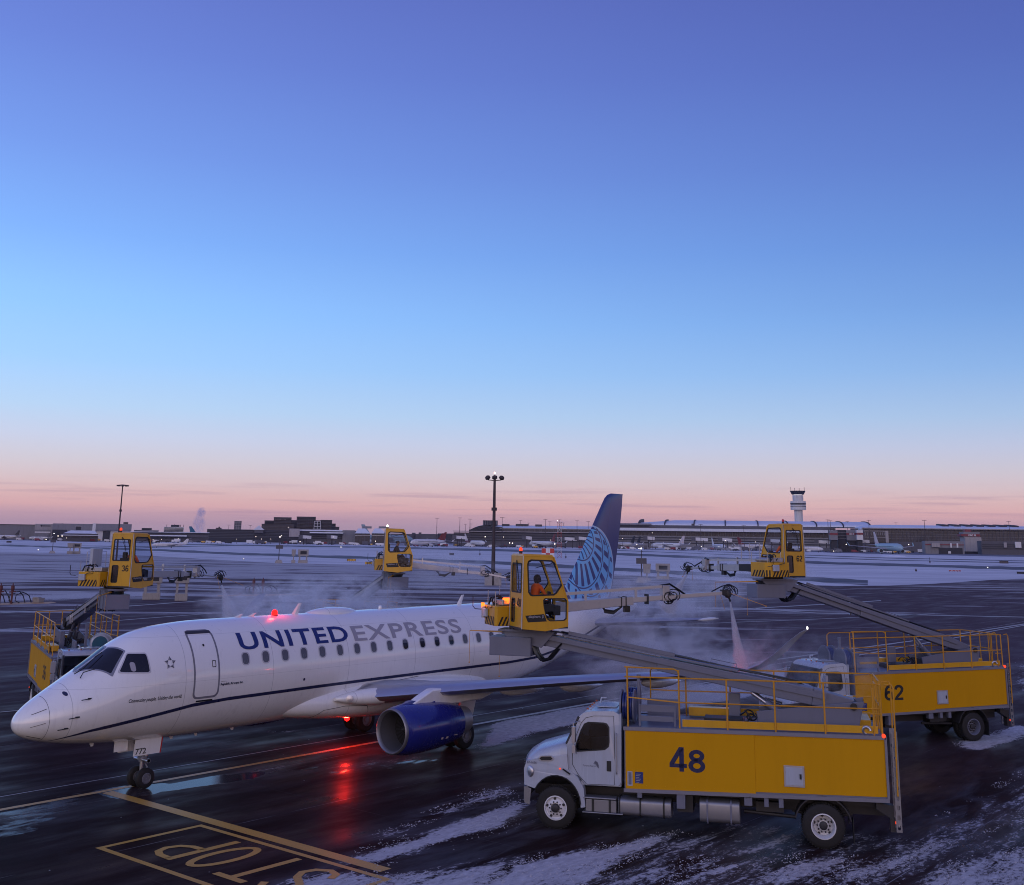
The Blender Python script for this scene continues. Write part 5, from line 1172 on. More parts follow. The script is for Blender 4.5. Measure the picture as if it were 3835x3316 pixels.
    mb = MB(); ph = [(X(8.02)+.09*math.cos(t*.5), -1.24+.01*t, 2.86+.09*math.sin(t*.5)) for t in range(10)]; mb.tube(ph, .035, 8); mb.build('intake_hose', m_alu, T, smooth=60)
    # hose reels behind the cab, lockers, trays
    for y in (-.58, .50):
        hr = emp('hose_reel', T)
        mb = MB()
        for dx in (-.17, .17): mb.lathe([(-.02, .43), (.02, .43), (.02, .37), (-.02, .37)], (1.88+dx, y, 3.10), (1, 0, 0), 26); mb.lathe([(-.015, .37), (.015, .37)], (1.88+dx, y, 3.10), (1, 0, 0), 26)
        mb.build('reel_flange', m_gpaint if number != '36' else m_trw, hr, smooth=30)
        mb = MB()
        for i in range(4): mb.lathe([(-.035, .33), (-.02, .355), (.02, .355), (.035, .33)], (1.775+.07*i, y, 3.10), (1, 0, 0), 24)
        mb.build('wound_hose', m_title if number != '36' else m_teal, hr, smooth=50)
        if number == '36':
            mb = MB(); mb.lathe([(0, .30), (.03, .30), (.04, .01)], (1.69, y*.4-.25, 3.12), (-1, 0, 0), 26); mb.build('reel_face', m_teal, hr, smooth=50)
            mb = MB(); mb.lathe([(-.05, .36), (0, .36), (.02, .32), (.02, .30)], (1.69, y*.4-.25, 3.12), (-1, 0, 0), 26); mb.build('reel_ring', m_trw, hr, smooth=50)
            break
    mb = MB(); mb.box(2.06, 2.14, -.05, .05, 2.6, 3.75); mb.box(2.05, 2.15, -.06, .06, 3.75, 3.86); mb.build('reel_post', m_gpaint, T, bevel=.01)
    mb = MB(); mb.box(2.20, 2.26, -.95, -.9, 2.6, 3.2); mb.box(2.26, 3.2, -.95, -.90, 3.02, 3.20); mb.box(3.14, 3.2, -.951, -.899, 2.66, 3.1); mb.box(2.26, 3.14, -.95, -.9, 2.78, 2.92); mb.build('reel_frame', m_gpaint, T, bevel=.01)
    mb = MB(); mb.box(2.3, 3.2, .3, .36, 2.66, 3.2); mb.build('side_board', m_gpaint, T, bevel=.01)
    mb = MB(); mb.box(X(3.9), X(4.95), -.45, .25, 2.70, 2.80); mb.box(X(3.9), X(4.9), -.4, .2, 2.80, 2.86); mb.build('tank_lid', m_dkgrey, T, bevel=.01)
    mb = MB(); mb.box(X(4.52), X(4.84), .45, .62, 2.7, 3.42); mb.build('filler_cabinet', m_gpaint, T, bevel=.02)
    for bx8 in ((X(3.4), X(4.6), .80, 1.1, 2.72, 2.95), (X(7.75), X(8.2), -.3, .9, 2.75, 2.98)): mb = MB(); mb.box(*bx8); mb.build('locker', m_yel_p, T, bevel=.01)
    mb = MB(); loops(mb, (X(5.05), .1, 2.9), 4, .16, .02, rnd); mb.tube([(X(4.85), -.2, 2.95), (X(5.0), -.3, 3.06), (X(5.15), -.25, 2.85)], .03); mb.build('deck_hoses', m_hose, T, smooth=60)
    # turret + boom, slewed towards the operator cab
    b = Wi @ Vector(base); px0 = X(7.45); pz0 = 3.42
    hd = math.atan2(b.y, b.x-px0)        # direction from turret to cab in truck frame
    TM = Matrix.Translation((px0, 0, 0)) @ Matrix.Rotation(hd, 4, 'Z')     # +x towards the cab
    tu = emp('turret', T)
    for y in (-.42, .42):
        mb = MB(TM); mb.hexa([(-.45, y-.02, 2.78), (2.1, y-.02, 2.74), (-.45, y+.02, 2.78), (2.1, y+.02, 2.74), (-.62, y-.02, 3.46), (2.15, y-.02, 3.08), (-.62, y+.02, 3.46), (2.15, y+.02, 3.08)]); mb.build('side_plate', m_gpaint, tu, bevel=.006)
    mb = MB(TM); mb.box(-.40, 2.0, -.40, .40, 2.72, 2.86); mb.box(1.95, 2.08, -.4, .4, 2.74, 3.0); mb.cyl((-.35, -.5, 3.32), (-.35, .5, 3.32), .09, n=16); mb.cyl((.8, 0, 2.66), (.8, 0, 2.80), .62, n=28); mb.lathe([(-.02, .04), (.01, .04)], (.3, -.445, 2.98), (0, 1, 0), 12); mb.build('base_plate', m_dkgrey, tu, smooth=30)
    if number == '48':
        mb = MB(TM); mb.box(-.35, -.18, -.60, -.5, 3.42, 3.47); mb.box(-.42, -.30, -.6, -.5, 3.15, 3.42); mb.build('manual_tube', m_alu, tu); mb = MB(TM); mb.box(-.62, -.46, -.62, -.48, 3.28, 3.42); mb.build('lamp_box', m_black, tu, bevel=.01)
    bl_ = TM.inverted() @ b; tip = Vector((bl_.x-.42, 0, bl_.z-.30)); root = Vector((-.35, 0, 3.32)); dvec = (tip-root); L = dvec.length; dn = dvec.normalized()
    bo = emp('boom', T)
    at = lambda t, y=0, up=0: root+dn*(L*t)+Vector((0, y, 0))+Vector((-dn.z, 0, dn.x))*up
    mb = MB(TM); mb.beam(at(0), at(.12), .34, .26, .42, .44); mb.beam(at(.12), at(.60), .42, .44, .40, .36); mb.build('outer_section', m_gpaint, bo, bevel=.02)
    mb = MB(TM); mb.beam(at(.58, 0, -.01), at(1.0, 0, -.01), .30, .30, .28, .30); mb.build('inner_section', m_gpaint, bo, bevel=.015)
    for y in (-.235, .235): mb = MB(TM); mb.beam(at(.08, y, .08), at(.97, y, .10), .03, .15, .03, .13); mb.build('side_rail', m_steel if y < 0 else m_gpaint, bo)
    mb = MB(TM); mb.beam(at(.35, .05, .26), at(.92, .05, .24), .36, .05, .30, .04); mb.beam(at(.55, .2, .33), at(.90, .2, .33), .04, .10); mb.beam(at(.5, -.12, .30), at(.95, -.12, .26), .05, .05); mb.tube([at(.36, -.22, .24), at(.36, -.22, .38), at(.44, -.22, .38), at(.44, -.22, .24)], .012); mb.build('cable_tray', m_gpaint, bo)
    mb = MB(TM); mb.beam(at(.16, -.10, .29), at(.57, -.10, .245), .16, .05); mb.beam(at(.60, -.222, -.13), at(.96, -.16, -.14), .02, .05); mb.beam(at(.14, -.222, -.19), at(.58, -.208, -.165), .015, .045); mb.build('cable_chain', m_dkgrey, bo)
    mb = MB(TM)
    for t in (.62, .34): mb.beam(at(t, -.25, .16), at(t, -.25, -.22), .04, .06)
    mb.build('guide_bracket', m_steel, bo)
    mb = MB(TM); mb.tube([at(.2, -.05, .26), at(.5, -.05, .30), at(.93, -.05, .30)], .02); mb.tube([at(.2, 0, .26), at(.5, .01, .30), at(.93, .02, .30)], .018); mb.lathe([(-.03, .22), (.03, .22), (.03, .19), (-.03, .19)], at(.16, -.26, .02), (0, 1, 0), 20); mb.build('boom_hoses', m_hose, bo, smooth=60)
    c1_, c0_ = at(.30, 0, -.24), Vector((1.45, 0, 2.95)); mm = c0_.lerp(c1_, .58)
    mb = MB(TM)
    for y in (-.12, .12): mb.cyl(c0_+Vector((0, y, 0)), mm+Vector((0, y, 0)), .09, n=14)
    mb.build('lift_cylinder', m_gpaint, bo, smooth=40)
    mb = MB(TM)
    for y in (-.12, .12): mb.cyl(mm+Vector((0, y, 0)), c1_+Vector((0, y, 0)), .05, n=12)
    mb.beam(at(.30, -.24, .12), at(.30, -.24, -.22), .12, .05); mb.build('piston_rod', m_alu, bo, smooth=40)
    if number in ('48', '62'):
        text('elephant', 1, m_black, bo, lambda a, b_: TM @ (at((.40 if number == '48' else .34)-a/L, -.252, -.14+b_)), 'maker_lettering', width=1.25, height=.20, bold=.012)
        text('\u03b2', 1, m_black, bo, lambda a, b_: TM @ (at((.40 if number == '48' else .34)-(1.42+a)/L, -.252, -.17+b_)), 'maker_lettering', width=.10, height=.24)
        text('VESTERGAARD DE-ICING SYSTEM', 1, m_black, bo, lambda a, b_: TM @ (at((.405 if number == '48' else .345)-a/L, -.252, .06+b_)), 'maker_lettering', width=1.5, height=.07)
    # ---- platform under the cab (stays in line with the boom)
    HM = TM @ Matrix.Translation((bl_.x, 0, bl_.z))      # origin = slewing ring; +x away from turret
    pf = emp('platform', T)
    mb = MB(HM)
    for y in (-.26, .26): mb.hexa([(-.55, y-.02, -.55), (.45, y-.02, -.32), (-.55, y+.02, -.55), (.45, y+.02, -.32), (-.95, y-.02, -.10), (.70, y-.02, -.06), (-.95, y+.02, -.10), (.70, y+.02, -.06)])
    mb.build('head_plate', m_gpaint, pf, bevel=.01)
    mb = MB(HM); mb.box(-.70, .72, -.36, .36, -.12, -.06); mb.build('head_top', m_gpaint, pf)
    mb = MB(HM); mb.box(-.28, .95, -.45, .45, -.78, -.26) if number != '36' else mb.box(-.1, .85, -.45, .45, -.82, -.26); bx_ = mb.build('valve_box', m_gpaint, pf, bevel=.015)
    mb = MB(HM)
    for x in (-.22, .36): mb.box(x, x+.16, -.48, -.45, -.80, -.10)
    for x in (.5, .85): mb.box(x, x+.04, -.475, -.455, -.78, -.68)
    mb.build('box_strap', m_gpaint, bx_)
    mb = MB(HM)
    for i in range(9):
        y = -.22+.05*i; dz = rnd.uniform(-.04, .04)
        y = -.33+.07*i; mb.tube([(-.24, y, -.40), (-.34, y, -.72+dz), (-.52, y, -.92+dz), (-.74, y*.9, -.86+dz), (-.95, y*.8, -.62+dz), (-1.12, y*.7, -.42)], .026, 5)
    mb.build('hose_loop', m_hose, pf, smooth=60)
    mb = MB(HM); mb.lathe([(-.06, .36), (0, .38), (.05, .36)], (0, 0, -.02), (0, 0, 1), 24); mb.build('slewing_ring', m_dkgrey, pf, smooth=40)
    mb = MB(HM); mb.tube([(.55, -.2, -.18), (2.0, -1.0, -.24), (2.02, -1.02, -.24)], [.03, .012, .012]); mb.tube([(2.02, -1.02, -.24), (2.02, -1.02, -1.15)], .007, 4); mb.tube([(.9, -.45, -.24), (.92, -.5, -1.45)], .006, 4); mb.lathe([(0, .02), (.03, .02)], (2.02, -1.02, -1.18), (0, 0, 1), 8); mb.lathe([(0, .02), (.03, .02)], (.92, -.5, -1.48), (0, 0, 1), 8)
    mb.build('feeler_rod', m_rail, pf)
    # ---- slewing upper part in world heading
    CM = Wi @ (Matrix.Translation(base) @ Matrix.Rotation(heading, 4, 'Z') @ Matrix.Translation((.15, -.65, .03)))
    oc_ = operator_cab(T, number); oc_.matrix_local = CM
    cw = emp('counterweight', T); cw.matrix_local = CM
    if spec.get('box', True):
        x0, x1, y0, y1 = -1.10, -.10, .60, 1.72; ch = .16
        ol = [(x1, y0), (x0+.06, y0), (x0, y0+.06), (x0, y1-ch), (x0+ch, y1), (x1, y1)]
        mb = MB(); mb.loft([[(a, b, z) for a, b in ol] for z in (.0, .55)]); cb = mb.build('ballast_box', m_yel_p, cw, bevel=.012)
        mb = MB(); zt = .26; e_ = .006
        yc = y1-ch
        hazard(mb, lambda a, b_: (x0-e_, a, b_), y0+.08, yc, .01, zt, 6, -.14)
        hazard(mb, lambda a, b_: (a, y1+e_, b_), x0+ch, x1, .01, zt, 5, -.14)
        hazard(mb, lambda a, b_: (a, y0-e_, b_), x0+.07, x0+.42, .01, zt, 3, .12)
        for i in range(2): t0, t1 = .1+.5*i, .35+.5*i; mb.add([(x0+ch*t-e_*.7, yc+ch*t+e_*.7, z) for t, z in ((t0, .01), (t1, .01), (t1, zt), (t0, zt))], [(0, 1, 2, 3)])
        mb.build('hazard_stripes', m_black, cb, recalc=False)
        mb = MB(); mb.box(x0-.10, x0-.01, 1.22, 1.50, .22, .46); mb.build('junction_box', m_trw, cw, bevel=.02)
        mb = MB(); mb.tube([(x0-.05, 1.22, .45), (x0-.1, 1.0, .52), (x0-.02, .9, .5), (x0, .9, .58)], .012); loops(mb, (x0+.35, 1.15, .68), 5, .17, .02, rnd); mb.tube([(x0+.1, 1.5, .56), (x0+.15, 1.45, .75), (x0+.35, 1.35, .8), (x0+.5, 1.2, .62)], .03); mb.tube([(x0, y1, .4), (x0-.25, y1, .42), (x0-.32, y1, .5), (x0-.32, y1, .8)], .012); mb.build('hoses', m_hose, cw, smooth=60)
        mb = MB(); mb.box(x0+.25, x1-.1, y0+.12, y1-.3, .56, .72); mb.cyl((x0+.2, 1.45, .64), (x1-.05, 1.45, .64), .09); mb.build('hydraulic_block', m_steel, cw, bevel=.02)
        mb = MB()
        for (xa, ya) in ((x0+.12, y1-.1), (x1, y1-.05), (x0+.12, y0+.35)): mb.tube([(xa, ya, .55), (xa, ya, .95), ], .012)
        mb.tube([(x0+.5, y1-.05, .55), (x0+.5, y1-.05, 1.28), (x1+.6, y1-.05, 1.28), (x1+.6, y1-.05, .6)], .014); mb.tube([(x0+.5, y1-.05, .92), (x1+.6, y1-.05, .92)], .010); mb.tube([(x1+.1, y1-.05, .55), (x1+.1, y1-.05, 1.28)], .010); mb.build('small_rail', m_steel, cw)
    if number == '36':
        mb = MB(); mb.box(-.55, .0, 1.45, 1.60, .75, 1.42); mb.build('cabinet', m_trw, cw, bevel=.015)
    if number == '48':
        mb = MB(); mb.box(-1.17, -1.10, 1.55, 1.72, .45, .60); mb.build('beacon', m_orl, cw, bevel=.02); mb = MB(); mb.box(-.80, -.55, .72, .85, .60, .78); mb.build('warning_lamp', m_orl, cw, bevel=.02)
        lamp_light('beacon_glow', (-1.32, 1.5, .55), (1, .2, .03), 2.0, .05, cw)
        mb = MB(); mb.cyl((-1.16, 1.5, .18), (-1.16, 1.5, .5), .06, n=10); mb.build('extinguisher', m_steel, cw)
    rb = emp('roof_beacon', T); rb.matrix_local = CM
    bx0 = {'36': -.45, '48': -.45, '62': -.1}.get(number, -.55); by0 = .3 if number != '62' else 0
    mb = MB(); mb.cyl((bx0, by0, 2.04), (bx0, by0, 2.12), .05); mb.build('lamp_base', m_dkgrey, rb)
    mb = MB(); mb.lathe([(2.12, .05), (2.19, .05), (2.23, .01)], (bx0, by0, 0), (0, 0, 1), 12); mb.build('lens', {'48': m_redlow, '36': m_redlow, '': m_warm}.get(number, m_red), rb, smooth=60)
    # ---- spray boom
    sb = emp('spray_boom', T); sb.matrix_local = CM
    ya = 1.05; A = spec['arm']      # list of (x, z) along the arm
    (ax, az), (bx, bz), (cx2, cz2) = A
    mb = MB(); mb.beam((-.1, ya, az), (ax, ya, az), .30, .34, .26, .26); mb.box(-.1, .35, .6, 1.3, .0, .5); mb.build('arm_root', m_steel if number != '62' else m_dkgrey, sb, bevel=.01)
    mb = MB(); mid_ = ax+(bx-ax)*.62; mz = az+(bz-az)*.62; mb.beam((ax-.3, ya, az), (mid_, ya, mz), .24, .29, .22, .25); mb.build('arm_outer', m_steel, sb, bevel=.012)
    mb = MB(); mb.beam((mid_-.3, ya, mz), (bx, ya, bz), .15, .17, .14, .15); mb.build('arm_inner', m_alu, sb, bevel=.01)
    for x in (mid_-.25, mid_-.4, mid_+.5): mb = MB(); zz_ = az+(bz-az)*(x-ax)/(bx-ax); mb.box(x-.012, x+.012, ya-.13, ya+.13, zz_-.15, zz_+.15); mb.build('clamp', m_black, sb)
    mb = MB(); mb.beam((.2, ya-.05, az+.30), (bx-.15, ya-.05, bz+.32), .055, .085); 
    for x in (ax+.3, mid_+.1): zz_ = az+(bz-az)*(x-ax)/(bx-ax); mb.box(x-.03, x+.03, ya-.09, ya-.01, zz_+.10, zz_+.40)
    mb.build('fluid_pipe', m_alu, sb)
    mb = MB(); zz_ = az+(bz-az)*.5-.16
    for i in range(4): mb.tube([(mid_-1.1+.05*i, ya-.05, zz_+.06), (mid_-.95, ya-.07, zz_-.06-.03*i), (mid_-.65, ya-.06, zz_-.10-.03*i), (mid_-.35, ya-.05, zz_+.02)], .018, 5)
    mb.box(mid_-.32, mid_-.14, ya-.16, ya-.02, zz_-.14, zz_+.04); mb.build('drag_hose', m_hose, sb, smooth=60)
    mb = MB(); mb.box(bx-.14, bx+.10, ya-.12, ya+.12, bz-.12, bz+.36); mb.cyl((bx, ya-.16, bz), (bx, ya+.16, bz), .09); mb.build('elbow', m_steel, sb, bevel=.015)
    mb = MB(); loops(mb, (bx+.16, ya-.12, bz+.02), 7, .19, .017, rnd); mb.tube([(bx-.2, ya, bz+.34), (bx+.1, ya-.1, bz+.40), (bx+.45, ya-.1, bz+.2), (bx+.75, ya, bz+.04)], .03); mb.build('elbow_hoses', m_hose, sb, smooth=60)
    r_ = .065 if number == '48' else .03 if number == '36' else .045
    mb = MB(); mb.beam((bx+.1, ya, bz), (cx2, ya, cz2), r_*2, r_*2.1, r_*1.7, r_*1.7); mb.build('lance', m_alu, sb, bevel=.008)
    mb = MB(); mb.lathe([(-.12, .05), (0, .12), (.12, .1), (.16, .03)], (cx2+.12, ya, cz2), (.3, 0, -1), 12); mb.cyl((cx2+.1, ya, cz2), (cx2+.22, ya, cz2-.26), .03); mb.box(cx2-.1, cx2+.2, ya-.07, ya+.07, cz2-.06, cz2+.1); noz = mb.build('nozzle_head', m_dkgrey, sb, smooth=40)
    mb = MB(); loops(mb, (cx2+.2, ya, cz2+.08), 6, .17, .014, rnd); mb.tube([(cx2-.45, ya, cz2+.04), (cx2-.1, ya-.02, cz2+.20), (cx2+.2, ya, cz2+.26), (cx2+.42, ya, cz2+.02)], .02); mb.build('nozzle_hoses', m_hose, noz, smooth=60)
    mb = MB(); mb.tube([(cx2+.2, ya, cz2), (cx2+1.2, ya-.5, cz2-.38)], [.010, .008], 4); mb.tube([(cx2-.15, ya, cz2), (cx2-.05, ya-.1, cz2-.5)], .006, 4); mb.lathe([(0, .022), (.03, .022)], (cx2+1.2, ya-.5, cz2-.40), (0, 0, 1), 8); mb.build('feeler_rod', m_rail, noz)
    # person
    if spec.get('person'):
        W_ = Matrix.Translation(base) @ Matrix.Rotation(heading, 4, 'Z'); pb = W_ @ Vector((.0, -.65, .66)); lb, jk, hr_, gl_, hh = spec['person']
        person(lb, pb, heading+hh, jk, hair=hr_, glasses=gl_)
    return T
m_trim = M_('grey aluminium trim', (.20, .20, .25), .45, .3, .1, 1, .2, drip=False)
m_slate = M_('slate lettering', (.10, .10, .14), .5)
m_teal = M_('teal reel paint', (.01, .09, .14), .4, 0, .2)
de_icer('nearest de-icing truck number 48, its boom and yellow cab raised over the wing', (9.87, -11.75), -1.113, '48', 1.0, (9.70, -10.47, 5.0), -.5382,
        dict(arm=[(1.6, .50), (4.62, .76), (6.7, .88)], person=('seated operator in orange jacket and dark hood in the cab of truck 48', m_orange, False, False, .3)))
de_icer('de-icing truck number 62 behind the wingtip at right, boom reaching back left', (25.21, -11.41), -.575, '62', 1.066, (24.91, -10.84, 6.15), 1.1696,
        dict(arm=[(1.3, .30), (3.65, .23), (4.75, .16)], person=('seated operator of truck 62, mostly hidden by the seat back', m_orange, True, False, 0)))
de_icer('de-icing truck number 36 half hidden beyond the nose of the airliner', (8.03, 9.60), 1.20, '36', 1.04, (8.21, 8.91, 5.45), .3407,
        dict(arm=[(3.0, .38), (5.75, .28), (7.5, .12)], person=('seated operator in orange jacket inside cab 36 beyond the nose', m_orange, False, False, .2)))
de_icer('unnumbered de-icing truck in steam beyond the fuselage, cab seen from its side', (24.0, 9.7), 1.15, '', 1.0, (23.77, 9.19, 5.83), -.7319,
        dict(box=True, arm=[(1.0, .26), (4.4, -.12), (5.7, -.34)], person=('man in sunglasses and dark top, in profile in the cab beyond the fuselage', m_cloth, True, True, 0)))
# ---------------------------------------------------------------- apron furniture
def facing(u):     # rotation that turns local +y away from the camera, +x to image right
    r = ray(u, 2000); return math.atan2(r.y, r.x)-math.pi/2
def atv(u, v):     # ground point and depth for an image bearing and foot row
    p = gz(u, v); return p, (p-CAMP).dot(Vector((_F.x, _F.y, 0)).normalized())
m_far = lambda n, c, **k: M_('far '+n, c, .7, 0, .25, k.get('sc', .25), k.get('g', .35), bump=0)
F_white = m_far('white metal', (.66, .66, .68)); F_conc = m_far('pale concrete', (.34, .32, .33)); F_dark = m_far('dark facade', (.022, .022, .03)); F_glass = M_('far window glass', (.015, .018, .03), .25, 0, .3, .15, .4, (.12, .12, .16, 1), bump=0)
F_snow = m_far('roof snow', (.66, .70, .80), g=.1); F_grey = m_far('grey cladding', (.20, .20, .225)); F_brown = m_far('brown cladding', (.075, .06, .06)); F_mast = m_far('mast steel', (.05, .035, .04)); F_mid = m_far('mid grey', (.085, .083, .10))
def mast(u, vb, vt, label, kind='ring', lit=False, grp=None, r=.22, p=None):
    if p is None: p, d = atv(u, vb)
    else: d = (p-CAMP).dot(Vector((_F.x, _F.y, 0)).normalized())
    H = hz(u, vt, d); t = thing('light_mast', label, 'light mast', p, facing(u), grp)
    mb = MB(); mb.cyl((0, 0, 0), (0, 0, H-.4), r, r*.55, 10); mb.cyl((0, 0, H*.66), (0, 0, H*.66+.5), r*1.3); mb.build('pole', F_mast, t, smooth=40)
    mb = MB()
    if kind == 'ring':
        mb.lathe([(H-.5, .2), (H-.42, 1.0), (H-.3, 1.0), (H-.2, .2)], (0, 0, 0), (0, 0, 1), 12)
        for k in range(8):
            a = k*math.pi/4; mb.box(1.05*math.cos(a)-.28, 1.05*math.cos(a)+.28, 1.05*math.sin(a)-.28, 1.05*math.sin(a)+.28, H-.62, H-.32)
    elif kind == 'tri':
        mb.tube([(-1.1, 0, H-1.15), (0, 0, H-1.25), (1.1, 0, H-1.15)], .07); mb.tube([(0, 0, H-1.2), (0, 0, H-.3)], .08)
        for x, z in ((-1.15, H-.8), (0, H-.75), (1.15, H-.8)): mb.lathe([(-.35, .2), (-.2, .42), (.15, .45), (.35, .12)], (x, 0, z), (.5 if x < 0 else -.5 if x > 0 else .1, -.3, -1), 10)
    elif kind == 'flat':
        mb.box(-1.6, 1.6, -.3, .3, H-.35, H-.15); mb.box(-.25, .25, -.9, .9, H-.3, H)
        for x in (-1.5, -.8, .8, 1.5): mb.box(x-.25, x+.25, -.35, .35, H-.45, H-.2)
    mb.build('lamp_head', F_mast, t)
    if lit: mb = MB(); mb.lathe([(0, .12), (.15, .14), (.28, .02)], (0, 0, H-.1), (0, 0, 1), 8); mb.build('obstruction_lamp', ME('soft red lamp', (1, .35, .25), 8), t)
    return t
t = mast(1846, 2193, 1780, 'tall dark light mast with three lamps in the middle of the apron', 'tri', True, r=.36)
for x in (-.75, .75): mb = MB(); mb.box(x-.62, x+.62, -.9+(.4 if x > 0 else 0), .9, 0, 2.0); mb.build('concrete_base', m_conc, t, bevel=.05)
mast(433, 2124, 1817, 'tall dark light mast behind the roof of yellow cab 36', 'ring')
def weather_pole(u, vb, vt, label, vbox):
    p, d = atv(u, vb); H = hz(u, vt, d); zb = hz(u, vbox, d); t = thing('sensor_pole', label, 'sensor pole', p, facing(u), 'thin sensor poles on the snow')
    mb = MB(); mb.cyl((0, 0, .5), (0, 0, H), .12, .06, 8); mb.tube([(0, 0, H-.6), (.3, 0, H-.3)], .05); mb.tube([(-.05, 0, .9), (-.3, 0, .5), (0, 0, .3)], .06); mb.build('pole', F_mast, t)
    mb = MB(); mb.box(-1.05, 1.05, -.15, .15, zb-.6, zb+.6) if False else mb.box(-.95, .95, -.2, .2, zb-.5, zb+.5); mb.build('equipment_box', F_mid, t)
    mb = MB(); mb.hexa([(-1.1, -1, 0), (1.1, -1, 0), (-1.1, 1, 0), (1.1, 1, 0), (-.7, -.6, .9), (.7, -.6, .9), (-.7, .6, .9), (.7, .6, .9)]); mb.build('footing', m_conc, t)
    mb = MB(); mb.lathe([(0, .14), (.2, .14), (.26, .02)], (0, 0, H), (0, 0, 1), 8); mb.build('lamp', ME('pole lamp', (1, .95, .95), 3), t)
weather_pole(195, 2073, 1998, 'thin sensor pole on the snow at far left', 2024)
weather_pole(1043, 2110, 2012, 'thin sensor pole on the snow above the cockpit steam', 2046)
weather_pole(2403, 2182, 2056, 'thin sensor pole standing right of the blue tail', 2098)
def board(u0, u1, vt, vb_, vf, label, narrow=False, H2=None):
    """message board on two legs and a concrete foot"""
    p, d = atv((u0+u1)/2, vf); k = d/FPX; w = (u1-u0)*k; z1 = hz(u0, vt, d); z0 = hz(u0, vb_, d)
    t = thing('message_board', label, 'message board', p, facing((u0+u1)/2), 'aircraft message boards on concrete feet')
    mb = MB()
    if narrow: mb.hexa([(-w/2*.8, -.3, z0), (w/2*.8, -.3, z0), (-w/2*.8, .3, z0), (w/2*.8, .3, z0), (-w/2, -.4, z1), (w/2, -.4, z1), (-w/2, .4, z1), (w/2, .4, z1)])
    else: mb.box(-w/2, w/2, -.4, .4, z0, z1)
    mb.build('cabinet', m_conc, t, bevel=.05)
    if not narrow: mb = MB(); mb.box(-w*.28, w*.32, -.43, -.40, z0+(z1-z0)*.25, z0+(z1-z0)*.75); mb.build('screen', F_dark, t)
    mb = MB()
    for x in ((0,) if narrow else (-w*.33, w*.33)): mb.box(x-.14*w/2.5-.05, x+.14*w/2.5+.05, -.15, .15, z0*.35, z0+.05)
    mb.build('leg', m_conc, t)
    mb = MB(); mb.box(-w*(.45), w*(.45), -.7, .7, 0, z0*.42); mb.build('concrete_foot', m_conc, t, bevel=.06)
board(250, 272, 2031, 2047, 2075, 'narrow message board at far left on the snow', True); board(271, 301, 2031, 2048, 2075, 'wide message board at far left on the snow')
board(1090, 1106, 2055, 2078, 2110, 'narrow message board on the snow beside sensor pole', True); board(1115, 1153, 2055, 2078, 2110, 'wide pale message board on the snow beside sensor pole')
board(2408, 2438, 2107, 2142, 2177, 'narrow message board partly in steam right of the blue tail', True); board(2457, 2509, 2107, 2135, 2170, 'wide message board behind the spray of truck 62')
board(532, 600, 2142, 2172, 2246, 'broad message board on dark foot right of cab 36'); board(653, 702, 2130, 2173, 2250, 'tall message board on steel foot, right one behind the arm of cab 36')
m_rmet = M_('weathered red paint', (.12, .03, .03), .6, 0, .4, 5, .4)
def hydrant(u, v, label, flip=1):
    p, d = atv(u, v); t = thing('hose_stand', label, 'hose stand', p, facing(u), 'red hose stands on the apron'); rnd = random.Random(int(u))
    mb = MB()
    for x in (-.9, .25): mb.cyl((x, 0, 0), (x, 0, 1.35), .10, n=8); mb.tube([(x-.3, 0, 1.2), (x+.35, 0, 1.25)], .07)
    mb.build('post', m_rmet, t)
    mb = MB()
    for x in (-.9, .25): mb.lathe([(1.3, .10), (1.5, .2), (1.85, .18), (1.9, .06), (2.15, .04)], (x, 0, 0), (0, 0, 1), 8)
    mb.build('valve_head', m_rmet, t)
    mb = MB()
    for k in range(4):
        x0 = .25+.3*k*flip if k % 2 else -.9-.25*k; mb.tube([(x0, .1*k, 1.2), (x0+.45*flip, .1, 1.35-.1*k), (x0+.8*flip, 0, .8), (x0+1.05*flip, 0, .1)], .055, 6)
        mb.tube([(x0, 0, 1.1), (x0-.5, 0, .9), (x0-.55, .1, .3), (x0-.1, 0, .08)], .05, 6)
    mb.build('hose', m_hose, t, smooth=60)
hydrant(32, 2262, 'red hose stand at the left edge of the apron'); hydrant(975, 2229, 'red hose stand behind the steam above the UNITED title')
p, d = atv(143, 2257); t = thing('concrete_block', 'small pale concrete block on the apron beside the left hose stand', 'concrete block', p, .4)
mb = MB(); mb.hexa([(-.4, -.4, 0), (.4, -.4, 0), (-.4, .4, 0), (.4, .4, 0), (-.5, -.45, .48), (.5, -.45, .48), (-.5, .45, .48), (.5, .45, .48)]); mb.build('block', m_conc, t, bevel=.04); mb = MB(); mb.box(-.55, .1, -.3, .3, .48, .58); mb.build('lid', m_conc, t, bevel=.02)
for (u0, v0, u1, v1, h) in ((-40, 2264, 212, 2258, 7), (815, 2232, 1130, 2228, 6)):
    mb = MB(); mb.add([gz(u0, v0-h/2)+Vector((0, 0, .01)), gz(u1-20, v1-h/2)+Vector((0, 0, .01)), gz(u1, v1)+Vector((0, 0, .01)), gz(u1-30, v1+h/2)+Vector((0, 0, .01)), gz(u0, v0+h/2)+Vector((0, 0, .01))], [(0, 1, 2, 3, 4)]); struct(mb.build('hose_pit_marking', m_orm if 'm_orm' in globals() else M_('worn orange marking', (.50, .26, .10), .6), recalc=False))
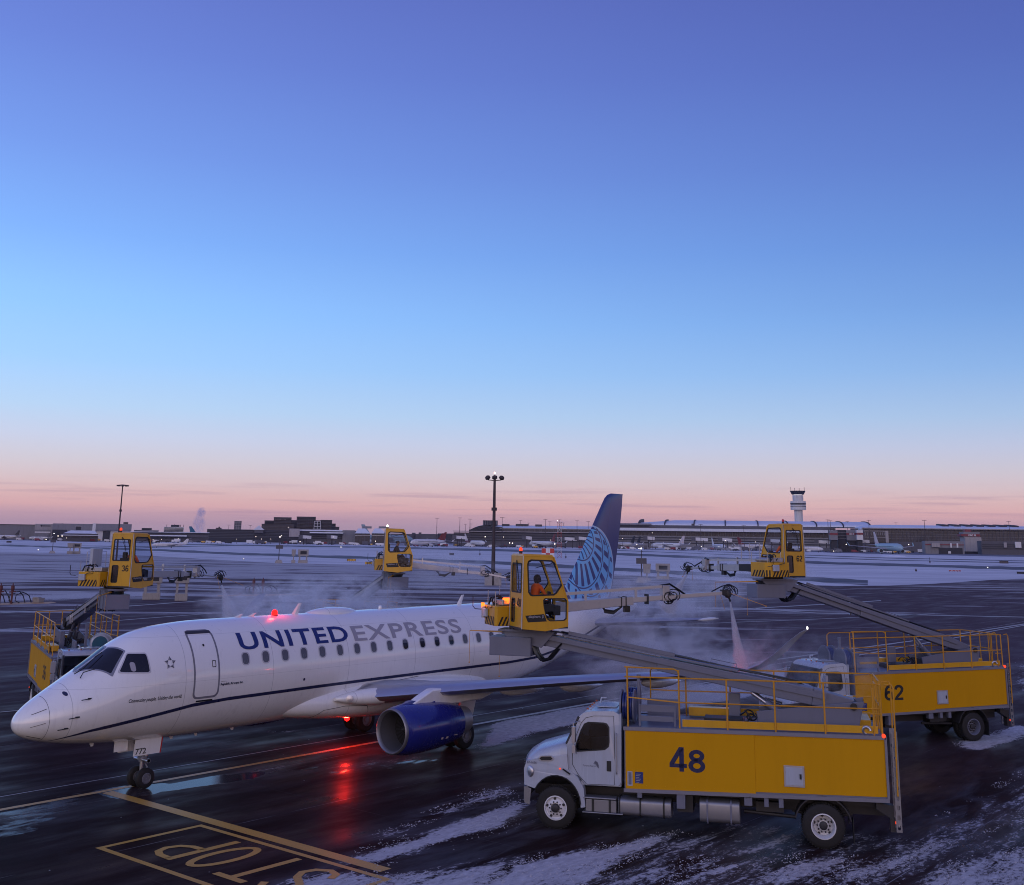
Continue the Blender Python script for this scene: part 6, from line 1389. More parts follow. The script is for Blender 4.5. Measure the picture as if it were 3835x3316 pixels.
# thin frost lines crossing the far apron
def pline(pts, w):
    mb = MB(); vs = []
    for u, v in pts: vs += [gz(u, v-w/2)+Vector((0, 0, .006)), gz(u, v+w/2)+Vector((0, 0, .006))]
    mb.add(vs, [(2*i, 2*i+1, 2*i+3, 2*i+2) for i in range(len(pts)-1)]); struct(mb.build('frost_line_marking', m_whi, recalc=False))
for L, w in (([(0, 2296), (400, 2277), (900, 2240), (1300, 2205)], 2), ([(0, 2358), (110, 2352), (500, 2320), (900, 2290)], 1.4), ([(2330, 2312), (2700, 2286), (3120, 2262), (3300, 2250)], 2.4), ([(2830, 2280), (3060, 2297), (3400, 2303), (3835, 2312)], 2.2), ([(2400, 2345), (3000, 2322), (3500, 2300)], 1.2),
             ([(2700, 2500), (3200, 2430), (3500, 2390), (3835, 2338)], 3.2), ([(2600, 2540), (3100, 2455), (3400, 2420)], 1.6), ([(0, 2668), (200, 2650)], 2)): pline(L, w)
# signs and small items out on the snow
def sign(u0, u1, vt, vb_, vf, label, mat, mk, txt=None, n=4):
    p, d = atv((u0+u1)/2, vf); k = d/FPX; w = (u1-u0)*k; z1 = hz(u0, vt, d); z0 = max(.2, hz(u0, vb_, d)); t = thing('taxiway_sign', label, 'taxiway sign', p, facing((u0+u1)/2))
    mb = MB(); mb.box(-w/2, w/2, -.12, .12, z0, z1); mb.build('panel', mat, t)
    mb = MB()
    for i in range(n+1): x = -w/2*.9+w*.9*i/n; mb.box(x-.04, x+.04, -.05, .05, 0, z0)
    mb.build('leg', F_mast, t)
    if txt: text(txt, 1, mk, t, lambda a, b: (-w*.42+a, -.13, z0+(z1-z0)*.2+b), 'lettering', width=w*.84, height=(z1-z0)*.6, bold=.02)
    else:
        mb = MB()
        for i in range(5): x = -w*.42+w*.84*i/5; mb.box(x, x+w*.09, -.14, -.121, z0+(z1-z0)*.25, z0+(z1-z0)*.75)
        for x in (-w/2, w/2-.18*w*.3): mb.box(x, x+.06*w, -.14, -.121, z0, z1)
        mb.build('markings', mk, t)
    return t
F_ylw = M_('sign yellow', (.75, .42, .05), .5); F_red = M_('sign red', (.35, .02, .02), .5); F_blk = M_('sign black', (.02, .02, .02), .5)
sign(1300, 1332, 2089, 2098, 2104, 'yellow taxiway sign on the snow left of the middle cab', F_ylw, F_blk)
sign(1368, 1415, 2099, 2108, 2117, 'black taxiway sign with yellow marks touching the middle cab', F_blk, F_ylw, n=6)
sign(3556, 3596, 2132, 2141, 2143, 'red runway sign on the snow at right', F_red, m_rim, '15L-33R')
def smallbox(u0, u1, vt, vf, label, nm='equipment_box', cat='equipment box', mat=None):
    p, d = atv((u0+u1)/2, vf); k = d/FPX; w = (u1-u0)*k; H = (vf-vt)*k; t = thing(nm, label, cat, p, facing(u0)); mb = MB(); mb.box(-w/2, w/2, -w*.3, w*.3, .0, H); mb.build('body', mat or F_dark, t, bevel=.05)
    mb = MB(); mb.box(-w*.53, w*.53, -w*.33, w*.33, H, H+.12); mb.build('lid', F_mid, t); return t
smallbox(1683, 1700, 2073, 2080, 'dark box on the snow between the middle cab and the central mast'); smallbox(25, 42, 2028, 2033, 'dark box on the snow at the far left edge'); smallbox(3810, 3835, 2144, 2150, 'dark box on the snow at the right edge')
smallbox(3745, 3775, 2103, 2111, 'rusty low box between the service roads at right', mat=F_brown)
for u, vt, vb_, lb in ((1797, 2057, 2082, 'thin marker post on the snow left of the central mast'), (3431, 2130, 2142, 'short marker post on the snow left of the red sign'), (3483, 2090, 2111, 'thin marker pole by the taxiway at right'), (2119, 2075, 2092, 'thin marker post beside the lattice tower')):
    p, d = atv(u, vb_); H = (vb_-vt)*d/FPX; t = thing('marker_post', lb, 'marker post', p); mb = MB(); mb.cyl((0, 0, 0), (0, 0, H), .09, n=8); mb.build('post', F_mast, t); mb = MB(); mb.box(-.25, .25, -.2, .2, H*.15, H*.15+.5); mb.build('box', F_mast, t)
for u, v, lb in ((143, 2062, 'lit runway lamp left of cab 36'), (570, 2082, 'lit runway lamp right of cab 36'), (912, 2096, 'lit runway lamp above the cockpit'), (1277, 2051, 'lit runway lamp before the hotel'), (3699, 2128, 'lit runway lamp right of the red sign'), (2393, 2057, 'lit runway lamp on the service road right of the tail')):
    p, d = atv(u, v); t = thing('ground_lamp', lb, 'runway lamp', p); mb = MB(); mb.cyl((0, 0, 0), (0, 0, .12), .3); mb.build('base', F_dark, t); mb = MB(); rr = d/FPX*2.2; mb.lathe([(.1, rr), (.1+rr*.8, rr*.8), (.1+rr*1.1, .02)], (0, 0, 0), (0, 0, 1), 10); mb.build('lens', ME('runway lamp glow', (1, .9, .85), 2.2), t)
p, d = atv(2052, 2090); t = thing('checkered_hut', 'red and white checkered hut behind the roof of cab 48', 'equipment hut', p, facing(2052)); k = d/FPX; w = 46*k; H = 34*k
for i in range(3):
    for j in range(2):
        mb = MB(); mb.box(-w/2+w/3*i, -w/2+w/3*(i+1), -w*.4, w*.4, H/2*j, H/2*(j+1)); mb.build('wall_panel', (F_red2 if 'F_red2' in globals() else M_('hut red', (.50, .03, .02), .5)) if (i+j) % 2 == 1 else F_white, t)
mb = MB(); mb.box(-w*.52, w*.52, -w*.42, w*.42, H, H+.12); mb.build('roof', F_snow, t)
p, d = atv(2095, 2090); k = d/FPX; t = thing('lattice_tower', 'red and white lattice tower standing left of the blue tail', 'lattice tower', p, facing(2095)); H = 127*k; w = 16*k/2
nseg = 7
for i in range(nseg):
    z0, z1 = H*i/nseg, H*(i+1)/nseg; mb = MB()
    for x, y in ((-w, -w), (w, -w), (w, w), (-w, w)): mb.tube([(x, y, z0), (x, y, z1)], .07, 4)
    for (a, b_) in (((-w, -w), (w, -w)), ((w, -w), (w, w)), ((w, w), (-w, w)), ((-w, w), (-w, -w))):
        mb.tube([(a[0], a[1], z0), (b_[0], b_[1], z1)], .05, 4); mb.tube([(b_[0], b_[1], z0), (a[0], a[1], z1)], .05, 4); mb.tube([(a[0], a[1], z1), (b_[0], b_[1], z1)], .05, 4)
    mb.build('lattice_section', m_rmet2 if 'm_rmet2' in globals() else (M_('tower red', (.40, .05, .04), .6) if i % 2 == 0 else F_white), t)
mb = MB(); mb.box(-w-.5, w+.5, -w-.4, w+.4, H, H+.15); mb.box(w, w+1.6, -.3, .3, H*.82, H*.82+.25); mb.build('platform', F_white, t)
mb = MB(); mb.lathe([(0, .12), (.3, .12), (.4, .02)], (-w, 0, H+.5), (0, 0, 1), 8); mb.build('lamp', ME('pole lamp', (1, .95, .95), 3), t)

# ---------------------------------------------------------------- far buildings
class Frame:
    """building frame: origin on bearing u0 at depth d, x along the facade to image right, y away"""
    def __init__(s, u0, d, ua=None):
        s.O = gd(u0, d); r = ray(ua if ua is not None else u0, 2000); a = Vector((r.x, r.y, 0)).normalized(); s.a = a; s.r = Vector((a.y, -a.x, 0)); s.ang = math.atan2(s.r.y, s.r.x)
    def x(s, u):      # where bearing u meets the facade line
        r = ray(u, 2000); r = Vector((r.x, r.y, 0)); w = s.O-CAMP; den = r.x*s.r.y-r.y*s.r.x; t = (w.x*s.r.y-w.y*s.r.x)/den; q = CAMP+r*t-s.O; return q.dot(s.r)
    def z(s, u, v):
        p = s.O+s.r*s.x(u); d = (p-CAMP).dot(Vector((_F.x, _F.y, 0)).normalized()); return hz(u, v, d)
def building(name, label, cat, fr): return thing(name, label, cat, fr.O, fr.ang)
def fbox(fr, t, name, u0, u1, vt, vb_, y0, y1, mat, vt2=None):
    x0, x1 = fr.x(u0), fr.x(u1); z1 = fr.z((u0+u1)/2, vt); z0 = 0 if vb_ is None else fr.z((u0+u1)/2, vb_)
    mb = MB(); mb.box(x0, x1, y0, y1, z0, z1); return mb.build(name, mat, t)
def rows(fr, t, u0, u1, vt, vb_, n, mat, y=-.25, fill=.5):
    for i in range(n):
        a = vt+(vb_-vt)*(i+.5-fill/2)/n; b = vt+(vb_-vt)*(i+.5+fill/2)/n; fbox(fr, t, 'window_band', u0, u1, a, b, y, 0, mat)
# left hangars
fr = Frame(100, 1120); t = building('hangar', 'long grey hangar at far left reaching the picture edge', 'hangar', fr)
fbox(fr, t, 'wall', -420, 128, 1961.5, None, 0, 60, F_grey); fbox(fr, t, 'roof', -430, 130, 1960.3, 1961.5, -1, 61, F_mid); fbox(fr, t, 'door_panel', -300, -120, 1985, None, -.5, 0, F_mid)
fr = Frame(160, 1100); t = building('hangar', 'pale hangar front carrying the AIR CANADA sign', 'hangar', fr)
fbox(fr, t, 'wall', 128, 194, 1962.5, None, 0, 60, F_conc); fbox(fr, t, 'door_panel', 128.5, 188, 1983.5, None, -1.2, 0, F_grey); fbox(fr, t, 'window_band', 130, 188, 1990, 1995, -1.4, -1.2, F_white)
sg = fr.z(170, 1972); text('AIR CANADA', 1, F_dark, t, lambda a, b: (fr.x(157)+a, -.4, sg+b), 'lettering', width=fr.x(187)-fr.x(157), height=1.25, bold=.03)
mb = MB(); mb.lathe([(-.3, .9), (-.1, .9), (-.1, .55), (-.3, .55)], (fr.x(152.5), 0, sg+.7), (0, 1, 0), 14); mb.build('emblem', F_dark, t)
fr = Frame(270, 1090); t = building('hangar', 'dark grey flat hangar behind the snowy concourse at left', 'hangar', fr)
fbox(fr, t, 'wall', 194, 346, 1962, None, 0, 60, F_grey); fbox(fr, t, 'opening', 195, 250, 1983.5, None, -.5, 0, F_dark); rows(fr, t, 215, 216, 1964, 1980, 1, F_mid); fbox(fr, t, 'vent', 228, 232, 1960.5, 1962, 5, 8, F_mid)
fr = Frame(420, 1085); t = building('hangar', 'light hangar block with raised wall behind the left mast', 'hangar', fr)
fbox(fr, t, 'wall', 344, 356, 1961, None, 0, 50, F_white); fbox(fr, t, 'upper_wall', 356, 491, 1963, 1986, 0, 50, F_grey); fbox(fr, t, 'lower_wall', 356, 491, 1986, None, 4, 50, F_white); fbox(fr, t, 'door_panel', 385, 412, 1988, None, 3, 4, F_dark); fbox(fr, t, 'plant_room', 459, 477, 1956.5, 1963, 4, 12, F_brown)
fr = Frame(290, 960); t = building('concourse', 'low concourse with tiered snowy roofs at left', 'airport concourse', fr)
fbox(fr, t, 'wall', 236, 368, 1998, None, 0, 20, F_mid); fbox(fr, t, 'lower_roof', 228, 372, 2002, 2004.5, -5, 22, F_snow)
x0, x1 = fr.x(236), fr.x(364); za, zb_ = fr.z(300, 1997), fr.z(300, 1986.5); mb = MB(); mb.hexa([(x0, -2, za), (x1, -2, za), (x0, 18, za), (x1, 18, za), (x0+6, 3, zb_), (x1-2, 3, zb_), (x0+6, 12, zb_), (x1-2, 12, zb_)]); mb.build('snowy_roof', F_snow, t)
fbox(fr, t, 'lookout', 282, 302, 1971, 1985, 4, 9, F_dark); fbox(fr, t, 'lookout_roof', 277, 305, 1970, 1972, 3, 10, F_conc); rows(fr, t, 240, 364, 2006, 2012, 1, F_glass, -.4, .8)
# middle-left blocks
fr = Frame(545, 1150); t = building('office_block', 'low dark office block right of cab 36', 'office building', fr)
fbox(fr, t, 'wall', 501, 593, 1986, None, 0, 30, F_brown); fbox(fr, t, 'roof', 500, 594, 1985.3, 1987, -.6, 31, F_conc); fbox(fr, t, 'plant_room', 529, 567, 1978, 1986, 6, 20, F_dark)
fr = Frame(650, 1180); t = building('office_block', 'white banded office block with rooftop clutter left of the steam plume', 'office building', fr)
fbox(fr, t, 'wall', 612, 687, 1974, None, 0, 35, F_white); rows(fr, t, 613.5, 685, 1975.5, 1993, 4, F_dark, -.5, .5); fbox(fr, t, 'plant_room', 638, 670, 1966.5, 1974, 5, 20, F_dark)
mb = MB()
for u, v in ((622, 1965), (686, 1966), (652, 1963), (674, 1966)): mb.cyl((fr.x(u), 10, fr.z(u, 1974)), (fr.x(u), 10, fr.z(u, v)), .25, n=6)
mb.build('rooftop_pole', F_mast, t)
fr = Frame(640, 1050); t = building('concourse', 'long low grey concourse with snowy roof left of the teal tail', 'airport concourse', fr)
fbox(fr, t, 'wall', 490, 782, 1993.5, None, 0, 25, F_mid); fbox(fr, t, 'snowy_roof', 488, 784, 1992, 1994, -2, 27, F_snow); rows(fr, t, 492, 780, 1996, 2001, 1, F_dark, -.4, .7); fbox(fr, t, 'canopy', 496, 700, 2003, 2007, -6, 0, F_snow); rows(fr, t, 492, 780, 2009, 2018, 2, F_dark, -.4, .5)
fr = Frame(940, 1150); t = building('terminal', 'dark banded terminal below the pale pointed roof', 'airport terminal', fr)
fbox(fr, t, 'wall', 775, 1103, 1985, None, 0, 60, F_dark); fbox(fr, t, 'roof', 774, 1104, 1984, 1986, -1, 61, F_mid); rows(fr, t, 777, 1100, 1988, 2016, 5, F_mid, -.5, .28)
for u0, u1, vt in ((805, 826, 1977), (815, 820, 1973)): fbox(fr, t, 'plant_room', u0, u1, vt, 1985, 15, 30, F_brown)
fr = Frame(890, 1300); t = building('tower_block', 'square grey tower block with window grid', 'tower block', fr)
fbox(fr, t, 'wall', 875, 902, 1954, None, 0, 25, F_mid); fbox(fr, t, 'roof', 874.5, 902.5, 1953, 1954.5, -.5, 26, F_conc); rows(fr, t, 877, 900, 1955, 1984, 5, F_conc, -.5, .25)
for u in (884, 892): fbox(fr, t, 'mullion', u, u+1.5, 1954, 1984, -.7, 0, F_conc)
fr = Frame(970, 1140); t = building('pavilion', 'small white pointed tent roof left of the hotel', 'pavilion', fr)
mb = MB(); za = fr.z(968, 1985); mb.add([(fr.x(948), 5, za), (fr.x(990), 5, za), (fr.x(990), 20, za), (fr.x(948), 20, za), (fr.x(968), 10, fr.z(968, 1968))], [(0, 1, 4), (1, 2, 4), (2, 3, 4), (3, 0, 4), (0, 3, 2, 1)]); mb.build('tent_roof', F_white, t)
mb = MB(); mb.box(fr.x(952), fr.x(986), 6, 19, za-3, za); mb.build('base', F_mid, t)
# hotel
fr = Frame(1130, 1200); t = building('hotel', 'tall stepped dark hotel on the skyline with lettering on its left tower', 'hotel', fr)
for i, (u0, u1, vt) in enumerate(((978, 1100, 1965), (988, 1022, 1952), (1022, 1088, 1940.5), (1088, 1110, 1951), (1108, 1180, 1938.5), (1176, 1202, 1952), (1200, 1242, 1950.5), (1240, 1256, 1963.5), (1254, 1270, 1975))):
    fbox(fr, t, 'wall', u0, u1, vt, None, 2 if i else -2, 30, F_dark if i % 2 else F_brown); fbox(fr, t, 'parapet', u0-.5, u1+.5, vt-.8, vt+.6, 1 if i else -3, 31, F_mid)
    rows(fr, t, u0+1, u1-1, vt+1.5, 1982, max(1, int((1982-vt)/5)), F_mid, 1.4 if i else -2.6, .22)
for u in range(1112, 1178, 8): fbox(fr, t, 'fin', u, u+1.6, 1940, 1970, 1.0, 2, F_mid)
for u in (1174, 1186, 1198): fbox(fr, t, 'white_frame', u, u+1.6, 1954, 1984, -.5, 1, F_white)
for v in (1954, 1963, 1973, 1982): fbox(fr, t, 'white_frame', 1174, 1200, v, v+1.4, -.6, 1, F_white)
text('SHERATON', 1, F_conc, t, lambda a, b: (fr.x(1026)+a, 1.2, fr.z(1050, 1950)+b), 'lettering', width=fr.x(1068)-fr.x(1026), height=1.7, bold=.01)
fr = Frame(1100, 1060); t = building('annex', 'blank pale boxy annex in front of the hotel', 'annex building', fr)
fbox(fr, t, 'wall', 1083, 1122, 1981, 2010, 0, 20, F_conc); fbox(fr, t, 'base', 1086, 1120, 2010, None, 2, 18, F_dark)
fr = Frame(1230, 1080); t = building('concourse', 'low snowy concourse right of the hotel', 'airport concourse', fr)
fbox(fr, t, 'wall', 1122, 1345, 1988, None, 0, 30, F_mid); fbox(fr, t, 'snowy_roof', 1122, 1282, 1985, 1990, -2, 30, F_snow); fbox(fr, t, 'snowy_roof', 1160, 1285, 1993.5, 1998, -8, -2, F_snow); rows(fr, t, 1125, 1340, 1999, 2020, 3, F_dark, -.5, .45); fbox(fr, t, 'bay', 1283, 1330, 1987, None, -3, 0, F_grey)
fr = Frame(1385, 1060); t = building('pier', 'glazed pier with two sloping snowy roofs beside the big white jet', 'airport pier', fr)
for u0, u1 in ((1330, 1386), (1392, 1444)):
    fbox(fr, t, 'glass_wall', u0, u1, 1997, None, 0, 25, F_glass); x0, x1 = fr.x(u0-1), fr.x(u1+1); za, zb_ = fr.z(u0, 1998), fr.z(u0, 1980)
    mb = MB(); mb.hexa([(x0, -2, za), (x1, -2, za), (x0, 26, za), (x1, 26, za), (x0+3, 4, zb_), (x1-5, 4, zb_), (x0+3, 22, zb_), (x1-5, 22, zb_)]); mb.build('snowy_roof', F_snow, t)
    rows(fr, t, u0, u1, 1998, 2014, 1, F_white, -.5, .08)
fbox(fr, t, 'roof_unit', 1356, 1391, 1972.5, 1980, 8, 20, F_grey); fbox(fr, t, 'roof_unit', 1418, 1455, 1973, 1980, 8, 20, F_grey)
fr = Frame(1600, 1500); t = building('far_sheds', 'low row of distant sheds on the horizon behind the taxiing jet', 'sheds', fr)
for u0, u1, vt in ((1450, 1560, 2000), (1543, 1556, 1996), (1568, 1578, 1995), (1560, 1720, 2001), (1640, 1700, 1999)): fbox(fr, t, 'shed', u0, u1, vt, None, 0, 20, F_mid)
# arched terminal hall in the middle
fr = Frame(1850, 1050, 1900); t = building('terminal', 'terminal hall with arched end and long snowy roof behind the central mast', 'airport terminal', fr)
fbox(fr, t, 'wall', 1756, 2225, 1988, None, 0, 80, F_brown); fbox(fr, t, 'canopy', 1698, 2235, 1993, 1995.5, -9, 0, F_conc); fbox(fr, t, 'lower_wall', 1700, 2225, 1999, None, -6, 0, F_mid)
x0, xm, x1 = fr.x(1756), fr.x(1815), fr.x(2230); zlo = fr.z(1815, 1988); zhi = fr.z(1815, 1967.5)
mb = MB(); L = []
for i in range(13): a = math.pi*i/12; L.append((80*(i/12), zlo+(zhi-zlo)*math.sin(a*.5+.0) if i < 7 else zlo+(zhi-zlo)*math.sin(a*.5)))
rings = []
for k, x in enumerate([x0+(xm-x0)*i/6 for i in range(7)]+[x1]):
    s_ = math.sin(math.pi/2*min(1, k/6))**.8; rings.append([(x, y, zlo+.02+(min(1, (y/26.0)**.7)*(zhi-zlo)*s_)) for y, z in L]+[(x, 80, zlo), (x, 0, zlo)])
mb.loft(rings); mb.build('snowy_roof', F_snow, t, smooth=50)
mb = MB(); mb.add([(x0+(xm-x0)*i/8, -1, zlo+(zhi-zlo)*.9*math.sin(math.pi/2*i/8)) for i in range(9)]+[(fr.x(1880), -1, zlo+(zhi-zlo)*.62), (fr.x(1880), -1, zlo-1), (x0, -1, zlo-1)], [tuple(range(12))]); mb.build('arched_end', F_dark, t)
fbox(fr, t, 'glass_wall', 1880, 2225, 1984, 1997, -1.5, 0, F_glass); fbox(fr, t, 'fascia', 1870, 2230, 1981.5, 1984, -2, 0, F_conc)
fbox(fr, t, 'roof_tank', 1806, 1862, 1951, 1968, 20, 40, F_dark)
for u in range(1808, 1862, 7): fbox(fr, t, 'tank_rib', u, u+1.5, 1952, 1968, 19.4, 20, F_grey)
for u0, u1, vt, vb_ in ((1880, 1908, 1964, 1970), (1932, 1960, 1964, 1975), (2007, 2032, 1966, 1977), (1958, 1980, 1964.5, 1971)): fbox(fr, t, 'roof_unit', u0, u1, vt, vb_, 20, 30, F_brown)
for u0, u1 in ((2143, 2152), (2158, 2167), (2171, 2195)): fbox(fr, t, 'roof_unit', u0, u1, 1974.5, 1979, 30, 36, F_dark)
rows(fr, t, 1702, 2220, 2003, 2030, 3, F_dark, -6.5, .35)
# jet bridges along it
def bridge(u0, u1, v, d, label, mat=F_white):
    fr_ = Frame((u0+u1)/2, d); t = building('jet_bridge', label, 'jet bridge', fr_); t['group'] = 'jet bridges along the terminals'
    x0, x1 = fr_.x(u0), fr_.x(u1); z = fr_.z(u0, v); mb = MB(); mb.beam((x0, 0, z), (x1, 2, z-.5), 3, 2.6); mb.build('tunnel', mat, t, bevel=.1)
    mb = MB(); mb.box(x0+1.5, x0+2.3, -.5, .5, 0, z-1); mb.box(x1-4, x1-3.4, -.5, .5, 0, z-1); mb.build('support', F_dark, t)
    mb = MB(); mb.box(x0-2.5, x0+1, -2.2, 2.2, z-1.6, z+1.6); mb.build('rotunda', F_mid, t, bevel=.1)
BR = [(1130, 1165, 2010), (1235, 1262, 2010), (1705, 1745, 2012), (1965, 1990, 2014), (2110, 2160, 2018), (2163, 2195, 2016), (2420, 2450, 2016), (2600, 2650, 2020), (2700, 2740, 2022), (3060, 3110, 2030), (3180, 3255, 2027), (2880, 2935, 2026)]
for i, (u0, u1, v) in enumerate(BR): bridge(u0, u1, v, 960, ['jet bridge before the hotel concourse', 'jet bridge right of the hotel', 'jet bridge by the arched hall', 'jet bridge left of the lattice tower', 'jet bridge just right of the lattice tower', 'jet bridge touching the blue tail', 'jet bridge right of the blue tail', 'jet bridge left of cab 62', 'jet bridge close left of cab 62', 'jet bridge by the red striped walls', 'long jet bridge left of the big teal jet', 'jet bridge behind cab 62'][i])
# vaulted main terminal
FV = Frame(2717, 1150); t = building('terminal', 'huge terminal with snowy vaulted roof and dark ribs on the right skyline', 'airport terminal', FV)
fbox(FV, t, 'lower_wall', 2225, 3110, 2011, None, -18, 0, F_grey); fbox(FV, t, 'glass_wall', 2225, 3110, 1994, 2011, -12, 0, F_glass); fbox(FV, t, 'snowy_roof', 2222, 3112, 1984.5, 1994, -22, 0, F_snow)
fbox(FV, t, 'upper_wall', 2225, 3110, 1972, 1984.5, 0, 60, F_mid); fbox(FV, t, 'fascia', 2225, 2440, 1963, 1968, -3, 40, F_grey); rows(FV, t, 2250, 2430, 1970, 1976, 1, F_dark, -.5, .7)
zl = FV.z(2717, 1971.5); zh = FV.z(2717, 1950); dep = 75
def vault(u0, u1, nm, mat, dz=0.0, th=None):
    mb = MB(); rings = []; n = 10; xa, xb = FV.x(u0), FV.x(u1); nx_ = max(2, int((xb-xa)/20)+1)
    for i in range(nx_):
        x = xa+(xb-xa)*i/(nx_-1); tp = 1.0
        if nm == 'snowy_vault': tp = min(1, .35+(x-FV.x(2360))/70.0) if x < FV.x(2360)+60 else 1
        rings.append([(x, dep*(1-math.cos(math.pi/2*k/n)), zl+dz+(zh-zl)*tp*math.sin(math.pi/2*k/n)) for k in range(n+1)]+[(x, dep, zl-.5), (x, 0, zl-.5)])
    mb.loft(rings); return mb.build(nm, mat, t, smooth=50)
vault(2360, 3262, 'snowy_vault', F_snow)
for u in (2392, 2490, 2600, 2717, 2840, 2952, 3060, 3160, 3262): vault(u-2.2, u+2.2, 'rib', F_dark, .7)
for u0, u1, v0, v1 in ((2436, 2461, 1977, 1985), (2592, 2603, 1966, 1972), (2838, 2867, 1984, 1994), (3068, 3090, 1990, 2000)): fbox(FV, t, 'roof_unit', u0, u1, v0, v1, -16, -6, F_brown)
for u in range(2300, 3100, 26): fbox(FV, t, 'column', u, u+1.4, 1995, 2011, -12.6, -12, F_grey)
rows(FV, t, 2228, 3100, 2013, 2040, 3, F_dark, -18.6, .35)
fr = Frame(3500, 1060, 2717); t = building('terminal', 'long dark glazed terminal with snowy barrel roof at the right edge', 'airport terminal', fr)
fbox(fr, t, 'glass_wall', 3232, 4250, 1988, None, 0, 60, F_glass); fbox(fr, t, 'eave', 3228, 4252, 1986, 1989.5, -4, 0, F_conc); fbox(fr, t, 'lower_wall', 3232, 4250, 2036, None, -6, 0, F_mid)
for v in (1998, 2007, 2016, 2025): fbox(fr, t, 'transom', 3300, 4250, v, v+.9, -.4, 0, F_grey)
for u in range(3240, 4240, 14): fbox(fr, t, 'mullion', u, u+.8, 1990, 2036, -.5, 0, F_mid)
mb = MB(); rings = []
for i, u in enumerate((3222, 3232, 3260, 3310, 3500, 3700, 3900, 4250)):
    x = fr.x(u); tp = (.3, .55, .85, 1)[min(i, 3)]; z0_ = fr.z(3500, 1987); z1_ = fr.z(3500, 1970)
    rings.append([(x, 45*(1-math.cos(math.pi/2*k/8)), z0_+(z1_-z0_)*tp*math.sin(math.pi/2*k/8)) for k in range(9)]+[(x, 45, z0_-1), (x, 0, z0_-1)])
mb.loft(rings); mb.build('barrel_roof', F_snow, t, smooth=50)
for u in (3545, 3590, 3635, 3678, 3722, 3766, 3810):
    x = fr.x(u); mb = MB(); mb.loft([[(x+w_, 45*(1-math.cos(math.pi/2*k/6)), z0_+(z1_-z0_)*math.sin(math.pi/2*k/6)+h_) for w_, h_ in ((-1, 0), (5, 0), (5, 1.2), (-1, 1.5))] for k in range(3, 7)]); mb.build('roof_monitor', F_dark, t)
fbox(fr, t, 'glazed_hall', 3232, 3318, 1994, 2034, -10, 0, F_glass); fbox(fr, t, 'hall_frame', 3232, 3320, 1991.5, 1994, -10.6, 0, F_conc); fbox(fr, t, 'hall_frame', 3310, 3321, 1994, 2034, -10.8, -10, F_conc); fbox(fr, t, 'hall_frame', 3232, 3310, 2014, 2015.5, -10.6, -10, F_conc)
for u in range(3236, 3308, 7): fbox(fr, t, 'mullion', u, u+1, 1998, 2008, -10.5, -10, F_conc)
# gate pavilions with a red band
def gate(u0, u1, vt, vb_, d, label, sign_=None, mat=F_grey, legs=True):
    fr_ = Frame((u0+u1)/2, d, 2717); t = building('gate_pavilion', label, 'gate pavilion', fr_); t['group'] = 'gate pavilions with red bands'
    h = vb_-vt; fbox(fr_, t, 'wall', u0, u1, vt, vb_, 0, 15, mat); fbox(fr_, t, 'red_band', u0-.3, u1+.3, vt+h*.27, vt+h*.47, -.4, 15.2, F_redb); fbox(fr_, t, 'base', u0+2, u1-2, vb_, None, 2, 12, F_dark)
    if sign_: z_ = fr_.z((u0+u1)/2, vt+h*.44); x_ = fr_.x(u0+(u1-u0)*.25); text(sign_, 1, F_white, t, lambda a, b: (x_+a, -.6, z_+b), 'lettering', width=(fr_.x(u1)-fr_.x(u0))*.32, height=1.1, bold=.04); mb = MB(); mb.lathe([(-.2, .6), (.1, .6), (.1, .3), (-.2, .3)], (x_+(fr_.x(u1)-fr_.x(u0))*.42, -.5, z_+.55), (0, 1, 0), 12); mb.build('emblem', F_white, t)
    return t
F_redb = M_('far red band', (.20, .025, .035), .6, 0, .2, .3)
gate(3108, 3137, 1990, 2024, 950, 'small gate pavilion with red band, leftmost'); gate(3170, 3209, 1989, 2026, 955, 'grey gate pavilion with red band and CIBC sign in the middle', 'CIBC')
gate(3209, 3232, 1989, 2024, 945, 'bright white gate pavilion with red band beside the middle sign', mat=F_white)
fr = Frame(3153, 960, 2717); t = building('stair_tower', 'dark glazed stair tower between two red banded pavilions', 'stair tower', fr); fbox(fr, t, 'wall', 3137, 3170, 1988, None, 0, 15, F_dark); rows(fr, t, 3138, 3169, 1992, 2024, 3, F_conc, -.4, .08); fbox(fr, t, 'roof_unit', 3190, 3215, 1983, 1989, 2, 10, F_mid)
fr = Frame(3640, 940, 2717); t = building('gate_tower', 'big pale blank gate tower with red band and CIBC sign at right', 'gate tower', fr)
fbox(fr, t, 'wall', 3608, 3669, 1996, 2015, 0, 18, F_grey); fbox(fr, t, 'blank_front', 3610, 3672, 2015, 2066, -2, 18, F_conc); fbox(fr, t, 'red_band', 3600, 3670, 2004, 2012, -.5, 18.3, F_redb); fbox(fr, t, 'base', 3612, 3670, 2066, None, 0, 16, F_dark); fbox(fr, t, 'roof_unit', 3619, 3642, 1987, 1996, 4, 12, F_redb)
z_ = fr.z(3640, 2011); x_ = fr.x(3625); text('CIBC', 1, F_white, t, lambda a, b: (x_+a, -.7, z_+b), 'lettering', width=4.0, height=1.35, bold=.04); mb = MB(); mb.lathe([(-.2, .75), (.1, .75), (.1, .4), (-.2, .4)], (x_+5.4, -.6, z_+.7), (0, 1, 0), 12); mb.build('emblem', F_white, t)
fr = Frame(3540, 900, 2717); t = building('gate_pavilion', 'low banded gate block left of the pale gate tower', 'gate pavilion', fr); fbox(fr, t, 'wall', 3462, 3608, 2029, None, 0, 15, F_grey); fbox(fr, t, 'band', 3462, 3608, 2040, 2043, -.4, 0, F_redb); fbox(fr, t, 'opening', 3512, 3600, 2053, None, -.6, 0, F_dark)
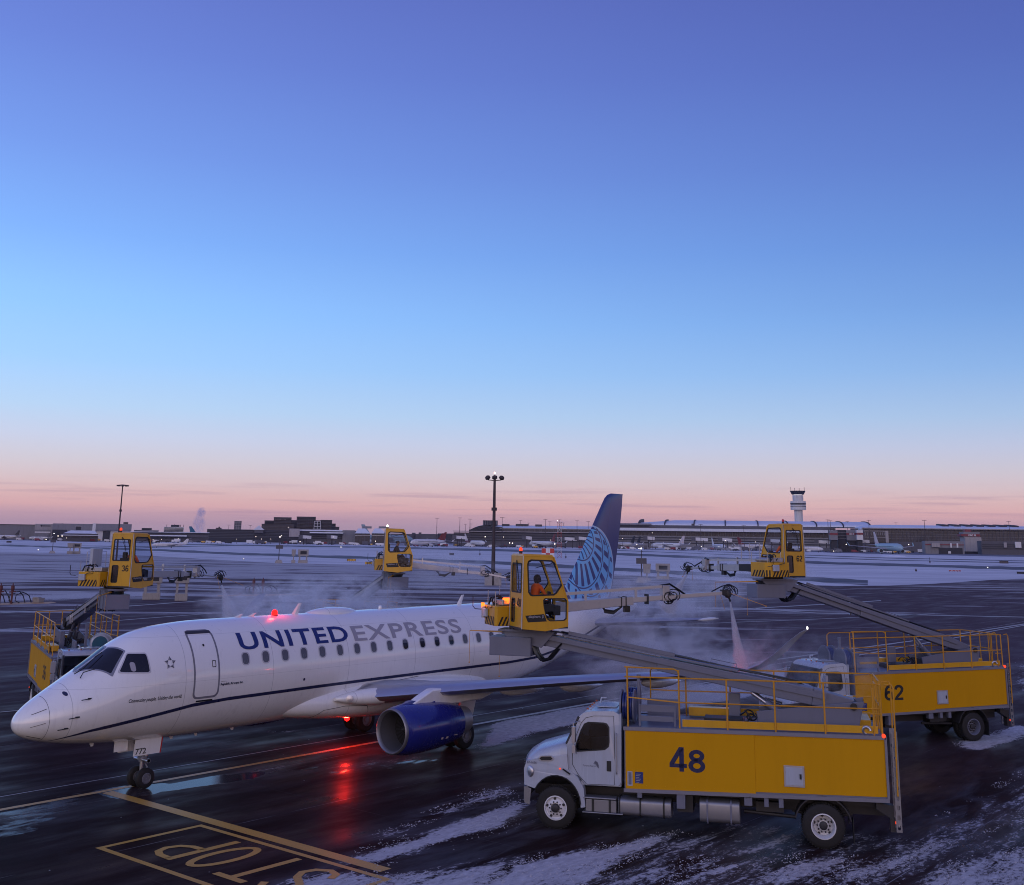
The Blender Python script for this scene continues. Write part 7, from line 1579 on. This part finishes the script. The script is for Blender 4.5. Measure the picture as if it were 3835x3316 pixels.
for u in (3555, 3579): fbox(fr, t, 'poster', u, u+6, 2036, 2052, -.8, 0, F_white)
fbox(fr, t, 'bay', 3485, 3515, 2036, 2050, -3, 0, F_conc)
fr = Frame(3760, 900, 2717); t = building('gate_pavilion', 'low grey gate block right of the pale gate tower', 'gate pavilion', fr); fbox(fr, t, 'wall', 3672, 4100, 2031, None, 0, 15, F_mid); rows(fr, t, 3674, 4100, 2040, 2062, 3, F_dark, -.4, .3); fbox(fr, t, 'white_panel', 3797, 3819, 2032, 2053, -2, 0, F_white); fbox(fr, t, 'white_panel', 3755, 3765, 2034, 2052, -2, 0, F_conc)
# control tower
fr = Frame(2995, 1600); t = building('control_tower', 'tall pale control tower with flared glass cab on the right skyline', 'control tower', fr)
k = 1600/FPX; Z = lambda v: fr.z(2995, v)
mb = MB(); mb.lathe([(0, 17*k), (Z(2000), 16*k), (Z(1960), 15*k), (Z(1915), 15*k)], (0, 0, 0), (0, 0, 1), 28); mb.build('shaft', F_white, t, smooth=40)
mb = MB(); mb.lathe([(Z(1916), 28*k), (Z(1899), 28*k)], (0, 0, 0), (0, 0, 1), 28); mb.lathe([(Z(1897), 28.5*k), (Z(1884.5), 27.5*k)], (0, 0, 0), (0, 0, 1), 28); mb.build('drum', F_white, t, smooth=40)
mb = MB(); mb.lathe([(Z(1899.2), 26.5*k), (Z(1896.8), 26.5*k)], (0, 0, 0), (0, 0, 1), 28); mb.lathe([(Z(1896), 28.8*k), (Z(1892), 28.6*k)], (0, 0, 0), (0, 0, 1), 28); mb.lathe([(Z(1904.5), 28.3*k), (Z(1902.5), 28.3*k)], (0, 0, 0), (0, 0, 1), 28); mb.build('window_band', F_dark, t, smooth=40)
mb = MB(); mb.lathe([(Z(1884.5), 18*k), (Z(1882), 19.5*k), (Z(1866), 19.5*k), (Z(1863), 19.5*k)], (0, 0, 0), (0, 0, 1), 28); mb.build('upper_shaft', F_white, t, smooth=40)
mb = MB(); mb.lathe([(Z(1863), 15*k), (Z(1860.5), 15*k)], (0, 0, 0), (0, 0, 1), 20); mb.build('sky_glow_ring', ME('painted sky glow', (.9, .85, .95), .8), t)  # emission stands in for pale sky light on this ring; no lamp here
mb = MB(); mb.lathe([(Z(1860.5), 21*k), (Z(1858), 23*k), (Z(1849), 27.5*k), (Z(1848), 27.5*k)], (0, 0, 0), (0, 0, 1), 28); mb.build('glass_cab', F_glass, t, smooth=40)
mb = MB(); mb.lathe([(Z(1848), 28*k), (Z(1847), 28*k)], (0, 0, 0), (0, 0, 1), 28); mb.build('cab_roof', F_dark, t, smooth=40)
mb = MB()
for x, v in ((-24, 1833), (-10, 1836), (6, 1837), (24, 1833)): mb.cyl((x*k, 0, Z(1847)), (x*k, 0, Z(v)), .3, n=5)
mb.build('aerial', F_mast, t)
fr = Frame(3000, 1300, 2717); t = building('tower_base_hall', 'low brown hall at the foot of the control tower', 'hall', fr); fbox(fr, t, 'wall', 2975, 3130, 1981, None, 0, 30, F_brown); fbox(fr, t, 'snowy_roof', 2972, 3060, 1978, 1981, -1, 31, F_snow)
# distant light masts
ML = [(1635, 1943, 1000), (1721, 1942, 1000), (1759, 1946.5, 1000), (1742, 1965, 1350), (1763, 1964, 1350), (1880, 1941, 900), (1949, 1951.5, 1200), (2042, 1947.5, 1000), (2059, 1956.5, 1200), (2096, 1949.5, 1050), (2110, 1961, 1300), (2161, 1953, 1000), (2203, 1955, 1050), (2625, 1967, 950), (2787, 1970, 950), (3104, 1951, 950), (3113, 1954, 1000), (3085, 1968.5, 1250), (3122, 1968.5, 1250), (3177, 1957, 1150), (3258, 1952.5, 950), (3360, 1962, 1250), (3467, 1954, 930), (3785, 1957, 930), (1979, 1961, 1300), (935, 1968, 1250), (855, 1967, 1300)]
for i, (u, vt, d) in enumerate(ML):
    p = gd(u, d); mast(u, 0, vt, 'distant thin light mast on the terminal ramp', 'flat', False, 'distant light masts along the terminal ramp', r=.30, p=p)

# ---------------------------------------------------------------- far airliners
def far_jet(label, u, d, side, th, L, tail, body=None, tip=None, belly=None, eng=True, ttail=False, name='parked_airliner', cat='airliner', ft=None):
    """side=+1 nose to image right, th = degrees the nose is turned away from us"""
    r = ray(u, 2000); a = Vector((r.x, r.y, 0)).normalized(); rt_ = Vector((a.y, -a.x, 0)); h = rt_*side*math.cos(R_(th))+a*math.sin(R_(th)); p = gd(u, d)
    t = thing(name, label, cat, p, math.atan2(h.y, h.x)); body = body or F_white
    k = L/38.0; R0 = 2.0*k; zc = 3.6*k; c = L/2
    mb = MB(); rings = []
    for x, r_, dz in ((c, .05, -.5), (c-.6*k, .7, -.35), (c-2*k, 1.35, -.2), (c-4.2*k, 1.85, -.03), (c-6*k, 2.0, 0), (-c+14*k, 2.0, 0), (-c+9*k, 1.7, .25), (-c+4*k, 1.0, .8), (-c+.5*k, .35, 1.2), (-c, .1, 1.25)):
        rings.append([(x, r_*k*math.cos(2*math.pi*i/16), zc+dz*k+r_*k*math.sin(2*math.pi*i/16)) for i in range(16)])
    mb.loft(rings); f_ = mb.build('fuselage', [body, ft or body], t, smooth=50)
    if ft:
        for q in f_.data.polygons:
            if q.center.x < -c+13*k: q.material_index = 1
    mb = MB()
    for s in (-1, 1): mb.add([(x, s*(2.04*k if abs(x) < c-6*k else 1.9*k), z) for x, z in ((c-6*k, zc+.35*k), (-c+11*k, zc+.35*k), (-c+11*k, zc+.62*k), (c-6*k, zc+.62*k))], [(0, 1, 2, 3)])
    mb.add([(c-2.3*k, -1.25*k, zc+.55*k), (c-2.3*k, 1.25*k, zc+.55*k), (c-3.3*k, 1.1*k, zc+1.15*k), (c-3.3*k, -1.1*k, zc+1.15*k)], [(0, 1, 2, 3)]); mb.build('window_row', F_dark, t, recalc=False)
    sp = L*.47
    for s in (-1, 1):
        mb = MB(); mb.loft([[(x, s*y, z) for x, z in ((xa, za), (xb, za), (xb, za+.1*k), (xa-(xa-xb)*.3, za+th_*k))] for xa, xb, y, za, th_ in ((c*.25+.0, -c*.25, 1.2*k, zc-1.2*k, .9), (-c*.02, -c*.30, 6*k, zc-.6*k, .5), (-c*.42, -c*.52, sp, zc+.6*k, .18))]); w = mb.build('wing', F_conc, t)
        mb = MB(); mb.add([(-c*.42, s*sp, zc+.6*k), (-c*.52, s*sp, zc+.6*k), (-c*.60, s*(sp+.5*k), zc+2.5*k), (-c*.56, s*(sp+.5*k), zc+2.5*k)], [(0, 1, 2, 3)]); mb.build('winglet', tip or body, t)
        zs_, xs2 = (zc+6.2*k, -c+.5*k) if ttail else (zc+1.0*k, -c+3.6*k)
        mb = MB(); mb.loft([[(xs2, s*.2*k, zs_), (xs2-3.0*k, s*.2*k, zs_), (xs2-1.5*k, s*.2*k, zs_+.35*k)], [(xs2-2.6*k, s*6*k, zs_+.5*k), (xs2-4.0*k, s*6*k, zs_+.5*k), (xs2-3.2*k, s*6*k, zs_+.6*k)]]); mb.build('stabilizer', F_conc, t)
        if ttail: mb = MB(); mb.cyl((-c+10*k, s*2.6*k, zc+.8*k), (-c+5.5*k, s*2.6*k, zc+.9*k), .85*k, .6*k, 12); mb.build('engine', body, t, smooth=50)
        else: mb = MB(); mb.cyl((c*.26, s*5.8*k, zc-1.9*k), (c*.26-3.8*k, s*5.8*k, zc-1.8*k), 1.15*k, .8*k, 14); e_ = mb.build('engine', belly or body, t, smooth=50); mb = MB(); mb.lathe([(0, .95*k), (.05, .95*k)], (c*.26+.06, s*5.8*k, zc-1.9*k), (1, 0, 0), 14); mb.build('inlet', F_dark, e_)
        mb = MB(); mb.lathe([(-.2*k, .55*k), (.2*k, .55*k)], (-1.5*k, s*3*k, .55*k), (0, 1, 0), 12); mb.cyl((-1.5*k, s*3*k, .5*k), (-1.5*k, s*3*k, zc-1.5*k), .2*k, n=6); mb.build('main_gear', F_dark, t)
    mb = MB(); mb.lathe([(-.2*k, .4*k), (.2*k, .4*k)], (c-5*k, 0, .4*k), (0, 1, 0), 12); mb.cyl((c-5*k, 0, .4*k), (c-5*k, 0, zc-1.6*k), .15*k, n=6); mb.build('nose_gear', F_dark, t)
    tp = 6.6 if ttail else 8.1
    mb = MB(); mb.loft([[(-c+7.0*k, -.02, zc+1.4*k), (-c+4*k, -.25*k, zc+1.5*k), (-c+1.0*k, 0, zc+1.2*k), (-c+4*k, .25*k, zc+1.5*k)], [(-c+1.6*k, 0, zc+tp*k), (-c+.8*k, -.1*k, zc+tp*k), (-c-.7*k, 0, zc+tp*k), (-c+.8*k, .1*k, zc+tp*k)]]); mb.build('tail_fin', tail, t)
    return t
Ft = M_('teal tail', (.015, .16, .26), .5, 0, .4, .35, .3, (.35, .5, .6, 1)); Fr = M_('dark red tail', (.16, .02, .025), .5, 0, .5, .3, .5, (.05, .02, .02, 1)); Fk = M_('black tail', (.02, .018, .025), .5, 0, .3, .3)
Fro = M_('red and black tail', (.24, .03, .02), .5, 0, .6, .4, .9, (.03, .015, .015, 1)); Fp = M_('pale teal fuselage', (.30, .42, .47), .4, 0, .1, .3, .2); Fm = M_('white tail with red mark', (.55, .50, .52), .5, 0, .2, .3, .7, (.45, .05, .06, 1))
far_jet('white airliner with teal tail below the steam plume', 792, 1300, 1, 20, 52, Ft, ft=Ft, tip=Fk)
far_jet('small white business jet on the taxiway right of cab 36', 640, 606, -1, 0, 18.5, F_white, ttail=True, name='business_jet', cat='business jet')
far_jet('small airliner with pale red tail facing us left of the hotel', 915, 1250, 1, -62, 36, Fm)
far_jet('airliner with dark red tail parked below the hotel', 1203, 1150, -1, 48, 38, Fr); far_jet('airliner with black tail second from the hotel', 1278, 1150, -1, 48, 36, Fk)
far_jet('long pale airliner with plain tail partly hidden behind others', 1335, 1180, 1, 10, 40, F_conc)
far_jet('large pale jet with red leaf tail beside the glazed pier', 1452, 1130, 1, 35, 62, Fp, body=Fp)
far_jet('white airliner with red and black tail taxiing left of the central mast', 1605, 897, -1, -42, 38, Fro, name='taxiing_airliner'); far_jet('airliner showing its red tail behind the taxiing one', 1600, 1150, -1, -30, 38, Fro)
far_jet('airliner with white and red tail by the arched hall', 1778, 1000, 1, -60, 36, Fm, ft=Fr); far_jet('airliner with dark red tail left of the lattice tower', 2030, 950, -1, 55, 38, Fr)
far_jet('airliner with black tail right of the blue tail', 2330, 1060, -1, 50, 36, Fk); far_jet('second airliner with black tail right of the blue tail', 2355, 1090, -1, 52, 36, Fk)
far_jet('white airliner with red curl on white tail', 2500, 1000, -1, 40, 38, Fm); far_jet('small airliner nose towards us left of cab 62', 2690, 1000, 1, -70, 34, F_white)
far_jet('airliner with dark red tail just left of cab 62', 2830, 960, 1, 35, 36, Fr); far_jet('white airliner nose right beyond cab 62', 3010, 880, 1, 12, 30, F_white)
far_jet('large pale teal jet facing us before the glazed hall', 3325, 830, 1, -68, 52, Fm, body=Fp)
far_jet('airliner with dark tail before the far left hangar', 20, 1050, -1, 30, 28, Fk); far_jet('dark airliner before the sign hangar', 150, 1030, -1, 35, 22, F_mid)
# service vehicles on the far ramp
kinds = []
def vehicle(kind, mat):
    t = thing('service_vehicle', 'x', 'service vehicle', (0, 0, 0), 0); L_ = {'van': 5.2, 'truck': 7.5, 'cart': 3.2}[kind]
    mb = MB()
    if kind == 'van': mb.loft([[(x, y, z) for x, z in ((-2.6, .4), (2.6, .4), (2.6, 1.1), (1.6, 1.3), (.9, 2.1), (-2.6, 2.2))] for y in (-1, 1)])
    elif kind == 'truck': mb.box(-3.7, 1.2, -1.2, 1.2, .9, 3.3); mb.box(1.4, 3.4, -1.1, 1.1, .5, 2.4)
    else: mb.box(-1.6, 1.6, -.8, .8, .4, 1.5)
    mb.build('body', mat, t)
    mb = MB()
    for x in (-L_*.3, L_*.32):
        for y in (-.95, .95): mb.cyl((x, y-.12, .42), (x, y+.12, .42), .42, n=10)
    mb.build('wheels', F_dark, t)
    mb = MB(); mb.box(L_*.18, L_*.30, -.97, .97, 1.35, 1.9) if kind != 'cart' else mb.box(-.2, .3, -.82, .82, 1.5, 1.7); mb.build('window', F_glass, t); return t
protos = [(vehicle(k_, m_), n_) for k_, m_, n_ in (('van', F_white, 'small white van'), ('truck', F_white, 'white box truck'), ('cart', F_dark, 'dark baggage cart'), ('van', F_grey, 'grey van'), ('truck', F_mid, 'grey box truck'), ('cart', F_ylw, 'yellow baggage cart'), ('van', F_redb, 'red van'))]
used = set(); rnd = random.Random(11)
zones = [(60, 420, 'before the left hangars'), (560, 1000, 'below the dark banded terminal'), (1000, 1440, 'on the ramp below the hotel'), (1520, 1980, 'by the arched hall'), (1980, 2230, 'left of the blue tail'), (2310, 2830, 'before the vaulted terminal'), (3080, 3835, 'before the right terminal')]
for z0, z1, zn in zones:
    n = int((z1-z0)/15)
    for i in range(n):
        pr_, nm = protos[rnd.choice([0, 0, 1, 2, 2, 3, 4, 5, 6, 2])]; u = rnd.uniform(z0, z1); d = rnd.uniform(900, 990) if u > 2300 else rnd.uniform(930, 1030)
        if u < 500: d = rnd.uniform(960, 1080)
        key = id(pr_)
        if key in used:
            r2 = pr_.copy(); COL.objects.link(r2)
            for ch in pr_.children: c2 = ch.copy(); COL.objects.link(c2); c2.parent = r2
        else: r2 = pr_; used.add(key)
        r2.location = gd(u, d); r2.rotation_euler = (0, 0, rnd.choice([0, 0, 1.57, .4, 2.8])+facing(u)); r2['label'] = '%s %s' % (nm, zn); r2['group'] = 'service vehicles on the far ramp'
for pr_, nm in protos:
    if id(pr_) not in used:
        for ch in list(pr_.children): bpy.data.objects.remove(ch)
        bpy.data.objects.remove(pr_)
# lit flood lamps on short poles along the ramp
LL = [(172, 2018, 1), (177, 2018, 1), (219, 2006, 2), (234, 2006, 2), (252, 2013, 1), (575, 2018, 1), (607, 2018, 1), (669, 2017, 1), (888, 2018, 1), (959, 2009, 1.3), (981, 2018, 1.2), (1015, 2018, 1), (1054, 2006, 1.5), (1078, 1977, 1.3), (1125, 2027, 1.6), (1248, 2011, 1.2), (1407, 2026, 1.4), (1566, 2040, 1.3), (1817, 2011, 1.8), (1885, 2012, 1.2), (1909, 2033, 2), (1919, 2034, 2), (2061, 2023, 1), (2078, 2037, 2.2), (2331, 2018, 1), (2385, 2040, 1.4), (2443, 1998, 1), (2547, 2023, 1.2), (2626, 2046, 1.4), (2716, 2026, 1.3), (2692, 2048, 1), (2829, 2031, 1.1), (3169, 2040, 2), (3121, 2064, 1.5), (3403, 2041, 1.8), (3461, 2037, 1), (3527, 2071, 1.3)]
for u, v, s_ in LL:
    d = 940; p = gd(u, d); z = max(.8, hz(u, v, d)); t = thing('flood_lamp', 'small lit flood lamp on the far ramp', 'flood lamp', p, facing(u), 'lit flood lamps along the far ramp')
    mb = MB(); mb.cyl((0, .3, 0), (0, .3, z), .12, n=6); mb.build('post', F_mast, t); mb = MB(); rr = .17*s_; mb.lathe([(-rr, .02), (-rr*.7, rr*.7), (0, rr), (rr*.7, rr*.7), (rr, .02)], (0, 0, z), (0, 0, 1), 10); mb.build('bulb', ME('flood lamp glow', (1, .84, .74), 5), t, smooth=60)
# snow banks heaped along the ramp
for u0, u1, vt, vb_, lb in ((3300, 3390, 2077, 2085, 'low heap of ploughed snow before the teal jet'), (2530, 2565, 2052, 2059, 'low heap of ploughed snow right of the tail'), (1780, 1830, 2034, 2041, 'low heap of ploughed snow by the arched hall')):
    p, d = atv((u0+u1)/2, vb_); k = d/FPX; w = (u1-u0)*k; H = (vb_-vt)*k; mb = MB(); rings = []
    for i in range(15):
        a = i/14; s_ = math.sin(math.pi*a)**.7 if 0 < a < 1 else .02; hh = H*s_*(.7+.5*mnoise.noise((a*5, u0, 0))); rings.append([(w*(a-.5), 4*s_*math.cos(math.pi*j/8), max(0, hh*math.sin(math.pi*j/8))) for j in range(9)])
    mb.loft(rings, cap=False, closed=False); o = mb.build('snow_heap', F_snow, None, smooth=60); o.location = p; o.rotation_euler = (0, 0, facing(u0)); tag(o, lb, 'snow heap')
# ---------------------------------------------------------------- steam, spray and air
def volmat(name, dens, col, sc, thr, fall, stretch=(1, 1, 1), emit=None, aniso=.3, falldir=None):
    m = newmat(name); oc = objc()
    r = N.new('ShaderNodeVectorMath'); r.operation = 'LENGTH'; Lk.new(oc, r.inputs[0])
    f = mth('SUBTRACT', 1.0, mth('POWER', r.outputs['Value'], fall), clamp=True)
    n = noisen(mapv(oc, (sc*stretch[0], sc*stretch[1], sc*stretch[2])), 1, 5, .6, .6)
    d = mth('MULTIPLY', mth('MULTIPLY', mth('SUBTRACT', n, thr), 1/(1-thr)*1.6, clamp=True), f)
    if falldir: d = mth('MULTIPLY', d, mth('MULTIPLY_ADD', dotv(oc, falldir), .6, .5, clamp=True))
    v = N.new('ShaderNodeVolumePrincipled'); v.inputs['Color'].default_value = col+(1,); v.inputs['Anisotropy'].default_value = aniso
    Lk.new(mth('MULTIPLY', d, dens), v.inputs['Density']); outp(v.outputs[0], True); return m
def cloud(name, label, c, r, rz, mat, tilt=0, shear=None):
    mb = MB(); rings = []
    for i in range(1, 12):
        a = math.pi*i/12; rings.append([(math.sin(a)*math.cos(2*math.pi*k/20), math.sin(a)*math.sin(2*math.pi*k/20), -math.cos(a)) for k in range(20)])
    mb.loft(rings); o = mb.build(name, mat); o.location = c; o.scale = r; o.rotation_euler = (0, tilt, rz); tag(o, label, 'steam', kind='stuff'); return o
stc = (.97, .965, .99)
# behind the fuselage, drifting from the far cab
cloud('steam', 'steam drifting behind the fuselage roof below the far cab', (17.0, 6.6, 4.3), (6.5, 2.4, 1.7), .05, volmat('steam a', 3.6, stc, 3.4, .48, 2.0, (2.0, .8, .9)))
cloud('steam', 'steam blown off the front of the far cab', (25.4, 7.8, 5.9), (3.4, 1.2, 1.3), -.7, volmat('steam b', 1.9, stc, 2.6, .45, 2.0))
cloud('steam', 'steam rising round the tail cone', (28.5, -2.6, 4.0), (4.2, 2.4, 2.3), -.3, volmat('steam c', 3.0, stc, 3.0, .47, 2.2, (1, 1, .8)))
cloud('steam', 'steam rolling under the tail and rear fuselage', (25.5, -6.0, 2.2), (5.0, 3.0, 1.9), -.5, volmat('steam d', 3.2, stc, 3.2, .48, 2.0))
cloud('steam', 'thin steam drifting right of the tail fin root', (33.5, -3.5, 5.6), (3.0, 2.0, 1.9), 0, volmat('steam e', .9, stc, 2.2, .43, 2.0))
cloud('steam', 'faint steam beyond the forward roof near the beacon', (10.8, 3.6, 5.0), (2.6, 1.2, .8), 0, volmat('steam f', 2.6, stc, 2.6, .45, 2.0))
cloud('steam', 'steam sweeping past the wingtip towards truck 62', (20.8, -14.9, 3.3), (2.2, 1.2, 1.4), -.8, volmat('steam g', .8, stc, 2.8, .47, 2.0))
cloud('steam', 'thin mist in front of the far message boards', (50, 4, 5.2), (6, 4, 2.0), -.8, volmat('steam h', .35, stc, 2.2, .44, 2.0))
# liquid sprays: fans of fine droplets
def spray(name, label, top, bot, r0, r1, mat):
    top, bot = Vector(top), Vector(bot); mb = MB(); d = bot-top
    mb.lathe([(0, r0), (.15*d.length, r0+(r1-r0)*.1), (.5*d.length, r0+(r1-r0)*.45), (d.length, r1)], (0, 0, 0), (0, 0, -1), 18)
    o = mb.build(name, mat); o.location = top; o.rotation_mode = 'QUATERNION'; o.rotation_quaternion = d.to_track_quat('-Z', 'Y'); tag(o, label, 'spray', kind='stuff'); return o
def spraymat(name, dens, slope, col=(.93, .91, .94)):
    m = newmat(name); oc = objc(); n = noisen(mapv(oc, (9, 9, 1.6)), 1, 5, .7); z = mth('MULTIPLY', dotv(oc, (0, 0, 1)), -1); rl = N.new('ShaderNodeVectorMath'); rl.operation = 'LENGTH'; Lk.new(mapv(oc, (1, 1, 0)), rl.inputs[0]); rf_ = mth('POWER', mth('SUBTRACT', 1.0, mth('DIVIDE', rl.outputs['Value'], mth('MULTIPLY_ADD', z, slope, .035)), clamp=True), 1.3)
    d = mth('MULTIPLY', mth('MULTIPLY_ADD', n, 4.0, -1.5, clamp=True), mth('MULTIPLY', rf_, dens)); v = N.new('ShaderNodeVolumePrincipled'); v.inputs['Color'].default_value = col+(1,); v.inputs['Anisotropy'].default_value = .2
    Lk.new(mth('DIVIDE', d, mth('MULTIPLY_ADD', z, 1.1, .35)), v.inputs['Density']); outp(v.outputs[0], True); return m
sm1 = spraymat('spray droplets', 60.0, .125); sm2 = spraymat('spray droplets wide', 40, .30)

NW = Matrix.Translation((9.70, -10.47, 5.0)) @ Matrix.Rotation(-.5382, 4, 'Z')
n48 = NW @ Vector((7.07, .40, .62)); spray('spray', 'pale vertical curtain of fluid falling from the nozzle of truck 48', n48, (n48.x+.5, n48.y-.1, 3.25), .03, .28, sm1)
cloud('steam', 'mist drifting right from the falling spray of truck 48', (n48.x+1.5, n48.y-.9, 3.8), (1.7, .8, 1.5), -.8, volmat('steam s', 3.6, stc, 3.4, .45, 1.6, falldir=(-1, 0, -.6)))
NW = Matrix.Translation((8.21, 8.91, 5.45)) @ Matrix.Rotation(.3407, 4, 'Z')
n36 = NW @ Vector((7.9, .40, -.2)); spray('spray', 'wide fan of spray falling from the nozzle of truck 36', n36, (n36.x+.55, n36.y-.9, 2.6), .05, 1.0, sm2)
NW = Matrix.Translation((24.91, -10.84, 6.15)) @ Matrix.Rotation(1.1696, 4, 'Z')
n62 = NW @ Vector((5.1, .40, -.05)); spray('spray', 'thin slanting spray from the nozzle of truck 62', n62, (n62.x-.9, n62.y+.6, n62.z-1.5), .03, .5, sm2)
# steam plume on the skyline and the cold air over the field
pp = gd(742, 1700); zt_ = hz(745, 1908, 1700); k = 1700/FPX
vp = volmat('plume', .35, (.75, .78, .92), 3.4, .45, 2.2, (1, 1, .7))
cloud('steam_plume', 'tall steam plume on the skyline above the teal tail', pp+Vector((0, 0, zt_*.50)), (30*k, 16*k, zt_*.42), 0, vp)
vq = volmat('plume top', .5, (.75, .78, .92), 3.4, .42, 2.2)
cloud('steam_plume', 'puffy top of the steam plume on the skyline', gd(748, 1700)+Vector((0, 0, zt_*.88)), (20*k, 14*k, zt_*.20), 0, vq)
m = newmat('cold air'); v = N.new('ShaderNodeVolumePrincipled'); v.inputs['Color'].default_value = (.80, .76, .92, 1); v.inputs['Density'].default_value = .00004; v.inputs['Anisotropy'].default_value = .2; outp(v.outputs[0], True)
mb = MB(); mb.box(-250, 2000, -900, 1650, -1.0, 92); hzb = mb.build('haze', m); hzb['kind'] = 'stuff'
